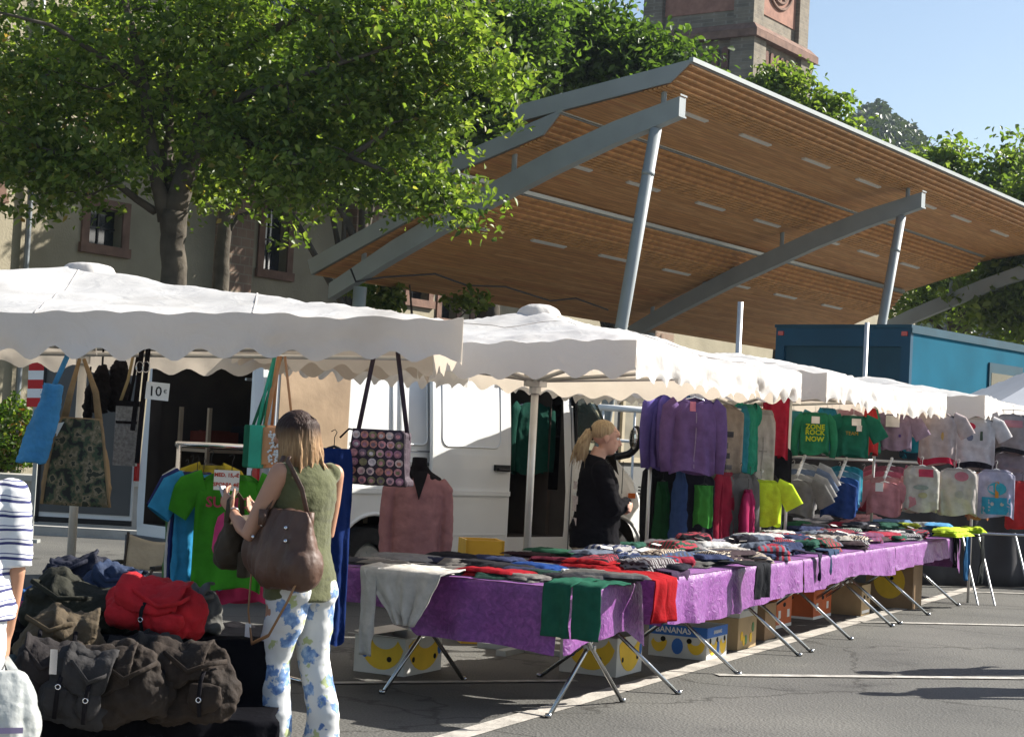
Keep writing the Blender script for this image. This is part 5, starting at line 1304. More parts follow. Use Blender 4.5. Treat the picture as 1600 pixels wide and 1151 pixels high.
# ------------------------------------------------------------------ hanging garments
def hang_mb(w_, h, sleeve, seed, neck=.09, flare=1.0, d_=.05, vneck=0.0, slw=.075, sll=None, ripple=.012):
    """garment hanging from z = 0 (shoulder line) downwards, facing local -y"""
    f = MB(); n = 40
    def prof(v):
        hw = w_ / 2 * (1 + (flare - 1) * v); z = -h * v
        if v < .12:
            k = v / .12; hw = neck + (hw - neck) * min(1, k ** .8); z = -h * .12 * (k ** 1.2) * .9
        return hw, z
    def fn(u, v):
        hw, z = prof(v); a = 2 * math.pi * u; dd = d_ * (.35 + .65 * min(1, v / .2)) * (1 + .25 * v)
        rp = ripple * (.3 + 1.4 * v) * math.sin(a * 7 + seed + 2.0 * fbm(Vector((math.cos(a), v * 2, seed))))
        r2 = ripple * 1.2 * fbm(Vector((math.cos(a) * 3, z * 7, seed + math.sin(a))))
        c, s = math.cos(a), math.sin(a); sc = (abs(c) ** .75) * (1 if c > 0 else -1)
        y = s * dd + (rp + r2) * (1 if s > 0 else -1) * min(1, abs(s) * 2)
        zz = z - (.02 * math.sin(a * 3 + seed) * v)
        if v < .08 and s < 0 and vneck: zz -= vneck * (1 - abs(c)) * (1 - v / .08)
        return (sc * hw, y, zz)
    f.grid(fn, n, 26, closeu=True)
    if sleeve != 'none':
        L_ = sll or (.20 if sleeve == 'short' else h * .86)
        for s in (-1, 1):
            if sleeve == 'short':
                pts = [(s * (w_ / 2 - .05), 0, -.055), (s * (w_ / 2 + .03), 0, -.08), (s * (w_ / 2 + .03 + L_ * .45), 0, -.08 - L_ * .75)]
                f.tube(pts, [(.03, .085), (.033, .085), (.026, .088)], 14, ref=(0, 1, 0), cap=False)
            else:
                pts = [(s * (w_ / 2 - .05), 0, -.06), (s * (w_ / 2 + .01), 0, -.10), (s * (w_ / 2 + .035), .0, -.10 - L_ * .3), (s * (w_ / 2 + .045), -.01, -.10 - L_ * .65), (s * (w_ / 2 + .03), -.015, -.10 - L_ * .97)]
                f.tube(pts, [(.03, .08), (.035, slw), (.034, slw * .85), (.032, slw * .7), (.03, slw * .62)], 14, ref=(0, 1, 0))
    return f, fn
def front_patch(fn, poly_uv, d=.004): pass
def hanger(t, w_, m, hook=.10):
    f = MB(); f.tube([(-w_ / 2 + .03, 0, -.035), (-.03, 0, .0), (0, 0, .01), (.03, 0, .0), (w_ / 2 - .03, 0, -.035)], .008, 6)
    f.tube([(0, 0, .01), (0, 0, hook - .04), (.012, 0, hook - .015), (0, 0, hook), (-.02, 0, hook - .012)], .0025, 5); return f.build('hanger', m, t, smooth=True)
HG = 'clothes hanging on the racks'
def hang(label, px, py, Y, w_, h, col, sleeve='short', rz=0.0, seed=1.0, flare=1.0, name='hanging_shirt', cat='shirt', d_=.05, hm=None, vneck=0.0, pr=None, film=False, group=HG, col2=None, neck=.09, slw=.075, hook=.10):
    c = atY(px, py, Y)
    t = thing(name, label, cat, c, R(rz), group)
    f, fn = hang_mb(w_, h, sleeve, seed, flare=flare, d_=d_, vneck=vneck, neck=neck, slw=slw)
    g = f.build('cloth', shiny(col) if film else cloth(col), t, smooth=True)
    hanger(t, w_, hm or M_BLACK, hook)
    if name not in ('hanging_trousers', 'hanging_skirt', 'hanging_clothes', 'hanging_wrap'):
        q = MB(); q.grid(lambda u, v: (lambda p: (p[0] * 1.04, p[1] * 1.12, p[2] + .008 - .004 * v))(fn(u, .012 + .05 * v)), 40, 2, closeu=True); q.build('collar', cloth(tuple(c_ * .7 + .01 for c_ in col)), t, smooth=True)
    if col2:  # contrasting hem band
        q = MB(); q.grid(lambda u, v: (lambda p: (p[0] * 1.03, p[1] * 1.10, p[2] - .004))(fn(u, .88 + .12 * v)), 40, 3, closeu=True); q.build('hem_band', cloth(col2), t, smooth=True)
    def patch(cx, cz, pw, ph, m, nm='print', off=.006, shape='rect'):
        """patch laid over the front of the cloth: cx in fractions of the width, cz metres below the shoulder"""
        q = MB()
        def pf(u, v):
            x = cx + (u - .5) * pw; z = cz + (v - .5) * ph; vv = min(.99, max(.14, z / h)); hw = w_ / 2 * (1 + (flare - 1) * vv)
            c_ = max(-.97, min(.97, x / hw)); c_ = (abs(c_) ** (1 / .75)) * (1 if c_ > 0 else -1); a = -math.acos(c_)
            p = fn((a % (2 * math.pi)) / (2 * math.pi), vv); return (x, p[1] - off, -z)
        if shape == 'rect': q.grid(pf, 6, 6)
        else:
            ring = [pf(.5 + .5 * math.cos(2 * math.pi * k / 14), .5 + .5 * math.sin(2 * math.pi * k / 14)) for k in range(14)]; q.add(ring, [list(range(14))])
        return q.build(nm, m, t, smooth=True)
    if pr:
        for a in pr: patch(*a)
    return t
PK = lambda c: cloth(c)
# --- waterfall and rails of the right-hand rack
rk = thing('clothes_rack', 'long aluminium clothes rack behind the row tables with slanted arms', 'clothes rack', (atY(1225, 860, 17.4).x, 17.4, 0), 0)
f = MB(); A_, B_ = atY(1022, 606, 14.6), atY(1236, 622, 16.6); f.tube([A_, B_], .014, 8); f.build('top_rail', M_ALU, rk, smooth=True, world=True)
A2, B2 = atY(1222, 713, 17.4), atY(1470, 724, 19.3)
f = MB(); f.tube([A2, B2], .016, 8); f.build('middle_rail', M_ALU, rk, smooth=True, world=True)
A3, B3 = atY(1222, 622, 17.5), atY(1600, 640, 19.9)
f = MB(); f.tube([A3, B3], .014, 8); f.build('upper_rail', M_ALU, rk, smooth=True, world=True)
for p in (A_, B_, A3.lerp(B3, .36), A3.lerp(B3, .78)):
    f = MB(); f.tube([(p.x, p.y, 0), (p.x, p.y, p.z)], .016, 8); f.build('upright', M_ALU, rk, smooth=True, world=True)
arms = []
for px, py, Y in ((1258, 712, 17.3), (1323, 716, 17.9), (1394, 716, 18.6)):
    a = atY(px, py, Y); b = atY(px - 12, py + 30, Y - .55); f = MB(); f.tube([a, b], .016, 6)
    for k in range(5): q = a.lerp(b, .15 + .18 * k); f.tube([q, q + Vector((0, 0, .04))], .009, 5)
    f.build('slanted_arm', M_WHITE, rk, smooth=True, world=True); arms.append((a, b))
HW_ = M_CHROME
# hooded tops, side-on on the left part of the rail
P1, P2, P3, PB_ = (.13, .10, .32), (.16, .11, .34), (.14, .085, .22), (.09, .19, .36)
hang('violet hooded top at the left end of the rail, seen half side-on', 1046, 618, 14.7, .46, .62, P1, 'long', 40, 1.1, name='hooded_top', cat='hooded top', hm=M_CHROME)
hang('violet hooded top second from the left end of the rail', 1062, 616, 14.8, .46, .63, P2, 'long', 52, 2.1, name='hooded_top', cat='hooded top', hm=M_CHROME)
hang('light blue hooded top between the violet ones', 1070, 618, 14.6, .42, .56, PB_, 'long', 66, 3.1, name='hooded_top', cat='hooded top', hm=M_CHROME)
hang('dark plum zipped top with the pink collar in front of the violet ones', 1086, 622, 14.35, .40, .62, P3, 'long', 14, 4.1, name='hooded_top', cat='hooded top', vneck=.05, hm=M_CHROME, pr=[(-.03, .07, .05, .08, PK((.55, .20, .28))), (0, .35, .008, .46, PK((.25, .2, .3)))])
c = atY(1086, 622, 14.35)
hang('beige printed sweatshirt on the rail behind the pole', 1124, 632, 15.4, .46, .66, (.30, .25, .20), 'none', 6, 5.1, name='hanging_sweatshirt', cat='sweatshirt', hm=M_WHITE,
     pr=[(0, .26, .26, .05, PK((.06, .06, .07))), (0, .36, .17, .05, PK((.12, .11, .12))), (-.02, .45, .24, .05, PK((.07, .07, .08))), (.03, .55, .2, .04, PK((.14, .13, .14)))])
hang('teal blue top hanging just right of the pole', 1160, 634, 15.6, .34, .58, (.02, .15, .20), 'none', 60, 6.1, hm=M_CHROME)
hang('emerald green shirt right of the teal top', 1169, 632, 15.7, .34, .62, (.02, .20, .13), 'short', 55, 7.1, hm=M_CHROME)
hang('pale grey long dress with a faint cross print', 1190, 640, 15.9, .30, 1.02, (.36, .34, .32), 'none', 18, 8.1, name='hanging_dress', cat='dress', hm=mat('hanger_orange', (.5, .14, .05), .4, .1, 4, 0), pr=[(0, .45, .012, .4, PK((.24, .23, .22))), (0, .38, .09, .012, PK((.24, .23, .22)), 'print', .008)])
hang('long narrow red trousers at the right end of the first rail', 1214, 612, 16.3, .26, .62, (.36, .02, .045), 'none', 10, 9.1, name='hanging_trousers', cat='trousers', d_=.04, neck=.13)
hang('black skirt under the long red trousers', 1216, 698, 16.4, .28, .44, (.012, .012, .015), 'none', 12, 10.1, name='hanging_skirt', cat='skirt')
# lower level: dark trousers and jackets
for k, (px, py, Y, w_, h, col, rz, lb) in enumerate([
    (1042, 724, 14.9, .36, .80, (.02, .02, .022), 35, 'black jacket low on the rack under the violet hooded tops'),
    (1036, 752, 14.7, .12, .62, (.012, .06, .02), 60, 'dark green trousers beside the orange board, low on the rack'),
    (1064, 732, 14.5, .10, .60, (.03, .06, .15), 80, 'thin dark blue trousers under the light blue hooded top'),
    (1085, 735, 14.8, .40, .74, (.015, .014, .02), 20, 'black trousers under the plum zipped top'),
    (1100, 758, 14.6, .16, .34, (.05, .24, .04), 15, 'grass green scarf knotted low between the black trousers'),
    (1118, 726, 15.3, .34, .72, (.09, .10, .065), 62, 'olive jacket low on the rack left of the dark red one'),
    (1133, 738, 15.1, .30, .68, (.20, .012, .03), 60, 'dark red jacket behind the pole'),
    (1158, 740, 15.3, .40, .68, (.10, .10, .10), 48, 'grey anorak right of the pole'),
    (1172, 746, 15.6, .36, .66, (.13, .12, .115), 62, 'mid grey jacket between the anorak and the pink lining'),
    (1169, 765, 15.2, .10, .46, (.28, .02, .08), 70, 'pink jacket lining between the grey jackets'),
    (1188, 742, 15.9, .42, .62, (.025, .025, .025), 40, 'black jacket hanging above the lime tee')]):
    hang(lb, px, py, Y, w_, h, col, 'long' if 'jacket' in lb or 'anorak' in lb else 'none', rz, 20 + k, name='hanging_jacket' if 'jacket' in lb or 'anorak' in lb else 'hanging_clothes', cat='jacket' if 'jacket' in lb or 'anorak' in lb else 'garment', group='dark clothes on the lower rail')
hang('fluorescent lime tee hanging low beside the black stack', 1190, 750, 15.7, .38, .40, (.55, .75, .04), 'short', -16, 31, hm=M_CHROME)
# children's shirts
M_LG = PK((.45, .55, .03)); M_TAG = M_CARD
hang('green child\'s long-sleeved shirt with bold lime lettering', 1274, 642, 17.1, .30, .40, (.025, .19, .10), 'long', -6, 32, sleeve and None if False else 1.0, hm=M_WHITE, pr=[(0, .045, .07, .07, M_TAG, 'price_tag', .02)]) if False else None
t_ = hang('green child\'s long-sleeved shirt with bold lime lettering', 1274, 645, 17.1, .30, .40, (.025, .19, .10), 'long', -6, 32, hm=M_WHITE, slw=.05, pr=[(0, .07, .08, .07, M_TAG, 'price_tag', .030)])
for k, (s_, z_) in enumerate((('ZONE', -.16), ('ROCK', -.215), ('NOW', -.28))): text(s_, .068, 'lettering', M_LG, t_, (0, -.072, z_), R(90), 0, .001, bold=.002)
hang('blue and teal child\'s shirts fanned out behind the lime lettered one', 1293, 638, 17.5, .30, .42, (.02, .16, .24), 'long', 50, 33, hm=M_WHITE, slw=.05)
hang('white child\'s shirt edge between the two green shirts', 1300, 640, 17.8, .28, .44, (.45, .46, .46), 'long', 58, 34, hm=M_WHITE, slw=.05)
t_ = hang('dark green child\'s tee with small orange lettering', 1334, 650, 17.3, .32, .40, (.015, .13, .085), 'short', -4, 35, hm=M_WHITE, pr=[(.02, .06, .09, .07, M_TAG, 'price_tag', .030), (.05, .12, .05, .06, M_TAG, 'price_tag', .026)])
text('TEAM', .05, 'lettering', PK((.45, .28, .03)), t_, (-.02, -.074, -.19), R(90), 0, .001)
hang('red and white striped child\'s tracksuit top beside the second pole', 1361, 638, 17.8, .26, .46, (.40, .03, .03), 'long', 62, 36, hm=M_CHROME, slw=.05)
hang('white-edged green child\'s top right of the red striped one', 1366, 640, 18.1, .26, .44, (.03, .2, .12), 'long', 66, 37, hm=M_CHROME, slw=.05)
hang('mauve child\'s shirt under two white price cards', 1402, 648, 18.2, .32, .36, (.27, .20, .27), 'short', -8, 38, hm=M_WHITE, pr=[(-.05, .07, .14, .12, M_TAG, 'price_tag', .030), (.03, .22, .03, .03, PK((.1, .06, .2)), 'print', .006, 'disc')])
hang('turquoise raglan shirt behind the pale pink tee', 1440, 636, 19.2, .44, .56, (.02, .24, .30), 'short', 0, 39, col2=(.02, .05, .07), hm=M_BLACK)
hang('pale pink tee with a gold motif and crimson hem', 1467, 646, 18.5, .40, .54, (.42, .35, .34), 'short', -3, 40, hm=M_BLACK, col2=(.36, .02, .05), pr=[(.04, .24, .03, .09, PK((.5, .33, .12)), 'print', .006, 'disc')])
hang('white tee with a red ruffled flower print and black hem', 1524, 652, 18.9, .46, .56, (.50, .48, .48), 'short', 4, 41, hm=M_BLACK, col2=(.015, .015, .02), pr=[(-.07, .10, .13, .08, PK((.5, .03, .06)), 'print', .007, 'disc'), (-.07, .22, .08, .08, PK((.15, .16, .22)), 'print', .007, 'disc'), (.06, .20, .03, .10, PK((.08, .11, .08)))])
hang('grey and pink top at the right edge of the rack', 1583, 648, 19.1, .40, .42, (.30, .27, .27), 'short', -6, 42, hm=M_BLACK, col2=(.02, .02, .025), pr=[(0, .1, .2, .08, PK((.45, .2, .22)))])
hang('lilac grey skirt with lace tiers under the grey and pink top', 1585, 706, 19.2, .40, .30, (.24, .22, .25), 'none', 0, 43, name='hanging_skirt', cat='skirt', flare=1.2)
hang('white vest with red letters at the neck, lower row', 1441, 728, 18.0, .38, .46, (.44, .42, .38), 'none', 2, 44, neck=.10, hm=M_WHITE, pr=[(.03, .07, .16, .08, PK((.42, .05, .09))), (-.02, .22, .16, .05, PK((.25, .30, .26)), 'print', .007, 'disc'), (0, .30, .10, .06, PK((.38, .36, .2)), 'print', .008, 'disc')])
hang('off-white vest with a pink neck print, lower row middle', 1498, 732, 18.2, .42, .48, (.44, .40, .37), 'none', 0, 45, hm=M_WHITE, pr=[(.02, .08, .15, .10, PK((.45, .16, .2)), 'print', .006, 'disc'), (0, .27, .10, .08, PK((.36, .34, .32)), 'print', .007, 'disc')])
hang('lilac vest with a turquoise and orange picture, lower row right', 1557, 734, 18.4, .40, .50, (.38, .36, .46), 'none', -3, 46, hm=M_WHITE, pr=[(0, .38, .30, .18, PK((.04, .28, .42))), (0, .20, .20, .14, PK((.05, .33, .42)), 'print', .008, 'disc'), (0, .21, .04, .17, PK((.6, .24, .04)), 'print', .011), (-.05, .36, .04, .04, PK((.45, .42, .4)), 'print', .010, 'disc'), (.06, .36, .04, .04, PK((.45, .42, .4)), 'print', .010, 'disc')])
hang('red top at the right edge beside the lilac vest', 1597, 752, 18.6, .36, .5, (.42, .03, .03), 'short', 10, 47, hm=M_BLACK)
hang('orange and brown tops squeezed between the lower row vests', 1530, 738, 18.8, .30, .5, (.36, .17, .09), 'short', 30, 48, hm=M_BLACK)
rn = random.Random(77)
kc = [((.40, .24, .27), 'rose'), ((.42, .40, .38), 'off-white'), ((.05, .22, .25), 'teal'), ((.30, .25, .33), 'lilac'), ((.36, .04, .06), 'red'), ((.10, .11, .16), 'slate'), ((.34, .30, .22), 'sand')]
for k in range(18):
    up = k < 9; px = (1240, 1312, 1350, 1383, 1420, 1452, 1496, 1552, 1608)[k % 9]; py = (640 if up else 735) + rn.uniform(-3, 3) + (px - 1240) * .03; Y = 17.9 + (px - 1240) * .0062 + .25
    cl_, nm_ = kc[rn.randrange(7)]
    t = thing('hanging_shirt', 'small child\'s shirt half hidden between the shirts shown in front', 'shirt', atY(px, py, Y), R(rn.uniform(-50, 50)), 'small shirts packed between the shown ones')
    f, fn = hang_mb(.30, .40, 'short', 300 + k, d_=.05); f.build('cloth', cloth(cl_), t, smooth=True); hanger(t, .28, M_WHITE)
# on the slanted arms
for k, (ai, cols, lb, tagc) in enumerate([(0, [(.16, .16, .155), (.30, .30, .29), (.12, .16, .24), (.42, .42, .42)], 'grey fleece tops', None), (1, [(.02, .05, .18), (.03, .10, .30), (.10, .28, .40), (.03, .25, .33)], 'navy and turquoise vests', M_TAG), (2, [(.50, .22, .24), (.46, .26, .27), (.50, .12, .18), (.30, .10, .14)], 'pink baby tops', M_TAG)]):
    a, b = arms[ai]
    for j, cl_ in enumerate(cols):
        q = b.lerp(a, .05 + .28 * j); word = ('foremost', 'second', 'third', 'rearmost')[j]
        t = thing('hanging_shirt', '%s of the %s on a slanted rack arm' % (word, lb), 'shirt', q - ZUP * .06, R(-22 + 3 * j), 'tops on the slanted arms')
        f, fn = hang_mb(.36, .34, 'short' if ai != 1 else 'none', 60 + k * 7 + j, d_=.045); f.build('cloth', cloth(cl_), t, smooth=True); hanger(t, .34, M_WHITE, .07)
        if j == 0 and tagc is not None: z = MB(); z.box((-.04, -.075, -.05), (.08, .004, .09)); z.build('price_tag', M_TAG, t)
rn = random.Random(5)
for k in range(22):
    s_ = .3 + k * .38; p = E0 + RW * s_ + RN * rn.uniform(.1, .8); f = MB(); f.box((0, 0, 0), (rn.uniform(.05, .09), rn.uniform(.035, .06), .002), rx=R(rn.uniform(-14, 14)), ry=R(rn.uniform(-14, 14)))
    o = f.build('swing_tag', M_CARD); o.location = (p.x, p.y, .75 + rn.uniform(.10, .14)); o.rotation_euler = (0, 0, rn.uniform(0, 3)); tag(o, 'small white swing tag lying on the piles of clothes', 'tag', 'swing tags on the row tables')
# dark sheet standing in for the shade at the back of the far stalls
tp = MB(); a, b = atY(1232, 800, 20.6), atY(1700, 800, 22.4)
tp.sheet(lambda u, v: (a.x + (b.x - a.x) * u, a.y + (b.y - a.y) * u + .05 * math.sin(u * 50) + .05 * fbm(Vector((u * 9, v * 2, 1))), 2.25 * v + .02), 90, 14, .01)
o = tp.build('shade_sheet', mat('dark_shade_sheet', (.028, .028, .032), .75, .25, 2, .2), None, smooth=True); tag(o, 'dark sheet standing in for the shade of the far stalls behind the shirts', 'shade_sheet')
a, b = atY(1034, 800, 17.2), atY(1240, 800, 18.6); tp = MB()  # lower sheet, its dark colour stands in for shade behind the left rack
tp.sheet(lambda u, v: (a.x + (b.x - a.x) * u, a.y + (b.y - a.y) * u + .03 * math.sin(u * 40), 1.55 * v + .02), 40, 10, .01)
o = tp.build('shade_sheet', MC['dark_shade_sheet'], None, smooth=True); tag(o, 'lower dark sheet standing in for the shade behind the hooded tops on the left rack', 'shade_sheet')
c = atY(1022, 760, 16.2); ob_ = MB(); ob_.box((0, 0, .62), (.13, .06, 1.2)); ob_.box((0, 0, .03), (.3, .3, .06)); single(ob_, 'orange_board', mat('orange_board', (.6, .12, .02), .6, .08, 3, .02), (c.x, c.y, 0), 'narrow orange board standing between the van bonnet and the clothes rack', 'board', smooth=False)
# folding table under the far shirts
c = atY(1560, 900, 19.4)
t = thing('trestle', 'bare metal trestle with crossed legs under the right-hand vests', 'trestle', (c.x, c.y, 0), R(10))
f = MB()
f.tube([(-.5, 0, .78), (.6, 0, .78)], .014, 8); f.build('bar', M_STEEL, t)
for x in (-.35, -.15, .3): f = MB(); f.tube([(x, -.25, 0), (x, .25, .78)], .013, 8); f.build('leg', M_STEEL, t)
# green shirts hanging in the van's side door
for k, (x, yy, col, lb) in enumerate(((2.28, -.70, (.008, .05, .035), 'dark green anorak hanging in the van\'s side doorway nearest the cab'), (2.0, -.45, (.012, .014, .02), 'black coat hanging in the middle of the van\'s side doorway'), (1.78, -.30, (.01, .02, .03), 'dark blue-black coat hanging deep in the van\'s side doorway'))):
    p = in_van(x, yy, 1.94); t = thing('hanging_coat', lb, 'coat', p, R(45 + 20 * k), 'coats in the van'); f, fn = hang_mb(.5, .95 if k else .72, 'long', 70 + k); f.build('cloth', cloth(col), t, smooth=True); hanger(t, .46, M_CHROME, .06)
p = in_van(1.95, -.35, .58)
single(MB().ball((0, 0, .14), (.22, .2, .15), 14, 10), 'plastic_sack', shiny((.35, .35, .36)), p, 'crumpled pale plastic sack on the floor inside the van\'s side door', 'sack')
p = in_van(2.15, .1, .60); f = MB(); f.box((0, 0, .22), (.5, .04, .44)); single(f, 'plywood_board', M_PLY, p, 'brown board standing inside the van\'s side door', 'board', R(45), smooth=False)
# stuff on the van shelf
for k, (x, y, z, s, col, lb) in enumerate(((-.75, .55, 1.32, (.34, .3, .16), (.12, .03, .02), 'dark red box on the upper shelf in the back of the van'), (-.3, .55, 1.32, (.3, .3, .22), (.02, .02, .02), 'black box on the upper shelf in the back of the van'), (-.7, .5, .94, (.36, .3, .2), (.08, .06, .05), 'brown box on the lower shelf in the back of the van'), (-.85, -.4, .58, (.4, .4, .3), (.10, .08, .05), 'cardboard box on the floor in the back of the van'))):
    f = MB(); f.box((0, 0, s[2] / 2), s); f.box((0, 0, s[2] + .006), (s[0] * .96, .05, .01)); single(f, 'storage_box', cloth(col), in_van(x, y, z), lb, 'box', R(45), 'boxes in the van', smooth=False)
# ------------------------------------------------------------------ people
M_SKIN = mat('skin', (.46, .24, .15), .55, .08, 10, .05, spec=.4)
M_SKIN2 = mat('skin_pale', (.55, .31, .22), .55, .08, 10, .05, spec=.4)
def hairmat(name, a, b_, z0=None, z1=None):
    m = bpy.data.materials.new(name); m.use_nodes = True; nt = m.node_tree; b = nt.nodes['Principled BSDF']; L = nt.links.new
    tc = N(nt, 'ShaderNodeTexCoord'); mp = N(nt, 'ShaderNodeMapping'); mp.inputs['Scale'].default_value = (60, 60, 5); L(tc.outputs['Object'], mp.inputs[0])
    nz = N(nt, 'ShaderNodeTexNoise'); nz.inputs['Scale'].default_value = 1.6; nz.inputs['Detail'].default_value = 4; L(mp.outputs[0], nz.inputs['Vector'])
    c = ramp(nt, nz.outputs['Fac'], [(.3, a), (.7, b_)]); 
    if z0 is not None:   # darker roots on the crown
        sx = N(nt, 'ShaderNodeSeparateXYZ'); L(tc.outputs['Object'], sx.inputs[0]); ad = N(nt, 'ShaderNodeMath', operation='MULTIPLY_ADD'); ad.inputs[1].default_value = .05; L(nz.outputs['Fac'], ad.inputs[0]); L(sx.outputs[2], ad.inputs[2])
        mr = N(nt, 'ShaderNodeMapRange'); mr.inputs[1].default_value = z0 + .025; mr.inputs[2].default_value = z1 + .025; L(ad.outputs[0], mr.inputs[0])
        mx = N(nt, 'ShaderNodeMix', data_type='RGBA'); L(mr.outputs[0], mx.inputs[0]); L(c, mx.inputs[6]); mx.inputs[7].default_value = (.035, .016, .010, 1); c = mx.outputs[2]
    L(c, b.inputs['Base Color']); b.inputs['Roughness'].default_value = .6; b.inputs['Specular IOR Level'].default_value = .25
    bp = N(nt, 'ShaderNodeBump'); bp.inputs['Strength'].default_value = .8; bp.inputs['Distance'].default_value = .01; L(nz.outputs['Fac'], bp.inputs['Height']); L(bp.outputs[0], b.inputs['Normal'])
    return m
M_HAIRD = hairmat('hair_brown', (.16, .075, .03), (.34, .19, .085)); M_HAIRB = hairmat('hair_blonde', (.27, .19, .10), (.48, .36, .21)); M_HAIRT = hairmat('hair_dark_top', (.05, .022, .014), (.12, .05, .03))
M_HAIRG = hairmat('hair_grey', (.2, .18, .16), (.4, .37, .33))
M_EYE = mat('eye', (.02, .015, .012), .2, .1, 5, 0); M_LIP = mat('lip', (.35, .10, .09), .5, .1, 10, 0)
Vc = Vector
def chain(f, pts, rad, n=14, ref=None): f.tube(pts, rad, n, ref=ref); f.ball(pts[0], min(rad[0]) if isinstance(rad[0], tuple) else rad[0], 10, 7); f.ball(pts[-1], min(rad[-1]) if isinstance(rad[-1], tuple) else rad[-1], 10, 7)
def hand(f, wr, pt, dr, nrm, curl=.5, side=1, s=1.0):
    """palm from wrist wr towards dr; nrm = palm normal (side fingers curl to); side = thumb side along dr x nrm"""
    dr, nrm = dr.normalized(), (nrm - dr * nrm.dot(dr.normalized())).normalized(); lat = dr.cross(nrm).normalized() * side
    pc = wr + dr * .045 * s
    f.tube([wr, wr + dr * .03 * s, wr + dr * .07 * s, wr + dr * .088 * s], [(.021 * s, .019 * s), (.032 * s, .015 * s), (.040 * s, .014 * s), (.038 * s, .012 * s)], 14, ref=lat)
    for k, (o_, l) in enumerate(((.030, .070), (.010, .078), (-.010, .072), (-.029, .056))):
        p = wr + dr * .082 * s + lat * o_ * s; d = dr.copy(); pts = [p]
        for j, fr in enumerate((.42, .33, .25)):
            a = curl * (.7 + .5 * j) + .05 * k; d = (d * math.cos(a) + nrm * math.sin(a)).normalized(); pts.append(pts[-1] + d * l * fr * s)
            nrm2 = nrm
        f.tube(pts, [.0088 * s, .0085 * s, .0078 * s, .0062 * s], 8); f.ball(pts[-1], .0062 * s, 8, 6)
    p = wr + dr * .022 * s + lat * .026 * s; d1 = (dr * .75 + lat * .65 + nrm * .3).normalized(); d2 = (dr * .85 + lat * .2 + nrm * .5).normalized()
    f.tube([p, p + d1 * .032 * s, p + d1 * .032 * s + d2 * .028 * s, p + d1 * .032 * s + d2 * .05 * s], [.013 * s, .0105 * s, .0095 * s, .0075 * s], 8); f.ball(p + d1 * .032 * s + d2 * .05 * s, .0075 * s, 8, 6)
def head(f, c, fwd, up, s=1.0, neck=None):
    """c = head centre (level of the ears); face modelled in the body mesh"""
    fwd, up = fwd.normalized(), up.normalized(); lat = fwd.cross(up).normalized(); up = lat.cross(fwd)
    def P(x, y, z): return c + (lat * x + fwd * y + up * z) * s
    q = MB(); q.ball((0, 0, 0), (1, 1, 1), 20, 14)
    def ell(o, r):
        f.add([P(o[0] + p.x * r[0], o[1] + p.y * r[1], o[2] + p.z * r[2]) for p in q.v], q.f)
    ell((0, -.012, .035), (.076, .096, .083)); ell((0, .025, -.035), (.060, .066, .075)); ell((0, .052, -.082), (.030, .026, .024)); ell((0, .076, .04), (.052, .02, .028))
    f.tube([P(0, .086, .022), P(0, .100, -.006), P(0, .112, -.024), P(0, .094, -.036)], [.009 * s, .011 * s, .015 * s, .010 * s], 8); ell((.010, .098, -.028), (.009, .010, .008)); ell((-.010, .098, -.028), (.009, .010, .008))
    ell((0, .083, -.055), (.025, .012, .007)); ell((0, .081, -.066), (.022, .012, .007)); ell((.036, .060, -.012), (.022, .018, .02)); ell((-.036, .060, -.012), (.022, .018, .02))
    for sx in (-1, 1):
        ell((sx * .078, -.010, -.005), (.009, .018, .030)); ell((sx * .076, -.008, -.024), (.007, .010, .012))
    return P, lat, fwd, up
def face_bits(P, parent, s=1.0):
    for sx in (-1, 1):
        f = MB(); f.ball(P(sx * .030, .076, .012), .0125 * s, 10, 8); f.build('eye', M_CARD, parent, smooth=True)
        f = MB(); f.ball(P(sx * .030, .0855, .012), .006 * s, 8, 6); f.build('iris', M_EYE, parent, smooth=True)
        f = MB(); f.tube([P(sx * .014, .093, .028), P(sx * .03, .095, .035), P(sx * .048, .082, .030)], .003 * s, 5); f.build('eyebrow', M_HAIRD, parent, smooth=True)
    f = MB(); f.tube([P(-.020, .090, -.060), P(0, .0975, -.058), P(.020, .090, -.060)], .0035 * s, 6); f.build('lips', M_LIP, parent, smooth=True)

# ---- the shopper with the phone (faces away to the left)
c = atZ(470, 1258, 0)
SHX, SHY = atY(470, 900, 7.9).x, 7.9
shop = thing('person', 'woman in olive sleeveless top and blue-flowered white trousers looking at her phone', 'person', (SHX, SHY, 0), R(50))
#   local: +y forward, -x her left (towards the camera)
LS, LE, LW = Vc((-.165, .00, 1.365)), Vc((-.245, .10, 1.075)), Vc((-.150, .325, 1.17))
RS_, RE, RWr = Vc((.165, -.01, 1.365)), Vc((.235, .08, 1.085)), Vc((.07, .30, 1.15))
HCp = Vc((-.02, .065, 1.515)); HF = Vc((-.10, .80, -.52)); HU = Vc((-.05, .5, .85))
f = MB()
tors = [((0, .0, .86), (.155, .115)), ((0, -.005, .95), (.165, .115)), ((0, .01, 1.05), (.130, .095)), ((0, .01, 1.15), (.138, .100)), ((0, .0, 1.26), (.155, .105)), ((0, -.01, 1.35), (.150, .085)), ((0, -.01, 1.40), (.085, .06)), ((-.005, .02, 1.43), (.052, .052)), ((-.01, .045, 1.47), (.05, .052))]
def tube_of(f_, L, k=0.0, n=20): f_.tube([p for p, _ in L], [(a + k, b + k) for _, (a, b) in L], n, ref=(1, 0, 0))
tube_of(f, tors)
for S, E_, W_ in ((LS, LE, LW), (RS_, RE, RWr)):
    chain(f, [S, S.lerp(E_, .5), E_, E_.lerp(W_, .35), W_], [.047, .043, .035, .034, .021])
hand(f, LW, None, Vc((.02, .75, .70)), Vc((.75, .1, .25)), .55, -1)
hand(f, RWr, None, Vc((-.45, .7, .25)), Vc((-.5, -.2, .6)), .6, 1)
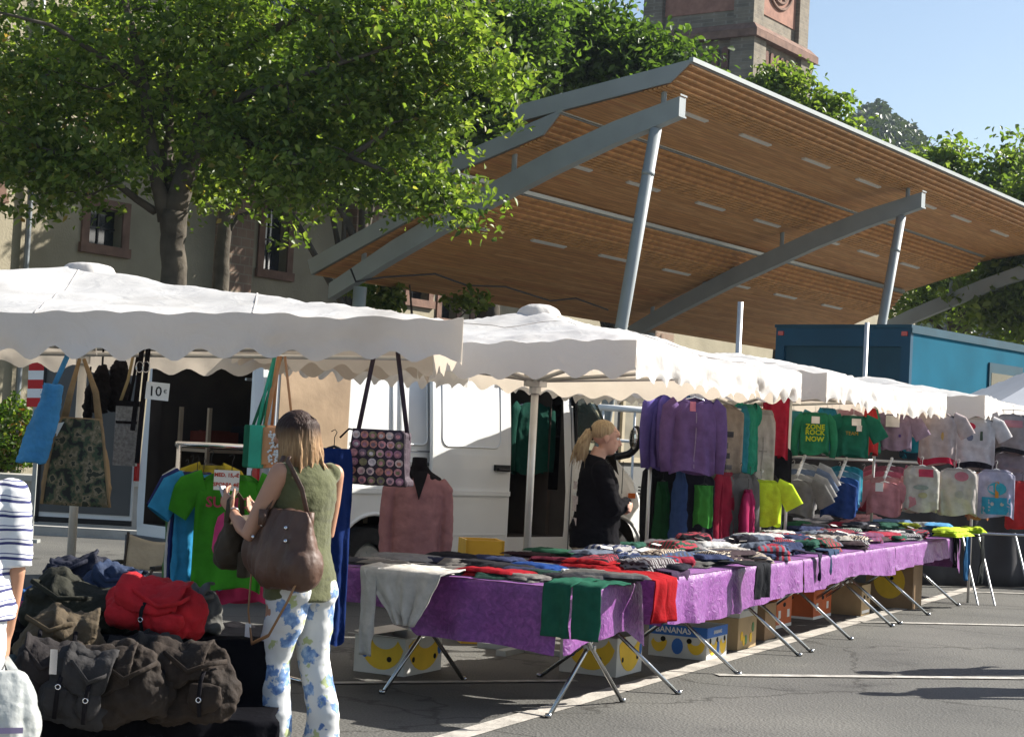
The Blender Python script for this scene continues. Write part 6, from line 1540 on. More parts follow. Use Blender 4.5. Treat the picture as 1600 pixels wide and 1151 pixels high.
legs = []
for s, fx, kx in ((-1, (-.10, .04, .06), (-.095, .05, .48)), (1, (.10, -.07, .06), (.095, -.01, .48))):
    chain(f, [(s * .085, 0, .88), (s * .09, .01, .7), kx, (fx[0], fx[1] - .02, .28), fx], [.088, .078, .055, .05, .036])
    f.tube([(fx[0], fx[1] - .05, .035), (fx[0], fx[1] + .03, .04), (fx[0], fx[1] + .15, .02)], [(.032, .03), (.036, .032), (.036, .016)], 12, ref=(1, 0, 0))
    legs.append((fx, kx))
P, la_, fw_, up_ = head(f, HCp, HF, HU)
sb = remesh(f, 'body', M_SKIN, shop, .0065, 5)
face_bits(P, shop)
# top
def wr(p, a=.004, s=6): return a * fbm(p * s) + a * .6 * fbm(Vc((p.x * 9, p.y * 9, p.z * 22)))
f = MB(); tube_of(f, [((0, .0, .795), (.184, .142)), ((0, -.002, .90), (.182, .136)), ((0, .01, 1.03), (.150, .112)), ((0, .01, 1.15), (.152, .114)), ((0, .0, 1.26), (.166, .118)), ((0, -.008, 1.34), (.160, .100)), ((0, -.01, 1.385), (.110, .074)), ((0, -.005, 1.405), (.075, .062))])
for S in (LS, RS_): f.ball(S * 1.0 + Vc((-.03 if S.x > 0 else .025, 0, .0)), (.046, .062, .052), 12, 9)
M_TOP = mat('olive_top', (.095, .10, .042), .9, .15, 14, .3, trans=.03, sheen=.2, bscale=40)
remesh(f, 'sleeveless_top', M_TOP, shop, .008, 4, disp=lambda p: .006 * fbm(Vc((p.x * 5, p.y * 5, p.z * 12))))
def floral():
    m = bpy.data.materials.new('floral_trousers'); m.use_nodes = True; nt = m.node_tree; b = nt.nodes['Principled BSDF']; L = nt.links.new
    tc = N(nt, 'ShaderNodeTexCoord'); nz = N(nt, 'ShaderNodeTexNoise'); nz.inputs['Scale'].default_value = 30; nz.inputs['Detail'].default_value = 3; L(tc.outputs['Object'], nz.inputs['Vector'])
    mv = N(nt, 'ShaderNodeMix', data_type='RGBA', blend_type='LINEAR_LIGHT'); mv.inputs[0].default_value = .045; L(tc.outputs['Object'], mv.inputs[6]); L(nz.outputs['Color'], mv.inputs[7])
    def vor(sc, stops, off):
        mp = N(nt, 'ShaderNodeMapping'); mp.inputs['Location'].default_value = off; L(mv.outputs[2], mp.inputs[0])
        v = N(nt, 'ShaderNodeTexVoronoi'); v.inputs['Scale'].default_value = sc; v.inputs['Randomness'].default_value = .8; L(mp.outputs[0], v.inputs['Vector']); return ramp(nt, v.outputs['Distance'], stops)
    a = vor(10.5, [(0, (1, 1, 1)), (.38, (1, 1, 1)), (.45, (0, 0, 0))], (0, 0, 0)); c2 = vor(11, [(0, (1, 1, 1)), (.20, (1, 1, 1)), (.27, (0, 0, 0))], (3.3, 1.7, .9))
    blue = ramp(nt, nz.outputs['Fac'], [(.35, (.08, .16, .38)), (.55, (.20, .33, .56)), (.7, (.42, .54, .70))])
    m1 = N(nt, 'ShaderNodeMix', data_type='RGBA'); m1.inputs[6].default_value = (.66, .67, .66, 1); m1.inputs[7].default_value = (.42, .48, .24, 1); L(c2, m1.inputs[0])
    m2 = N(nt, 'ShaderNodeMix', data_type='RGBA'); L(m1.outputs[2], m2.inputs[6]); L(blue, m2.inputs[7]); L(a, m2.inputs[0]); L(m2.outputs[2], b.inputs['Base Color']); b.inputs['Roughness'].default_value = .85
    return m
f = MB(); tube_of(f, [((0, 0, .93), (.150, .110)), ((0, -.005, .88), (.162, .122)), ((0, -.012, .81), (.168, .130))])
for (fx, kx), s in zip(legs, (-1, 1)):
    f.tube([(s * .083, -.012, .86), (s * .088, -.01, .72), Vc(kx) + Vc((0, 0, .04)), (fx[0] * .98, fx[1] - .03, .28), (fx[0], fx[1] - .01, .10), (fx[0], fx[1] - .01, .03)], [(.092, .112), (.086, .098), (.070, .076), (.070, .078), (.085, .098), (.092, .11)], 20, ref=(1, 0, 0))
    f.ball((s * .075, -.065, .83), (.085, .075, .085), 12, 9)
remesh(f, 'trousers', floral(), shop, .008, 4, disp=lambda p: .006 * fbm(Vc((p.x * 4, p.y * 4, p.z * 9))) + .0015 * fbm(p * 18))
# hair to the shoulders with a dark crown, built from locks
f = MB(); q = MB(); q.ball((0, 0, 0), (1, 1, 1), 20, 14)
f.add([P(p.x * .086, -.022 + p.y * .100, .045 + p.z * .084) for p in q.v], q.f)
rn = random.Random(3)
for k in range(60):
    a = math.pi * (-.06 + 1.12 * k / 59) + math.pi; cx, cy = math.cos(a), math.sin(a)   # around the back half, ear to ear
    top_ = P(cx * .066, -.02 + cy * .072, .085); mid = P(cx * .088, -.02 + cy * .098, .02 + rn.uniform(-.01, .01))
    ln_ = rn.uniform(.20, .33); e1 = mid + Vc((rn.uniform(-.02, .02), rn.uniform(-.03, .0), -ln_ * .5)); e2 = e1 + Vc((rn.uniform(-.03, .03), rn.uniform(-.045, -.01), -ln_ * .5))
    f.tube([top_, mid, e1, e2], [.012, .018, .017, .004], 7)
MC_H = hairmat('hair_brown_dark_crown', (.17, .085, .035), (.40, .25, .12), 1.50, 1.575)
ho = remesh(f, 'hair', MC_H, shop, .0055, 1)
f = MB()
for k in range(110):
    a = math.pi * (-.1 + 1.2 * rn.random()) + math.pi; cx, cy = math.cos(a), math.sin(a); k1 = rn.uniform(1.0, 1.06)
    mid = P(cx * .094 * k1, -.02 + cy * .106 * k1, rn.uniform(.0, .04)); ln_ = rn.uniform(.18, .30)
    f.tube([P(cx * .06, -.02 + cy * .07, .105), mid, mid + Vc((rn.uniform(-.015, .015), rn.uniform(-.02, .01), -ln_ * .5)), mid + Vc((rn.uniform(-.035, .035), rn.uniform(-.04, .01), -ln_))], [.0022, .0022, .0020, .0008], 4, cap=False)
f.build('loose_hair', MC_H, ho, smooth=True)
# bracelet, shoes
f = MB(); d_ = (LW - LE).normalized(); a_ = LW - d_ * .02; o1 = d_.orthogonal().normalized(); o2 = d_.cross(o1)
f.tube([a_ + (o1 * math.cos(t_) + o2 * math.sin(t_)) * .0265 for t_ in [2 * math.pi * k / 20 for k in range(21)]], .0045, 6, cap=False); f.build('bracelet', M_CHROME, shop, smooth=True)
for fx, kx in legs:
    f = MB(); f.tube([(fx[0], fx[1] - .08, .015), (fx[0], fx[1] + .05, .015), (fx[0], fx[1] + .17, .012)], [(.04, .014), (.045, .014), (.035, .012)], 14, ref=(1, 0, 0)); f.build('shoe', M_DARK, shop, smooth=True)
def shp(x, y, z): return Matrix.Rotation(R(50), 3, 'Z') @ Vc((x, y, z)) + Vc((SHX, SHY, 0))
# phone in the left hand
ph = thing('mobile_phone', 'grey mobile phone held up in the shopper\'s left hand', 'phone', shp(-.125, .405, 1.235), R(50 + 20))
f = MB(); f.box((0, 0, 0), (.045, .012, .10), rx=R(-25)); f.build('case', mat('phone_grey', (.45, .46, .47), .35, .05, 5, 0), ph); f = MB(); f.box((0, -.0075, .018), (.036, .002, .042), rx=R(-25)); f.build('screen', M_EYE, ph)
# ---- big brown shoulder bag on her left side
def bagmb(w_, h, d_, sag=.2, seed=1.0, topk=.72):
    f = MB(); sec_ = []
    for i in range(9):
        v = i / 8; k = [(.62), .88, .98, 1.0, .98, .93, .86, .80, topk][i]; z = h * v
        sec_.append(((0, 0, z), (w_ / 2 * k, d_ / 2 * [.7, .95, 1, 1, .95, .85, .65, .45, .22][i])))
    f.tube([p for p, _ in sec_], [r for _, r in sec_], 28, ref=(1, 0, 0)); return f
M_BROWN = mat('brown_leather', (.095, .048, .030), .55, .25, 6, .6, bscale=12, spec=.4)
bc = shp(-.27, .015, .86) + Vc((.125, 0, 0))
bag = thing('shoulder_bag', 'large slouchy brown leather shoulder bag hanging from the shopper\'s shoulder', 'bag', bc, R(50 + 90 - 6))
f = bagmb(.44, .35, .20); f.ball((-.14, 0, .10), (.10, .10, .11), 12, 9); f.ball((.16, 0, .14), (.10, .09, .12), 12, 9)
remesh(f, 'bag_body', M_BROWN, bag, .008, 6, disp=lambda p: .012 * fbm(Vc((p.x * 8, p.y * 4, p.z * 2.5))) + .003 * fbm(Vc((p.x * 30, p.y * 10, p.z * 8))))
Q = Matrix.Rotation(R(-(50 + 84)), 3, 'Z')
def bl(p): return Q @ (p - bc)
sh_top = shp(-.150, -.01, 1.435)
for k, x in enumerate((-.10, .09)):
    f = MB(); e0 = Vc((x, (.055 if k else -.055), .30)); tp_ = bl(sh_top) + Vc((x * .22, 0, 0))
    f.tube([e0, e0.lerp(tp_, .5) + Vc((0, -.02, 0)), tp_ + Vc((0, .0, -.015)), tp_ + Vc((.0, -.01, .004))], [(.016, .006)] * 4, 8, ref=(1, 0, 0)); f.tube([e0 - Vc((0, 0, .03)), e0 + Vc((0, 0, .04))], .022, 8); f.build('strap', M_BROWN, bag, smooth=True)
f = MB()
for x, z in ((-.12, .215), (-.09, .27), (.09, .27), (.12, .215), (-.15, .12)): f.ball((x, .082 if z < .25 else .062, z), .010, 8, 6)
f.build('stud', M_CHROME, bag, smooth=True)
f = MB(); pts = [Vc((-.20, .02, .14)), Vc((-.17, .09, -.04)), Vc((-.06, .10, -.20)), Vc((.06, .10, -.25)), Vc((.17, .05, -.12)), Vc((.20, .02, .14))]
f.tube(pts, [(.009, .004)] * 6, 6); f.build('long_strap', mat('tan_strap', (.30, .15, .06), .5, .2, 8, .1), bag, smooth=True)
f = MB(); f.box((.125, .078, -.20), (.04, .003, .06)); f.build('swing_tag', M_CARD, bag)
# second smaller bag she is looking into, hanging from her forearm
bc2 = shp(-.10, .36, .90)
bg2 = thing('handbag', 'dark olive handbag with open flap held in front of the shopper', 'bag', bc2, R(50 + 30))
M_OLB = mat('olive_canvas', (.060, .045, .028), .85, .25, 8, .5, bscale=16)
f = bagmb(.26, .24, .16); remesh(f, 'bag_body', M_OLB, bg2, .008, 5, disp=lambda p: .010 * fbm(p * 9))
f = MB(); f.sheet(lambda u, v: (-.12 + .24 * u, -.06 - .05 * math.sin(v * 2.4), .22 + .03 * math.cos(v * 3) - .14 * v), 10, 8, .01); f.build('flap', M_OLB, bg2, smooth=True)
f = MB(); f.box((-.05, -.085, .03), (.13, .05, .12)); remesh(f, 'pocket', M_OLB, bg2, .008, 6)
f = MB(); f.tube([(-.11, 0, .22), (-.09, .0, .32), (0, .0, .36), (.09, 0, .32), (.11, 0, .22)], [(.012, .004)] * 5, 8, ref=(0, 1, 0)); f.build('strap', M_OLB, bg2, smooth=True)

# ---- the seller, arms crossed, looking right
SLY = 12.0; SLX = atY(934, 800, SLY).x
sel = thing('person', 'blonde seller with a ponytail, black sweatshirt and beige trousers, arms folded, facing right', 'person', (SLX, SLY, 0), R(-82))
k_ = 1.04
f = MB(); tS = [((0, -.01, .88), (.175, .15)), ((0, -.02, .97), (.180, .150)), ((0, .0, 1.08), (.165, .135)), ((0, .0, 1.18), (.168, .13)), ((0, -.01, 1.28), (.175, .125)), ((0, -.03, 1.38), (.165, .095)), ((0, -.035, 1.435), (.09, .065)), ((0, -.02, 1.48), (.055, .055)), ((0, .0, 1.53), (.052, .054))]
tube_of(f, tS)
Ls, Le, Lw = Vc((-.19, -.03, 1.38)), Vc((-.215, .07, 1.11)), Vc((.02, .20, 1.13)); Rs, Re, Rw = Vc((.19, -.03, 1.38)), Vc((.215, .06, 1.11)), Vc((-.02, .21, 1.165))
for S, E_, W_ in ((Ls, Le, Lw), (Rs, Re, Rw)): chain(f, [S, S.lerp(E_, .5), E_, E_.lerp(W_, .4), W_], [.05, .047, .04, .037, .024])
hand(f, Lw, None, Vc((.9, .1, .05)), Vc((0, -.8, .2)), .35, 1); hand(f, Rw, None, Vc((-.9, .0, .0)), Vc((0, -.8, -.2)), .35, -1)
for s in (-1, 1):
    chain(f, [(s * .095, -.01, .9), (s * .10, 0, .7), (s * .10, 0, .48), (s * .10, -.02, .28), (s * .10, -.02, .07)], [.095, .085, .062, .055, .038]); f.tube([(s * .10, -.07, .035), (s * .10, .03, .04), (s * .10, .15, .02)], [(.034, .03), (.038, .032), (.036, .018)], 12, ref=(1, 0, 0))
P2_, *_ = head(f, Vc((0, .03, 1.60)), Vc((0, 1, -.10)), Vc((0, .1, 1)))
remesh(f, 'body', M_SKIN2, sel, .0075, 5); face_bits(P2_, sel)
f = MB(); tube_of(f, [((0, -.01, .86), (.200, .175)), ((0, -.02, .95), (.205, .175)), ((0, .0, 1.08), (.19, .16)), ((0, .0, 1.18), (.190, .15)), ((0, -.01, 1.28), (.195, .145)), ((0, -.03, 1.38), (.185, .115)), ((0, -.04, 1.44), (.11, .082)), ((0, -.03, 1.475), (.075, .07))])
for S, E_, W_ in ((Ls, Le, Lw), (Rs, Re, Rw)): chain(f, [S, S.lerp(E_, .5), E_, E_.lerp(W_, .4), E_.lerp(W_, .9)], [.070, .066, .060, .054, .042])
M_SW = mat('black_sweatshirt', (.008, .0075, .009), .95, .2, 14, .3, bscale=30, spec=.04)
sw_ = remesh(f, 'sweatshirt', M_SW, sel, .009, 4, disp=lambda p: .009 * fbm(Vc((p.x * 7, p.y * 7, p.z * 12))))
def backpt(x, z): return -.150 - .02 * math.cos(x * 8) - (.015 if z < 1.1 else 0)
for k, (z, w2) in enumerate(((1.27, .14), (1.17, .22), (1.12, .16), (1.02, .20))):
    f = MB(); f.grid(lambda u, v: ((u - .5) * w2, -.172 + .25 * abs((u - .5) * w2) ** 1.6, z + (v - .5) * .055), 8, 3); f.build('back_print', mat('faded_print', (.42, .36, .34), .8, .4, 40, 0), sw_, smooth=True)
f = MB(); tube_of(f, [((0, 0, .96), (.175, .14)), ((0, -.01, .88), (.195, .165)), ((0, -.01, .82), (.19, .16))])
for s in (-1, 1): f.tube([(s * .095, 0, .88), (s * .10, 0, .7), (s * .10, 0, .48), (s * .10, -.01, .25), (s * .10, -.01, .07)], [(.105, .125), (.095, .11), (.085, .095), (.08, .09), (.08, .09)], 18, ref=(1, 0, 0))
remesh(f, 'trousers', mat('beige_trousers', (.42, .33, .22), .9, .12, 10, .3), sel, .009, 4, disp=lambda p: .008 * fbm(p * 9))
for s in (-1, 1): f = MB(); f.tube([(s * .10, -.08, .025), (s * .10, .04, .03), (s * .10, .17, .02)], [(.042, .024), (.046, .028), (.038, .018)], 14, ref=(1, 0, 0)); f.build('shoe', M_DARK, sel, smooth=True)
f = MB(); f.add([P2_(p.x * .084, -.026 + p.y * .092, .050 + p.z * .082) for p in q.v], q.f)
f.tube([P2_(0, -.09, .04), P2_(0, -.125, .03), P2_(0, -.15, -.03), P2_(0, -.16, -.10), P2_(.01, -.15, -.17)], [(.02, .022), (.034, .03), (.045, .036), (.05, .034), (.02, .014)], 12)
for k in range(16):
    a = rn.uniform(0, 6.28); f.tube([P2_(.02 * math.cos(a), -.12 + .02 * math.sin(a), .03), P2_(.04 * math.cos(a), -.152 + .036 * math.sin(a), -.05), P2_(.045 * math.cos(a), -.16 + .045 * math.sin(a), rn.uniform(-.16, -.22))], [.010, .013, .003], 6)
hh = remesh(f, 'hair', M_HAIRB, sel, .007, 1)
f = MB()
for k in range(70):
    a = rn.uniform(0, 6.28); f.tube([P2_(.075 * math.cos(a), .0 + .08 * math.sin(a), .06), P2_(.03 * math.cos(a), -.12 + .02 * math.sin(a), .03), P2_(.055 * math.cos(a), -.16 + .05 * math.sin(a), -.08), P2_(.065 * math.cos(a), -.165 + .06 * math.sin(a), rn.uniform(-.16, -.24))], [.0015, .002, .002, .0008], 4, cap=False)
f.build('loose_hair', M_HAIRB, hh, smooth=True)
f = MB(); f.tube([P2_(0, -.112, .036) + Vc((.026 * math.cos(t_), 0, .026 * math.sin(t_))) for t_ in [2 * math.pi * k / 14 for k in range(15)]], .008, 6, cap=False); f.build('hair_tie', M_DARK, hh, smooth=True)

# ---- the visitor in the striped top, cut by the left edge
def stripes():
    m = bpy.data.materials.new('navy_striped_jersey'); m.use_nodes = True; nt = m.node_tree; b = nt.nodes['Principled BSDF']; L = nt.links.new
    tc = N(nt, 'ShaderNodeTexCoord'); sx = N(nt, 'ShaderNodeSeparateXYZ'); L(tc.outputs['Object'], sx.inputs[0])
    nz = N(nt, 'ShaderNodeTexNoise'); nz.inputs['Scale'].default_value = 4; L(tc.outputs['Object'], nz.inputs['Vector'])
    ad = N(nt, 'ShaderNodeMath', operation='MULTIPLY_ADD'); ad.inputs[1].default_value = .05; L(nz.outputs['Fac'], ad.inputs[0]); L(sx.outputs[2], ad.inputs[2])
    mu = N(nt, 'ShaderNodeMath', operation='MULTIPLY'); mu.inputs[1].default_value = 19.0; L(ad.outputs[0], mu.inputs[0]); fr = N(nt, 'ShaderNodeMath', operation='FRACT'); L(mu.outputs[0], fr.inputs[0])
    c = ramp(nt, fr.outputs[0], [(0, (.78, .78, .78)), (.36, (.04, .045, .15)), (.55, (.78, .78, .78)), (.72, (.10, .11, .24)), (.80, (.78, .78, .78))], True); L(c, b.inputs['Base Color']); b.inputs['Roughness'].default_value = .9; return m
STY = 6.15; STX = atY(-70, 900, STY).x
st_ = thing('person', 'person in a navy and white striped short-sleeved top and white trousers at the left edge', 'person', (STX, STY, 0), R(12))
f = MB(); tT = [((0, 0, .85), (.175, .14)), ((0, 0, .96), (.18, .14)), ((0, 0, 1.08), (.16, .125)), ((0, 0, 1.2), (.165, .125)), ((0, -.01, 1.3), (.16, .11)), ((0, -.015, 1.345), (.09, .065)), ((0, 0, 1.40), (.052, .052)), ((0, .01, 1.44), (.05, .05))]
tube_of(f, tT)
Rs, Re, Rw = Vc((.175, -.01, 1.275)), Vc((.205, -.02, 1.01)), Vc((.185, .06, .78)); Ls, Le, Lw = Vc((-.175, -.01, 1.275)), Vc((-.205, 0, 1.01)), Vc((-.16, .14, .80))
for S, E_, W_ in ((Rs, Re, Rw), (Ls, Le, Lw)): chain(f, [S, S.lerp(E_, .5), E_, E_.lerp(W_, .4), W_], [.05, .046, .036, .034, .023])
hand(f, Rw, None, Vc((-.02, .12, -.98)), Vc((-.9, .1, 0)), .75, 1); hand(f, Lw, None, Vc((.0, .3, -.9)), Vc((.9, .1, 0)), .4, -1)
for s in (-1, 1):
    chain(f, [(s * .09, 0, .86), (s * .095, 0, .7), (s * .095, .01, .46), (s * .095, -.01, .26), (s * .095, -.02, .07)], [.09, .085, .058, .052, .036]); f.tube([(s * .095, -.07, .035), (s * .095, .03, .04), (s * .095, .15, .02)], [(.034, .03), (.038, .032), (.036, .018)], 12, ref=(1, 0, 0))
P3_, *_ = head(f, Vc((0, .03, 1.51)), Vc((0, 1, -.15)), Vc((0, .1, 1)))
remesh(f, 'body', M_SKIN, st_, .0075, 5); face_bits(P3_, st_)
f = MB(); tube_of(f, [((0, 0, .84), (.215, .165)), ((0, 0, .90), (.215, .165)), ((0, 0, 1.0), (.200, .155)), ((0, 0, 1.1), (.185, .145)), ((0, 0, 1.2), (.188, .14)), ((0, -.01, 1.29), (.178, .125)), ((0, -.015, 1.345), (.11, .085)), ((0, -.01, 1.37), (.08, .07))])
for S, E_ in ((Rs, Re), (Ls, Le)): f.tube([S, S.lerp(E_, .5), S.lerp(E_, .95)], [.072, .066, .062], 16); f.ball(S, .07, 12, 8)
remesh(f, 'striped_top', stripes(), st_, .008, 3, disp=lambda p: .008 * fbm(Vc((p.x * 6, p.y * 6, p.z * 10))))
f = MB(); tube_of(f, [((0, 0, .90), (.185, .145)), ((0, 0, .82), (.185, .15)), ((0, 0, .78), (.18, .145))])
for s in (-1, 1): f.tube([(s * .092, -.005, .84), (s * .095, 0, .68), (s * .095, .01, .46), (s * .095, -.01, .25), (s * .095, -.01, .08)], [(.098, .125), (.095, .11), (.082, .09), (.08, .085), (.08, .085)], 18, ref=(1, 0, 0))
remesh(f, 'trousers', mat('white_trousers', (.74, .74, .74), .85, .04, 8, .25), st_, .009, 4, disp=lambda p: .008 * fbm(p * 7))
for s in (-1, 1): f = MB(); f.tube([(s * .095, -.08, .025), (s * .095, .04, .03), (s * .095, .17, .02)], [(.042, .024), (.046, .028), (.038, .018)], 14, ref=(1, 0, 0)); f.build('shoe', M_DARK, st_, smooth=True)
f = MB(); f.add([P3_(p.x * .086, -.026 + p.y * .096, .046 + p.z * .086) for p in q.v], q.f); f.add([P3_(p.x * .07, -.05 + p.y * .06, -.02 + p.z * .07) for p in q.v], q.f); remesh(f, 'hair', M_HAIRG, st_, .008, 2)
pbx = atY(34, 1110, STY - .12)
pb_ = thing('plastic_carrier_bag', 'thin translucent white plastic carrier bag held by the person in stripes', 'bag', (pbx.x - .10, STY - .10, .38), R(15))
M_FILM = mat('milky_plastic', (.58, .60, .58), .3, .06, 10, .8, trans=.35, bscale=10, spec=.5, coat=.3)
f = bagmb(.34, .30, .20, topk=.55); remesh(f, 'bag_body', M_FILM, pb_, .008, 2, disp=lambda p: .016 * fbm(Vc((p.x * 8, p.y * 8, p.z * 2.5))) + .003 * fbm(p * 20))
hp = Matrix.Rotation(R(12), 3, 'Z') @ Vc((.18, .075, .70)) + Vc((STX, STY, 0)); hp = Matrix.Rotation(R(-15), 3, 'Z') @ (hp - Vc(pb_.location))
for s in (-1, 1): f = MB(); f.tube([(s * .07, 0, .27), Vc((s * .06, 0, .29)).lerp(hp, .5), hp + Vc((s * .006, 0, 0))], [(.022, .008), (.016, .006), (.008, .006)], 8); f.build('handle', M_FILM, pb_, smooth=True)
f = MB(); f.grid(lambda u, v: (-.10 + .2 * u, -.112 - .012 * math.sin(u * 3.1), .10 + .02 * v), 10, 1); f.build('printed_band', mat('band_violet', (.35, .28, .42), .5, .1, 8, 0), pb_)

# ---- two passers-by outside the frame on the right, whose shadows reach in
def passer(label, x, y, rz, top, leg_, sc=1.0, dx=0):
    t = thing('person', label, 'person', (x, y, 0), R(rz)); f = MB(); tube_of(f, [((0, 0, .86), (.17, .13)), ((0, 0, 1.05), (.15, .12)), ((0, 0, 1.25), (.18, .13)), ((0, 0, 1.40), (.17, .09)), ((0, 0, 1.45), (.08, .06)), ((0, 0, 1.52), (.052, .052))])
    for s in (-1, 1):
        S, E_, W_ = Vc((s * .20, 0, 1.38)), Vc((s * .26, .02, 1.1)), Vc((s * .24, .16, .88)); chain(f, [S, S.lerp(E_, .5), E_, W_], [.055, .05, .042, .028]); hand(f, W_, None, Vc((0, .3, -.9)), Vc((-s, .1, 0)), .4, s)
        chain(f, [(s * .09, 0, .88), (s * .1, 0, .5), (s * .1, s * .1, .07)], [.09, .065, .042]); f.tube([(s * .1, s * .1 - .06, .035), (s * .1, s * .1 + .14, .02)], [(.034, .03), (.036, .018)], 12, ref=(1, 0, 0))
    Pq, *_ = head(f, Vc((0, .02, 1.62)), Vc((0, 1, 0)), ZUP); remesh(f, 'body', M_SKIN, t, .010, 4); face_bits(Pq, t)
    f = MB(); tube_of(f, [((0, 0, .86), (.2, .155)), ((0, 0, 1.05), (.18, .145)), ((0, 0, 1.25), (.2, .15)), ((0, 0, 1.40), (.185, .11)), ((0, 0, 1.46), (.09, .07))]); 
    for s in (-1, 1): f.tube([(s * .19, 0, 1.39), (s * .25, .01, 1.15)], [.075, .065], 14)
    remesh(f, 'shirt', cloth(top), t, .01, 4)
    f = MB(); tube_of(f, [((0, 0, .95), (.18, .14)), ((0, 0, .82), (.185, .15))])
    for s in (-1, 1): f.tube([(s * .09, 0, .86), (s * .1, 0, .5), (s * .1, s * .09, .09)], [.105, .085, .07], 16)
    remesh(f, 'trousers', cloth(leg_), t, .01, 4)
    f = MB(); f.add([Pq(p.x * .086, -.022 + p.y * .094, .05 + p.z * .082) for p in q.v], q.f); remesh(f, 'hair', M_HAIRD, t, .01, 2)
passer('passer-by in a blue shirt just outside the right edge of the picture', 4.95, 13.6, 60, (.1, .2, .4), (.05, .05, .07))
passer('passer-by in a grey shirt outside the right edge nearer the camera', 4.75, 12.5, -100, (.3, .3, .3), (.03, .04, .08))

# ------------------------------------------------------------------ mannequin
c = atY(657, 700, 12.1)
mq = thing('mannequin', 'black bust mannequin wearing a dusty pink V-neck jumper behind the front table', 'mannequin', (c.x, 12.1, 0), R(6))
zt_ = atY(657, 714, 12.1).z; z0 = zt_ - .68
f = MB(); f.tube([(0, 0, z0), (0, 0, z0 + .12), (0, 0, z0 + .30), (0, 0, z0 + .46), (0, 0, z0 + .54), (0, 0, z0 + .58), (0, 0, z0 + .62), (0, 0, zt_)], [(.15, .11), (.13, .10), (.15, .11), (.175, .10), (.16, .08), (.09, .06), (.055, .055), (.052, .052)], 24, ref=(1, 0, 0)); remesh(f, 'bust', M_DARK, mq, .01, 4)
f = MB(); f.tube([(0, 0, 0.02), (0, 0, z0 + .05)], .016, 8); f.tube([(0, 0, 0), (0, 0, .02)], .16, 20); f.build('stand', M_STEEL, mq)
pj = thing('jumper', 'dusty pink V-neck long-sleeved jumper on the mannequin', 'jumper', (c.x, 12.1, zt_ - .115), R(6))
f = MB(); f.tube([(0, 0, -.66), (0, 0, -.5), (0, 0, -.3), (0, 0, -.14), (0, 0, -.05), (0, 0, -.005), (0, 0, .02)], [(.175, .135), (.175, .13), (.172, .125), (.185, .115), (.165, .095), (.11, .075), (.07, .062)], 26, ref=(1, 0, 0))
for s_ in (-1, 1): f.tube([(s_ * .14, 0, -.06), (s_ * .195, 0, -.12), (s_ * .212, .0, -.30), (s_ * .215, -.02, -.50), (s_ * .20, -.03, -.64)], [.055, .056, .050, .044, .040], 14)
remesh(f, 'cloth', cloth((.33, .165, .17)), pj, .008, 3, disp=lambda p: .008 * fbm(Vc((p.x * 6, p.y * 6, p.z * 5))) + .003 * fbm(p * 18))
f = MB(); 
def vn(u, v):
    z = .02 - .20 * v; hw = .060 * (1 - v) ; x = (u - .5) * 2 * hw; dep = np.interp(-z, [-.03, .005, .05, .14, .18], [.062, .078, .098, .118, .122]); wd = np.interp(-z, [-.03, .005, .05, .14, .18], [.07, .11, .165, .185, .185])
    return (x, -dep * math.sqrt(max(0, 1 - (x / wd) ** 2)) - .012, z)
f.grid(vn, 10, 12); f.build('neck_opening', M_DARK, pj, smooth=True)

# ------------------------------------------------------------------ T-shirt rack by the van
c = atY(362, 700, 10.4)
tr_ = thing('round_rack', 'small chrome clothes rail carrying the green T-shirt', 'clothes rack', (c.x, 10.6, 0), R(40))
f = MB(); zr = atY(362, 697, 10.5).z; f.tube([(-.42, 0, zr), (.42, 0, zr)], .016, 8); f.build('rail', M_CHROME, tr_, smooth=True)
for x in (-.4, .4): f = MB(); f.tube([(x, 0, 0), (x, 0, zr)], .014, 8); f.tube([(x, -.25, .02), (x, .25, .02)], .014, 8); f.build('upright', M_CHROME, tr_, smooth=True)
SR = 'T-shirts on the chrome rail'
GT = hang('bright green T-shirt with pink block letters, foremost on the chrome rail', 362, 742, 10.05, .40, .66, (.045, .24, .018), 'short', 6, 90, name='t_shirt', cat='T-shirt', group=SR, d_=.05, hook=.12)
text('SU MO', .085, 'lettering', PK((.42, .06, .10)), GT, (-.005, -.070, -.185), R(90), 0, .001, bold=.002)
f = MB(); f.prism([(-.06, -.24), (-.025, -.21), (-.02, -.52), (-.055, -.50), (-.085, -.42), (-.075, -.30)], (0, -.082, 0), (1, 0, 0), (0, 0, 1), -.003); f.build('print', PK((.55, .06, .20)), GT)
sgn = thing('price_sign', 'white price card with red handwriting pinned to the green T-shirt', 'sign', atY(354, 750, 9.93), R(4))
f = MB(); f.box((0, 0, 0), (.145, .003, .115)); f.build('card', M_CARD, sgn); text('MED. 15,-€', .03, 'lettering', M_REDINK, sgn, (0, -.0025, .02), R(90), 0, .0005, bold=.0012); text('SPONJA 4€', .03, 'lettering', M_REDINK, sgn, (0, -.0025, -.035), R(90), 0, .0005, bold=.0012)
for k, (px, py, Y, w_, h, col, rz, lb) in enumerate([(318, 742, 10.2, .38, .66, (.03, .22, .42), 48, 'mid blue T-shirt behind the green one'), (308, 738, 10.35, .38, .64, (.02, .03, .12), 55, 'navy T-shirt third from the front'), (300, 736, 10.5, .36, .66, (.45, .46, .48), 62, 'white-grey T-shirt near the back of the rail'), (292, 742, 10.62, .36, .62, (.06, .16, .06), 70, 'thin dark green T-shirt near the rail\'s end'), (330, 728, 10.5, .20, .4, (.35, .28, .03), 25, 'mustard shoulder peeping out above the green T-shirt'), (392, 752, 10.4, .34, .72, (.45, .03, .10), 10, 'crimson top hanging behind the right sleeve of the green T-shirt')]):
    hang(lb, px, py, Y, w_, h, col, 'short', rz, 92 + k, name='t_shirt', cat='T-shirt', group=SR)
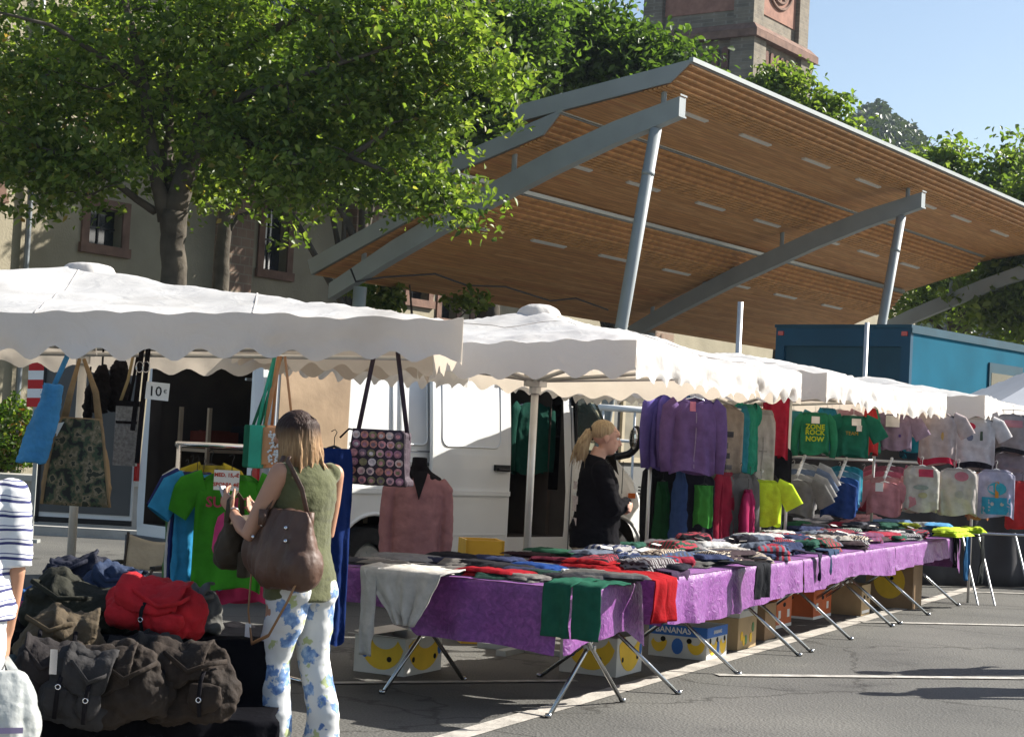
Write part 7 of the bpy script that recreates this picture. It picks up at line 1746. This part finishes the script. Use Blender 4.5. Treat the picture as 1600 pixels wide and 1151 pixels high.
hang('long dark blue wrap hanging behind the shopper\'s back', 522, 700, 9.2, .22, 1.02, (.008, .022, .10), 'none', 20, 99, name='hanging_wrap', cat='wrap', neck=.09, d_=.06, group=SR)

# ------------------------------------------------------------------ bags hanging from the left canopy
def hookline(px): return None
c = atY(598, 674, 9.35)
pbg = thing('patterned_bag', 'messenger bag covered in little pink and dark portrait tiles hanging from the canopy edge', 'bag', c, R(-14), 'bags hanging from the left canopy')
M_PB = mat('pattern_ground', (.045, .028, .04), .7, .3, 20, .3)
f = MB(); f.box((0, 0, -.135), (.30, .12, .27)); f.box((0, .0, -.27), (.34, .14, .04)); remesh(f, 'bag_body', M_PB, pbg, .008, 6, disp=lambda p: .004 * fbm(p * 14))
f = MB(); f.sheet(lambda u, v: ((u - .5) * (.29 + .045 * v), -.068 - .012 * math.sin(v * 3.1), .01 - .295 * v), 14, 12, .006); fl = f.build('flap', M_PB, pbg, smooth=True)
rn = random.Random(12); tcol = [(.58, .24, .24), (.60, .32, .32), (.38, .16, .22), (.20, .12, .15), (.66, .46, .40), (.50, .20, .15), (.24, .20, .10), (.64, .52, .50)]
tm = [mat('tile_%d' % k, cc_, .6, .4, 60, 0) for k, cc_ in enumerate(tcol)]; f = MB()
for r_ in range(6):
    for q_ in range(6):
        v = (r_ + .5) / 6; x = ((q_ + .5) / 6 - .5) * (.28 + .04 * v) + (.004 if r_ % 2 else -.004); z = .005 - .29 * v; y = -.068 - .012 * math.sin(v * 3.1) - .0085
        o_ = [(.0225 * math.cos(t_) , .0235 * math.sin(t_) * (1 if math.sin(t_) < 0 else .8)) for t_ in [2 * math.pi * k / 10 for k in range(10)]]
        f.prism(o_, (x, y, z), (1, 0, 0), (0, 0, 1), .002, rn.randrange(8)); f.prism([(a * .55, b * .5 - .004) for a, b in o_], (x, y - .002, z), (1, 0, 0), (0, 0, 1), .0015, rn.randrange(8))
f.build('printed_tiles', tm, fl)
for x, dx in ((-.145, .075), (.145, -.085)):
    f = MB(); zt_ = atY(598, 560, 9.35).z - c.z; f.tube([(x, 0, -.04), (x + dx * .5, 0, zt_ * .5), (x + dx, 0, zt_ + .04)], [(.013, .005)] * 3, 8, ref=(1, 0, 0)); f.build('strap', M_PB, pbg, smooth=True)
f = MB(); f.tube([(-.14, 0, .0), (-.19, -.01, .005), (-.235, -.02, -.045)], .006, 6); f.build('loose_strap', M_DARK, pbg, smooth=True)
# orange / green bags
M_OBG = mat('apricot_leather', (.62, .28, .12), .5, .12, 8, .15); M_GBG = mat('mint_leather', (.03, .36, .22), .45, .15, 8, .1)
c = atY(436, 668, 9.2)
ob_ = thing('handbag', 'apricot shoulder bag with white beaded front hanging over the shopper\'s head', 'bag', c, R(-10), 'bags hanging from the left canopy')
f = MB(); f.box((0, 0, -.10), (.18, .06, .20)); remesh(f, 'bag_body', M_OBG, ob_, .006, 6, disp=lambda p: .003 * fbm(p * 12))
rng = np.random.default_rng(3); f = MB()
for k in range(170): x, z = rng.uniform(-.04, .085), rng.uniform(-.19, -.015); f.ball((x, -.036 - rng.uniform(0, .006), z), .0068, 6, 4)
f.build('beads', M_CARD, ob_, smooth=True)
zt_ = atY(436, 556, 9.2).z - c.z
for x in (-.08, .08): f = MB(); f.tube([(x, 0, -.02), (x * .55, 0, zt_ * .5), (x * .12, 0, zt_)], [(.007, .003)] * 3, 6); f.build('strap', M_OBG, ob_, smooth=True)
for k, (px, m_, lb, ww_) in enumerate(((408, M_GBG, 'mint green flat bag seen edge-on left of the apricot bag', .07), (420, M_OBG, 'slim apricot bag squeezed between the mint and beaded bags', .05), (400, cloth((.03, .16, .09)), 'dark green bag behind the mint green one', .08))):
    c = atY(px, 664, 9.25 + .05 * k); t = thing('handbag', lb, 'bag', c, R(-12), 'bags hanging from the left canopy')
    f = MB(); f.box((0, 0, -.115), (ww_, .16, .23)); remesh(f, 'bag_body', m_, t, .007, 5)
    zt_ = atY(432, 556, 9.25).z - c.z; xt = atY(430 + 4 * k, 556, 9.25).x - c.x
    for y in (-.05, .05): f = MB(); f.tube([(0, y, -.01), (xt * .45, y * .6, zt_ * .5), (xt, 0, zt_)], [(.009, .003)] * 3, 6); f.build('strap', m_, t, smooth=True)
# camouflage tote
def camo():
    m = bpy.data.materials.new('camouflage'); m.use_nodes = True; nt = m.node_tree; b = nt.nodes['Principled BSDF']; L = nt.links.new
    tc = N(nt, 'ShaderNodeTexCoord'); n1 = N(nt, 'ShaderNodeTexNoise'); n1.inputs['Scale'].default_value = 19; n1.inputs['Detail'].default_value = 4; L(tc.outputs['Object'], n1.inputs['Vector'])
    c = ramp(nt, n1.outputs['Fac'], [(0, (.015, .015, .012)), (.42, (.04, .06, .03)), (.49, (.12, .10, .055)), (.56, (.20, .16, .10)), (.61, (.025, .03, .018))], True); L(c, b.inputs['Base Color']); b.inputs['Roughness'].default_value = .85
    bp = N(nt, 'ShaderNodeBump'); bp.inputs['Strength'].default_value = .4; L(n1.outputs[0], bp.inputs['Height']); L(bp.outputs[0], b.inputs['Normal']); return m
M_CAMO = camo(); M_JUTE = mat('tan_suede', (.26, .17, .085), .85, .2, 12, .3, bscale=40)
c = atY(133, 655, 9.3)
cb_ = thing('tote_bag', 'large camouflage tote with tan stitched edges and a price tag hanging at the left', 'bag', c, R(-8), 'bags hanging from the left canopy')
cw, ch = .33, .46
f = MB(); f.sheet(lambda u, v: ((u - .5) * (cw * (.62 + .5 * v ** .7)), -.05 - .035 * math.sin(math.pi * u) - .02 * math.sin(v * 3), -ch * v), 16, 16, .01); f.build('camouflage_panel', M_CAMO, cb_, smooth=True)
f = MB(); f.tube([(-.035, .02, -z) for z in (.0, .12, .24, .36, .45)], [(.10, .05), (.145, .07), (.18, .08), (.20, .085), (.19, .06)], 24, ref=(1, 0, 0)); remesh(f, 'bag_body', M_JUTE, cb_, .009, 4, disp=lambda p: .006 * fbm(p * 8))
f = MB(); f.tube([((-.5) * (cw * (.62 + .5 * v ** .7)) - .004, -.055 - .02 * math.sin(v * 3), -ch * v) for v in [k / 10 for k in range(11)]], .013, 6); f.tube([((.5) * (cw * (.62 + .5 * v ** .7)) + .004, -.055 - .02 * math.sin(v * 3), -ch * v) for v in [k / 10 for k in range(11)]], .009, 6); f.tube([(-.105, -.055, 0), (0, -.09, .0), (.105, -.055, 0)], .009, 6); f.build('stitched_edge', M_JUTE, cb_, smooth=True)
zt_ = atY(120, 560, 9.3).z - c.z
for x, y in ((-.10, -.05), (.10, -.05)): f = MB(); f.tube([(x, y, -.02), (x * .7, y, zt_ * .45), (x * .12 - .04, 0, zt_)], [(.022, .006), (.018, .006), (.010, .006)], 8, ref=(1, 0, 0)); f.build('strap', M_JUTE, cb_, smooth=True)
f = MB(); f.box((-.115, -.075, -.06), (.085, .003, .065), ry=R(-14)); f.build('price_tag', M_CARD, cb_)
c = atY(82, 600, 9.15)
bb = thing('tote_bag', 'plain sky blue cloth bag hanging tilted beside the camouflage tote', 'bag', c, R(10), 'bags hanging from the left canopy')
f = MB(); f.sheet(lambda u, v: ((u - .5) * .115 * (.35 + .85 * min(1, v * 1.8)) - .095 * v, -.02 + .02 * math.sin(u * 6), -.42 * v), 12, 18, .05); remesh(f, 'bag_body', mat('sky_blue_cloth', (.05, .22, .42), .8, .15, 10, .3), bb, .007, 5, disp=lambda p: .008 * fbm(p * 12))
f = MB(); f.tube([(0, 0, -.03), (.03, 0, .05), (.07, 0, .16)], [(.014, .006)] * 3, 8); f.build('strap', MC['sky_blue_cloth'], bb, smooth=True)
# dark mittens / gloves on hooks, belts, woven grey bag
for k, (px, py, w_, h, lb) in enumerate(((160, 570, .10, .27, 'black fringed pouch hanging right of the tan straps'), (188, 562, .12, .30, 'black furry bag between the tote and the belts'), (140, 600, .05, .22, 'narrow black purse framed by the tan straps of the tote'))):
    c = atY(px, py, 9.75 + .05 * k); t = thing('hanging_bag', lb, 'bag', c, R(10 * k), 'bags hanging from the left canopy')
    f = MB(); f.tube([(0, 0, -h * v) for v in (0, .2, .6, 1)], [(w_ * .25, .02), (w_ * .45, .035), (w_ * .55, .045), (w_ * .42, .03)], 14, ref=(1, 0, 0)); remesh(f, 'bag_body', M_DARK, t, .007, 3, disp=lambda p: .010 * fbm(p * 28)); f = MB(); f.tube([(0, 0, -.02), (0, 0, .10)], .006, 5); f.build('strap', M_DARK, t)
M_BELT = mat('belt_stripe', (.34, .26, .13), .7, .1, 8, 0); M_WOV = mat('grey_weave', (.22, .22, .22), .8, .35, 60, .5, bscale=120)
c = atY(200, 640, 9.6); wb_ = thing('woven_bag', 'grey woven flat bag on dark straps beside the price card', 'bag', c, R(-5), 'bags hanging from the left canopy')
f = MB(); f.box((0, 0, -.14), (.13, .03, .34)); f.build('bag_body', M_WOV, wb_); f = MB(); f.box((0, -.018, -.07), (.12, .006, .014)); f.build('zip', M_DARK, wb_); f = MB(); f.box((0, 0, .035), (.135, .035, .03)); f.build('top_band', M_DARK, wb_)
zt_ = atY(212, 548, 9.6).z - c.z
for x in (-.05, .0, .05): f = MB(); f.tube([(x, 0, .03), (x * .6 + .02, 0, zt_ * .5), (x * .5 + .04, 0, zt_)], [(.009, .004)] * 3, 6); f.build('strap', M_DARK if x == 0 else M_BELT, wb_, smooth=True)
for k, (px, lb) in enumerate(((222, 'black belt with a ring buckle hanging left of the price card'), (232, 'dark navy strap hanging right behind the price card'))):
    c = atY(px, 545, 9.5); t = thing('belt', lb, 'belt', c, 0, 'belts hanging from the left canopy'); f = MB(); f.tube([(0, 0, .03), (-.01, 0, -.2), (-.025, 0, -.45 - .18 * k)], [(.014, .004)] * 3, 8); f.build('strap', M_DARK, t); f = MB(); f.tube([(-.005 + .02 * math.cos(a_), -.01, -.1 + .03 * math.sin(a_)) for a_ in [2 * math.pi * k2 / 14 for k2 in range(15)]], .003, 5, cap=False); f.build('buckle', M_CHROME, t)
c = atY(246, 611, 9.35); s70 = thing('price_sign', 'white price card reading 10 € hanging in front of the van doorway', 'sign', c, R(4))
f = MB(); f.box((0, 0, 0), (.125, .003, .095), ry=R(3)); f.build('card', M_CARD, s70); text('10', .075, 'lettering', M_BLKINK, s70, (-.012, -.0025, -.026), R(90), 0, .0005, bold=.0006); text('€', .03, 'lettering', M_BLKINK, s70, (.042, -.0025, -.01), R(90), 0, .0005)
# rail they hang from
hr_ = thing('hanging_rail', 'dark rail under the front edge of the left canopy', 'rail', (C1.x, C1.y, 0)); f = MB(); a, b = atY(45, 552, 9.55), atY(650, 560, 9.45); f.tube([a, b], .012, 8); f.build('rail', M_ALU, hr_, smooth=True, world=True)
for px_ in (130, 150, 175, 205, 430, 436): 
    a2 = atY(px_, 546, 9.5); f = MB(); f.tube([a2 + ZUP * .03, a2, a2 + Vc((.01, -.01, -.03))], .003, 5); f.build('hook', M_CHROME, hr_, world=True)

# ------------------------------------------------------------------ bag table, bottom left
BX, BY, BZ = atY(205, 950, 7.75).x, 7.75, .60
bt = thing('display_table', 'low table draped in black cloth carrying the heap of bags', 'table', (BX, BY, 0), R(8))
f = MB(); f.box((0, .30, BZ - .015), (1.25, .62, .03)); f.build('table_top', M_PLY, bt)
f = MB(); f.box((0, -.22, .30), (1.22, .40, .03)); f.build('lower_shelf', M_PLY, bt)
for x in (-.58, .58):
    for y in (-.4, .58): f = MB(); f.tube([(x, y, 0), (x, y, .29 if y < 0 else BZ - .03)], .018, 8); f.build('leg', M_STEEL, bt)
f = MB(); 
def skirt(u, v):
    x = (u - .5) * 1.34; s = v
    if s < .28: y, z = .62 - (s / .28) * .66, BZ + .008
    elif s < .42: y, z = -.045, BZ + .008 - (s - .28) / .14 * (BZ - .33)
    elif s < .66: y, z = -.05 - (s - .42) / .24 * .42, .322
    else: y, z = -.475 - .02 * math.sin(x * 26), .322 - (s - .66) / .34 * .31
    w_ = .012 * fbm(Vc((x * 5, s * 9, 2)))
    return (x + .01 * math.sin(s * 20), y + w_ * .6, max(.012, z + w_ * .4))
f.sheet(skirt, 60, 50, -.006); ob2 = f.build('black_cloth', mat('black_velvet_cloth', (.006, .006, .008), .95, .3, 8, .3, spec=.03), None, smooth=True); ob2.location = (BX, BY, 0); ob2.rotation_euler = (0, 0, R(8)); tag(ob2, 'black cloth thrown over the bag table and its lower shelf', 'cloth')
def canvas_bag(label, px, py, Y, z, w_, h, d_, col, rz=0, pocket=True, seed=1.0, flap=True, film=False, handle=False, tilt=0.0, buckles=2, roll=None):
    col = tuple(q_ * (.62 if col[0] < .2 else 1) for q_ in col); c = atY(px, py, Y); m_ = mat('canvas_%02x%02x%02x' % tuple(int(q_ * 255) for q_ in col), col, .85, .3, 9, .6, bscale=22)
    rd = random.Random(int(seed * 31)); ro = rd.uniform(-13, 13) if roll is None else roll
    t = thing('canvas_bag', label, 'bag', (c.x, Y, z), R(rz), 'bags heaped on the black table'); t.rotation_euler = (R(tilt + rd.uniform(-10, 4)), R(ro), R(rz))
    f = MB(); l1, l2 = rd.uniform(-.12, .12) * w_, rd.uniform(-.16, .16) * w_
    f.tube([(l1 * v + l2 * v * v, .03 * v, h * v) for v in (0, .12, .35, .6, .8, .93)], [(w_ * .44, d_ * .40), (w_ * .53, d_ * .54), (w_ * .54, d_ * .55), (w_ * .50, d_ * .46), (w_ * .42, d_ * .34), (w_ * .28, d_ * .18)], 24, ref=(1, 0, 0))
    for k in range(3): f.ball((rd.uniform(-.35, .35) * w_, rd.uniform(-.2, .1) * d_, h * rd.uniform(.3, .8)), (w_ * .2, d_ * .4, h * .22), 12, 8)
    remesh(f, 'bag_body', m_, t, .009, 4, disp=lambda p: .026 * fbm(Vc((p.x * 6, p.y * 6, p.z * 6 + seed))) + .010 * abs(fbm(p * 16 + Vc((seed, 0, 0)))))
    if flap:
        fx = rd.uniform(.55, .8)
        f = MB(); f.sheet(lambda u, v: ((u - .5) * w_ * fx * (1 - .1 * v * v) + l1 + l2 * .7, (.06 * d_ - d_ * .62 * math.sin(min(1, v * 1.25) * 1.57)) - .012 * fbm(Vc((u * 3, v * 3, seed))), h * .95 + .012 * math.cos(u * 6) - h * .46 * v ** 1.4 * (1 + .15 * math.sin(u * 3.1)) + .018 * fbm(Vc((u * 3, v * 3, seed)))), 16, 14, .010); f.build('flap', m_, t, smooth=True)
    if pocket:
        for x in ((-.24, .24) if w_ > .26 else (0,)):
            f = MB(); f.ball((x * w_, -d_ * .50, h * .30), (w_ * .19, .035, h * .20), 14, 10); f.box((x * w_, -d_ * .52, h * .42), (w_ * .33, .04, h * .10)); remesh(f, 'pocket', m_, t, .009, 4, disp=lambda p: .006 * fbm(p * 14))
    for k in range(buckles):
        x = (k - (buckles - 1) / 2) * w_ * .42; zz = h * rd.uniform(.22, .5); yy = -d_ * .56 - .03
        f = MB(); f.tube([(x + .010 * math.cos(a_), yy, zz + .010 * math.sin(a_)) for a_ in [2 * math.pi * q_ / 10 for q_ in range(11)]], .0032, 5, cap=False); f.build('buckle', M_CHROME, t, smooth=True)
        f = MB(); f.tube([(x, yy + .03, h * .62), (x, yy, h * .5), (x, yy, zz), (x + .01, yy + .01, h * .08)], [(.009, .003)] * 4, 6, ref=(1, 0, 0)); f.build('strap', M_DARK, t, smooth=True)
    x0 = rd.uniform(-.2, .2) * w_
    f = MB(); f.tube([(-w_ * .38, 0, h * .78), (-w_ * .30 + x0, -d_ * .5, h * .80), (x0, -d_ * .60 - .02, h * .60), (w_ * .22 + x0, -d_ * .58 - .01, h * .72), (w_ * .38, -.02, h * .76)], [(.011, .004)] * 5, 8, ref=(0, 0, 1)); f.build('handle', m_, t, smooth=True)
    return t
canvas_bag('dark navy soft bag at the back of the heap', 128, 900, 8.2, .70, .34, .22, .22, (.018, .022, .045), 10, seed=1, tilt=-6, buckles=0)
canvas_bag('denim blue bag with a flap pocket at the back of the heap', 176, 900, 8.0, .70, .32, .20, .20, (.035, .06, .13), -14, seed=2, buckles=0)
canvas_bag('bright red canvas bag with zip pockets on top of the heap', 240, 965, 7.75, .63, .44, .24, .24, (.46, .012, .018), -10, seed=3, buckles=1, roll=4)
canvas_bag('dark olive holdall lying behind the khaki bag', 112, 960, 7.85, .61, .46, .22, .24, (.035, .035, .022), 6, seed=4, buckles=0, pocket=False)
canvas_bag('khaki canvas bag with flap and brass studs at the left of the heap', 88, 1010, 7.35, .48, .34, .28, .22, (.13, .095, .055), 12, seed=5, buckles=2, tilt=-8)
canvas_bag('light grey bag with a white tag at the right back of the heap', 314, 960, 7.95, .61, .20, .22, .14, (.17, .165, .15), -20, seed=6, buckles=0)
canvas_bag('black bag at the lower left with a shiny metal bar', 62, 1080, 7.15, .325, .28, .33, .18, (.028, .022, .022), 16, seed=7, buckles=1)
canvas_bag('charcoal rucksack with chrome buckles in the lower front', 112, 1088, 7.1, .325, .28, .32, .18, (.045, .042, .042), 4, seed=8, buckles=2)
canvas_bag('dark brown messenger bag in the middle of the lower shelf', 194, 1078, 7.15, .325, .38, .33, .17, (.040, .028, .020), -2, seed=9, buckles=0, pocket=False)
canvas_bag('dark brown bag with two front pockets right of the messenger bag', 294, 1060, 7.25, .33, .40, .34, .18, (.038, .025, .017), -8, seed=10, buckles=2)
canvas_bag('small dark grey bag wedged between messenger and pocket bags', 246, 1050, 7.4, .33, .20, .34, .15, (.04, .035, .03), 20, seed=11, buckles=0)
canvas_bag('black bag peeping out beneath the red one', 215, 1000, 7.55, .46, .30, .18, .16, (.02, .018, .018), 0, seed=12, buckles=1)
canvas_bag('teal grey bag beside the white trousers', 34, 1070, 7.2, .33, .14, .24, .13, (.07, .10, .10), 30, seed=13, buckles=1)
canvas_bag('small magenta purse at the back left of the heap', 52, 945, 7.9, .62, .12, .12, .10, (.30, .02, .12), 20, seed=14, buckles=0, pocket=False, handle=False)
canvas_bag('bright blue pouch at the back left of the heap', 60, 915, 8.1, .63, .20, .13, .12, (.02, .14, .42), 30, seed=15, buckles=0, pocket=False)
f = MB(); f.ball((0, 0, .03), (.035, .03, .03), 10, 7); f.ball((.05, .01, .035), (.025, .03, .03), 10, 7); c = atY(62, 890, 8.2); single(f, 'red_scarf', cloth((.6, .02, .02)), (c.x, 8.2, .70), 'little red knotted scarf on the blue pouch', 'scarf')
mb_ = MB(); mb_.box((0, 0, 0), (.03, .008, .10)); c = atY(84, 1033, 6.98); single(mb_, 'metal_bar', M_CHROME, c, 'shiny metal bar on the front of the lower left black bag', 'bar', smooth=False)
f = MB(); f.box((0, 0, 0), (.20, .11, .003)); c = atZ(190, 1103, .338); single(f, 'paper_sheet', mat('blue_white_paper', (.20, .23, .28), .6, .2, 30, 0), c, 'blue-white sheet lying under the messenger bag', 'paper', R(6), smooth=False)
# black dustsheet and dark bags to the right of the bag table
f = MB(); f.tube([(0, 0, z) for z in (0, .2, .45, .62)], [(.22, .16), (.24, .17), (.20, .14), (.09, .07)], 20, ref=(1, 0, 0)); t = thing('black_sack', 'large black sack standing between the bag table and the shopper', 'sack', (atY(368, 1000, 8.3).x, 8.3, 0), 0); remesh(f, 'sack', M_DARK, t, .012, 4, disp=lambda p: .02 * fbm(p * 6))
f = MB(); f.box((.02, -.2, .42), (.05, .002, .065)); f.build('label', M_CARD, t)
# camp chair
c = atZ(232, 900, 0) ; CY = 11.6; cx_ = atY(232, 850, CY).x
ch_ = thing('camping_chair', 'folding chair with beige canvas back beside the bag table', 'chair', (cx_, CY, 0), R(-14))
M_CHB = mat('beige_canvas', (.34, .31, .25), .9, .12, 10, .3)
for x in (-.20, .20): f = MB(); f.tube([(x, .0, .0), (x, .05, .45), (x * 1.05, .12, .80)], .011, 8); f.tube([(x, -.38, .0), (x, -.38, .56), (x, -.34, .6), (x, .05, .6)], .011, 8); f.build('frame', M_BLACK, ch_, smooth=True)
f = MB(); f.sheet(lambda u, v: ((u - .5) * .41, .115 - .05 * (1 - v) + .03 * math.sin(math.pi * u), .55 + .24 * v - .045 * math.sin(math.pi * u) * v), 14, 8, .006); f.build('backrest', M_CHB, ch_, smooth=True)
f = MB(); f.sheet(lambda u, v: ((u - .5) * .41, -.36 + .40 * v, .43 - .04 * math.sin(math.pi * u)), 12, 8, .006); f.build('seat', M_CHB, ch_, smooth=True)
for x in (-.2, .2): f = MB(); f.box((x, -.16, .61), (.04, .36, .02)); f.build('armrest', M_BLACK, ch_)
# ------------------------------------------------------------------ air
hz = MB(); hz.box((20, 330, 59.5), (900, 860, 121))
hm = bpy.data.materials.new('air_haze'); hm.use_nodes = True; nt = hm.node_tree; nt.nodes.clear()
ho_ = N(nt, 'ShaderNodeOutputMaterial'); pv = N(nt, 'ShaderNodeVolumePrincipled'); pv.inputs['Color'].default_value = (.72, .84, 1.0, 1); pv.inputs['Density'].default_value = .0002; pv.inputs['Anisotropy'].default_value = .2
nt.links.new(pv.outputs[0], ho_.inputs['Volume'])
hzo = hz.build('haze', hm); hzo['kind'] = 'stuff'; hzo['label'] = 'thin bluish summer haze over the square and hillside'; hzo['category'] = 'haze'
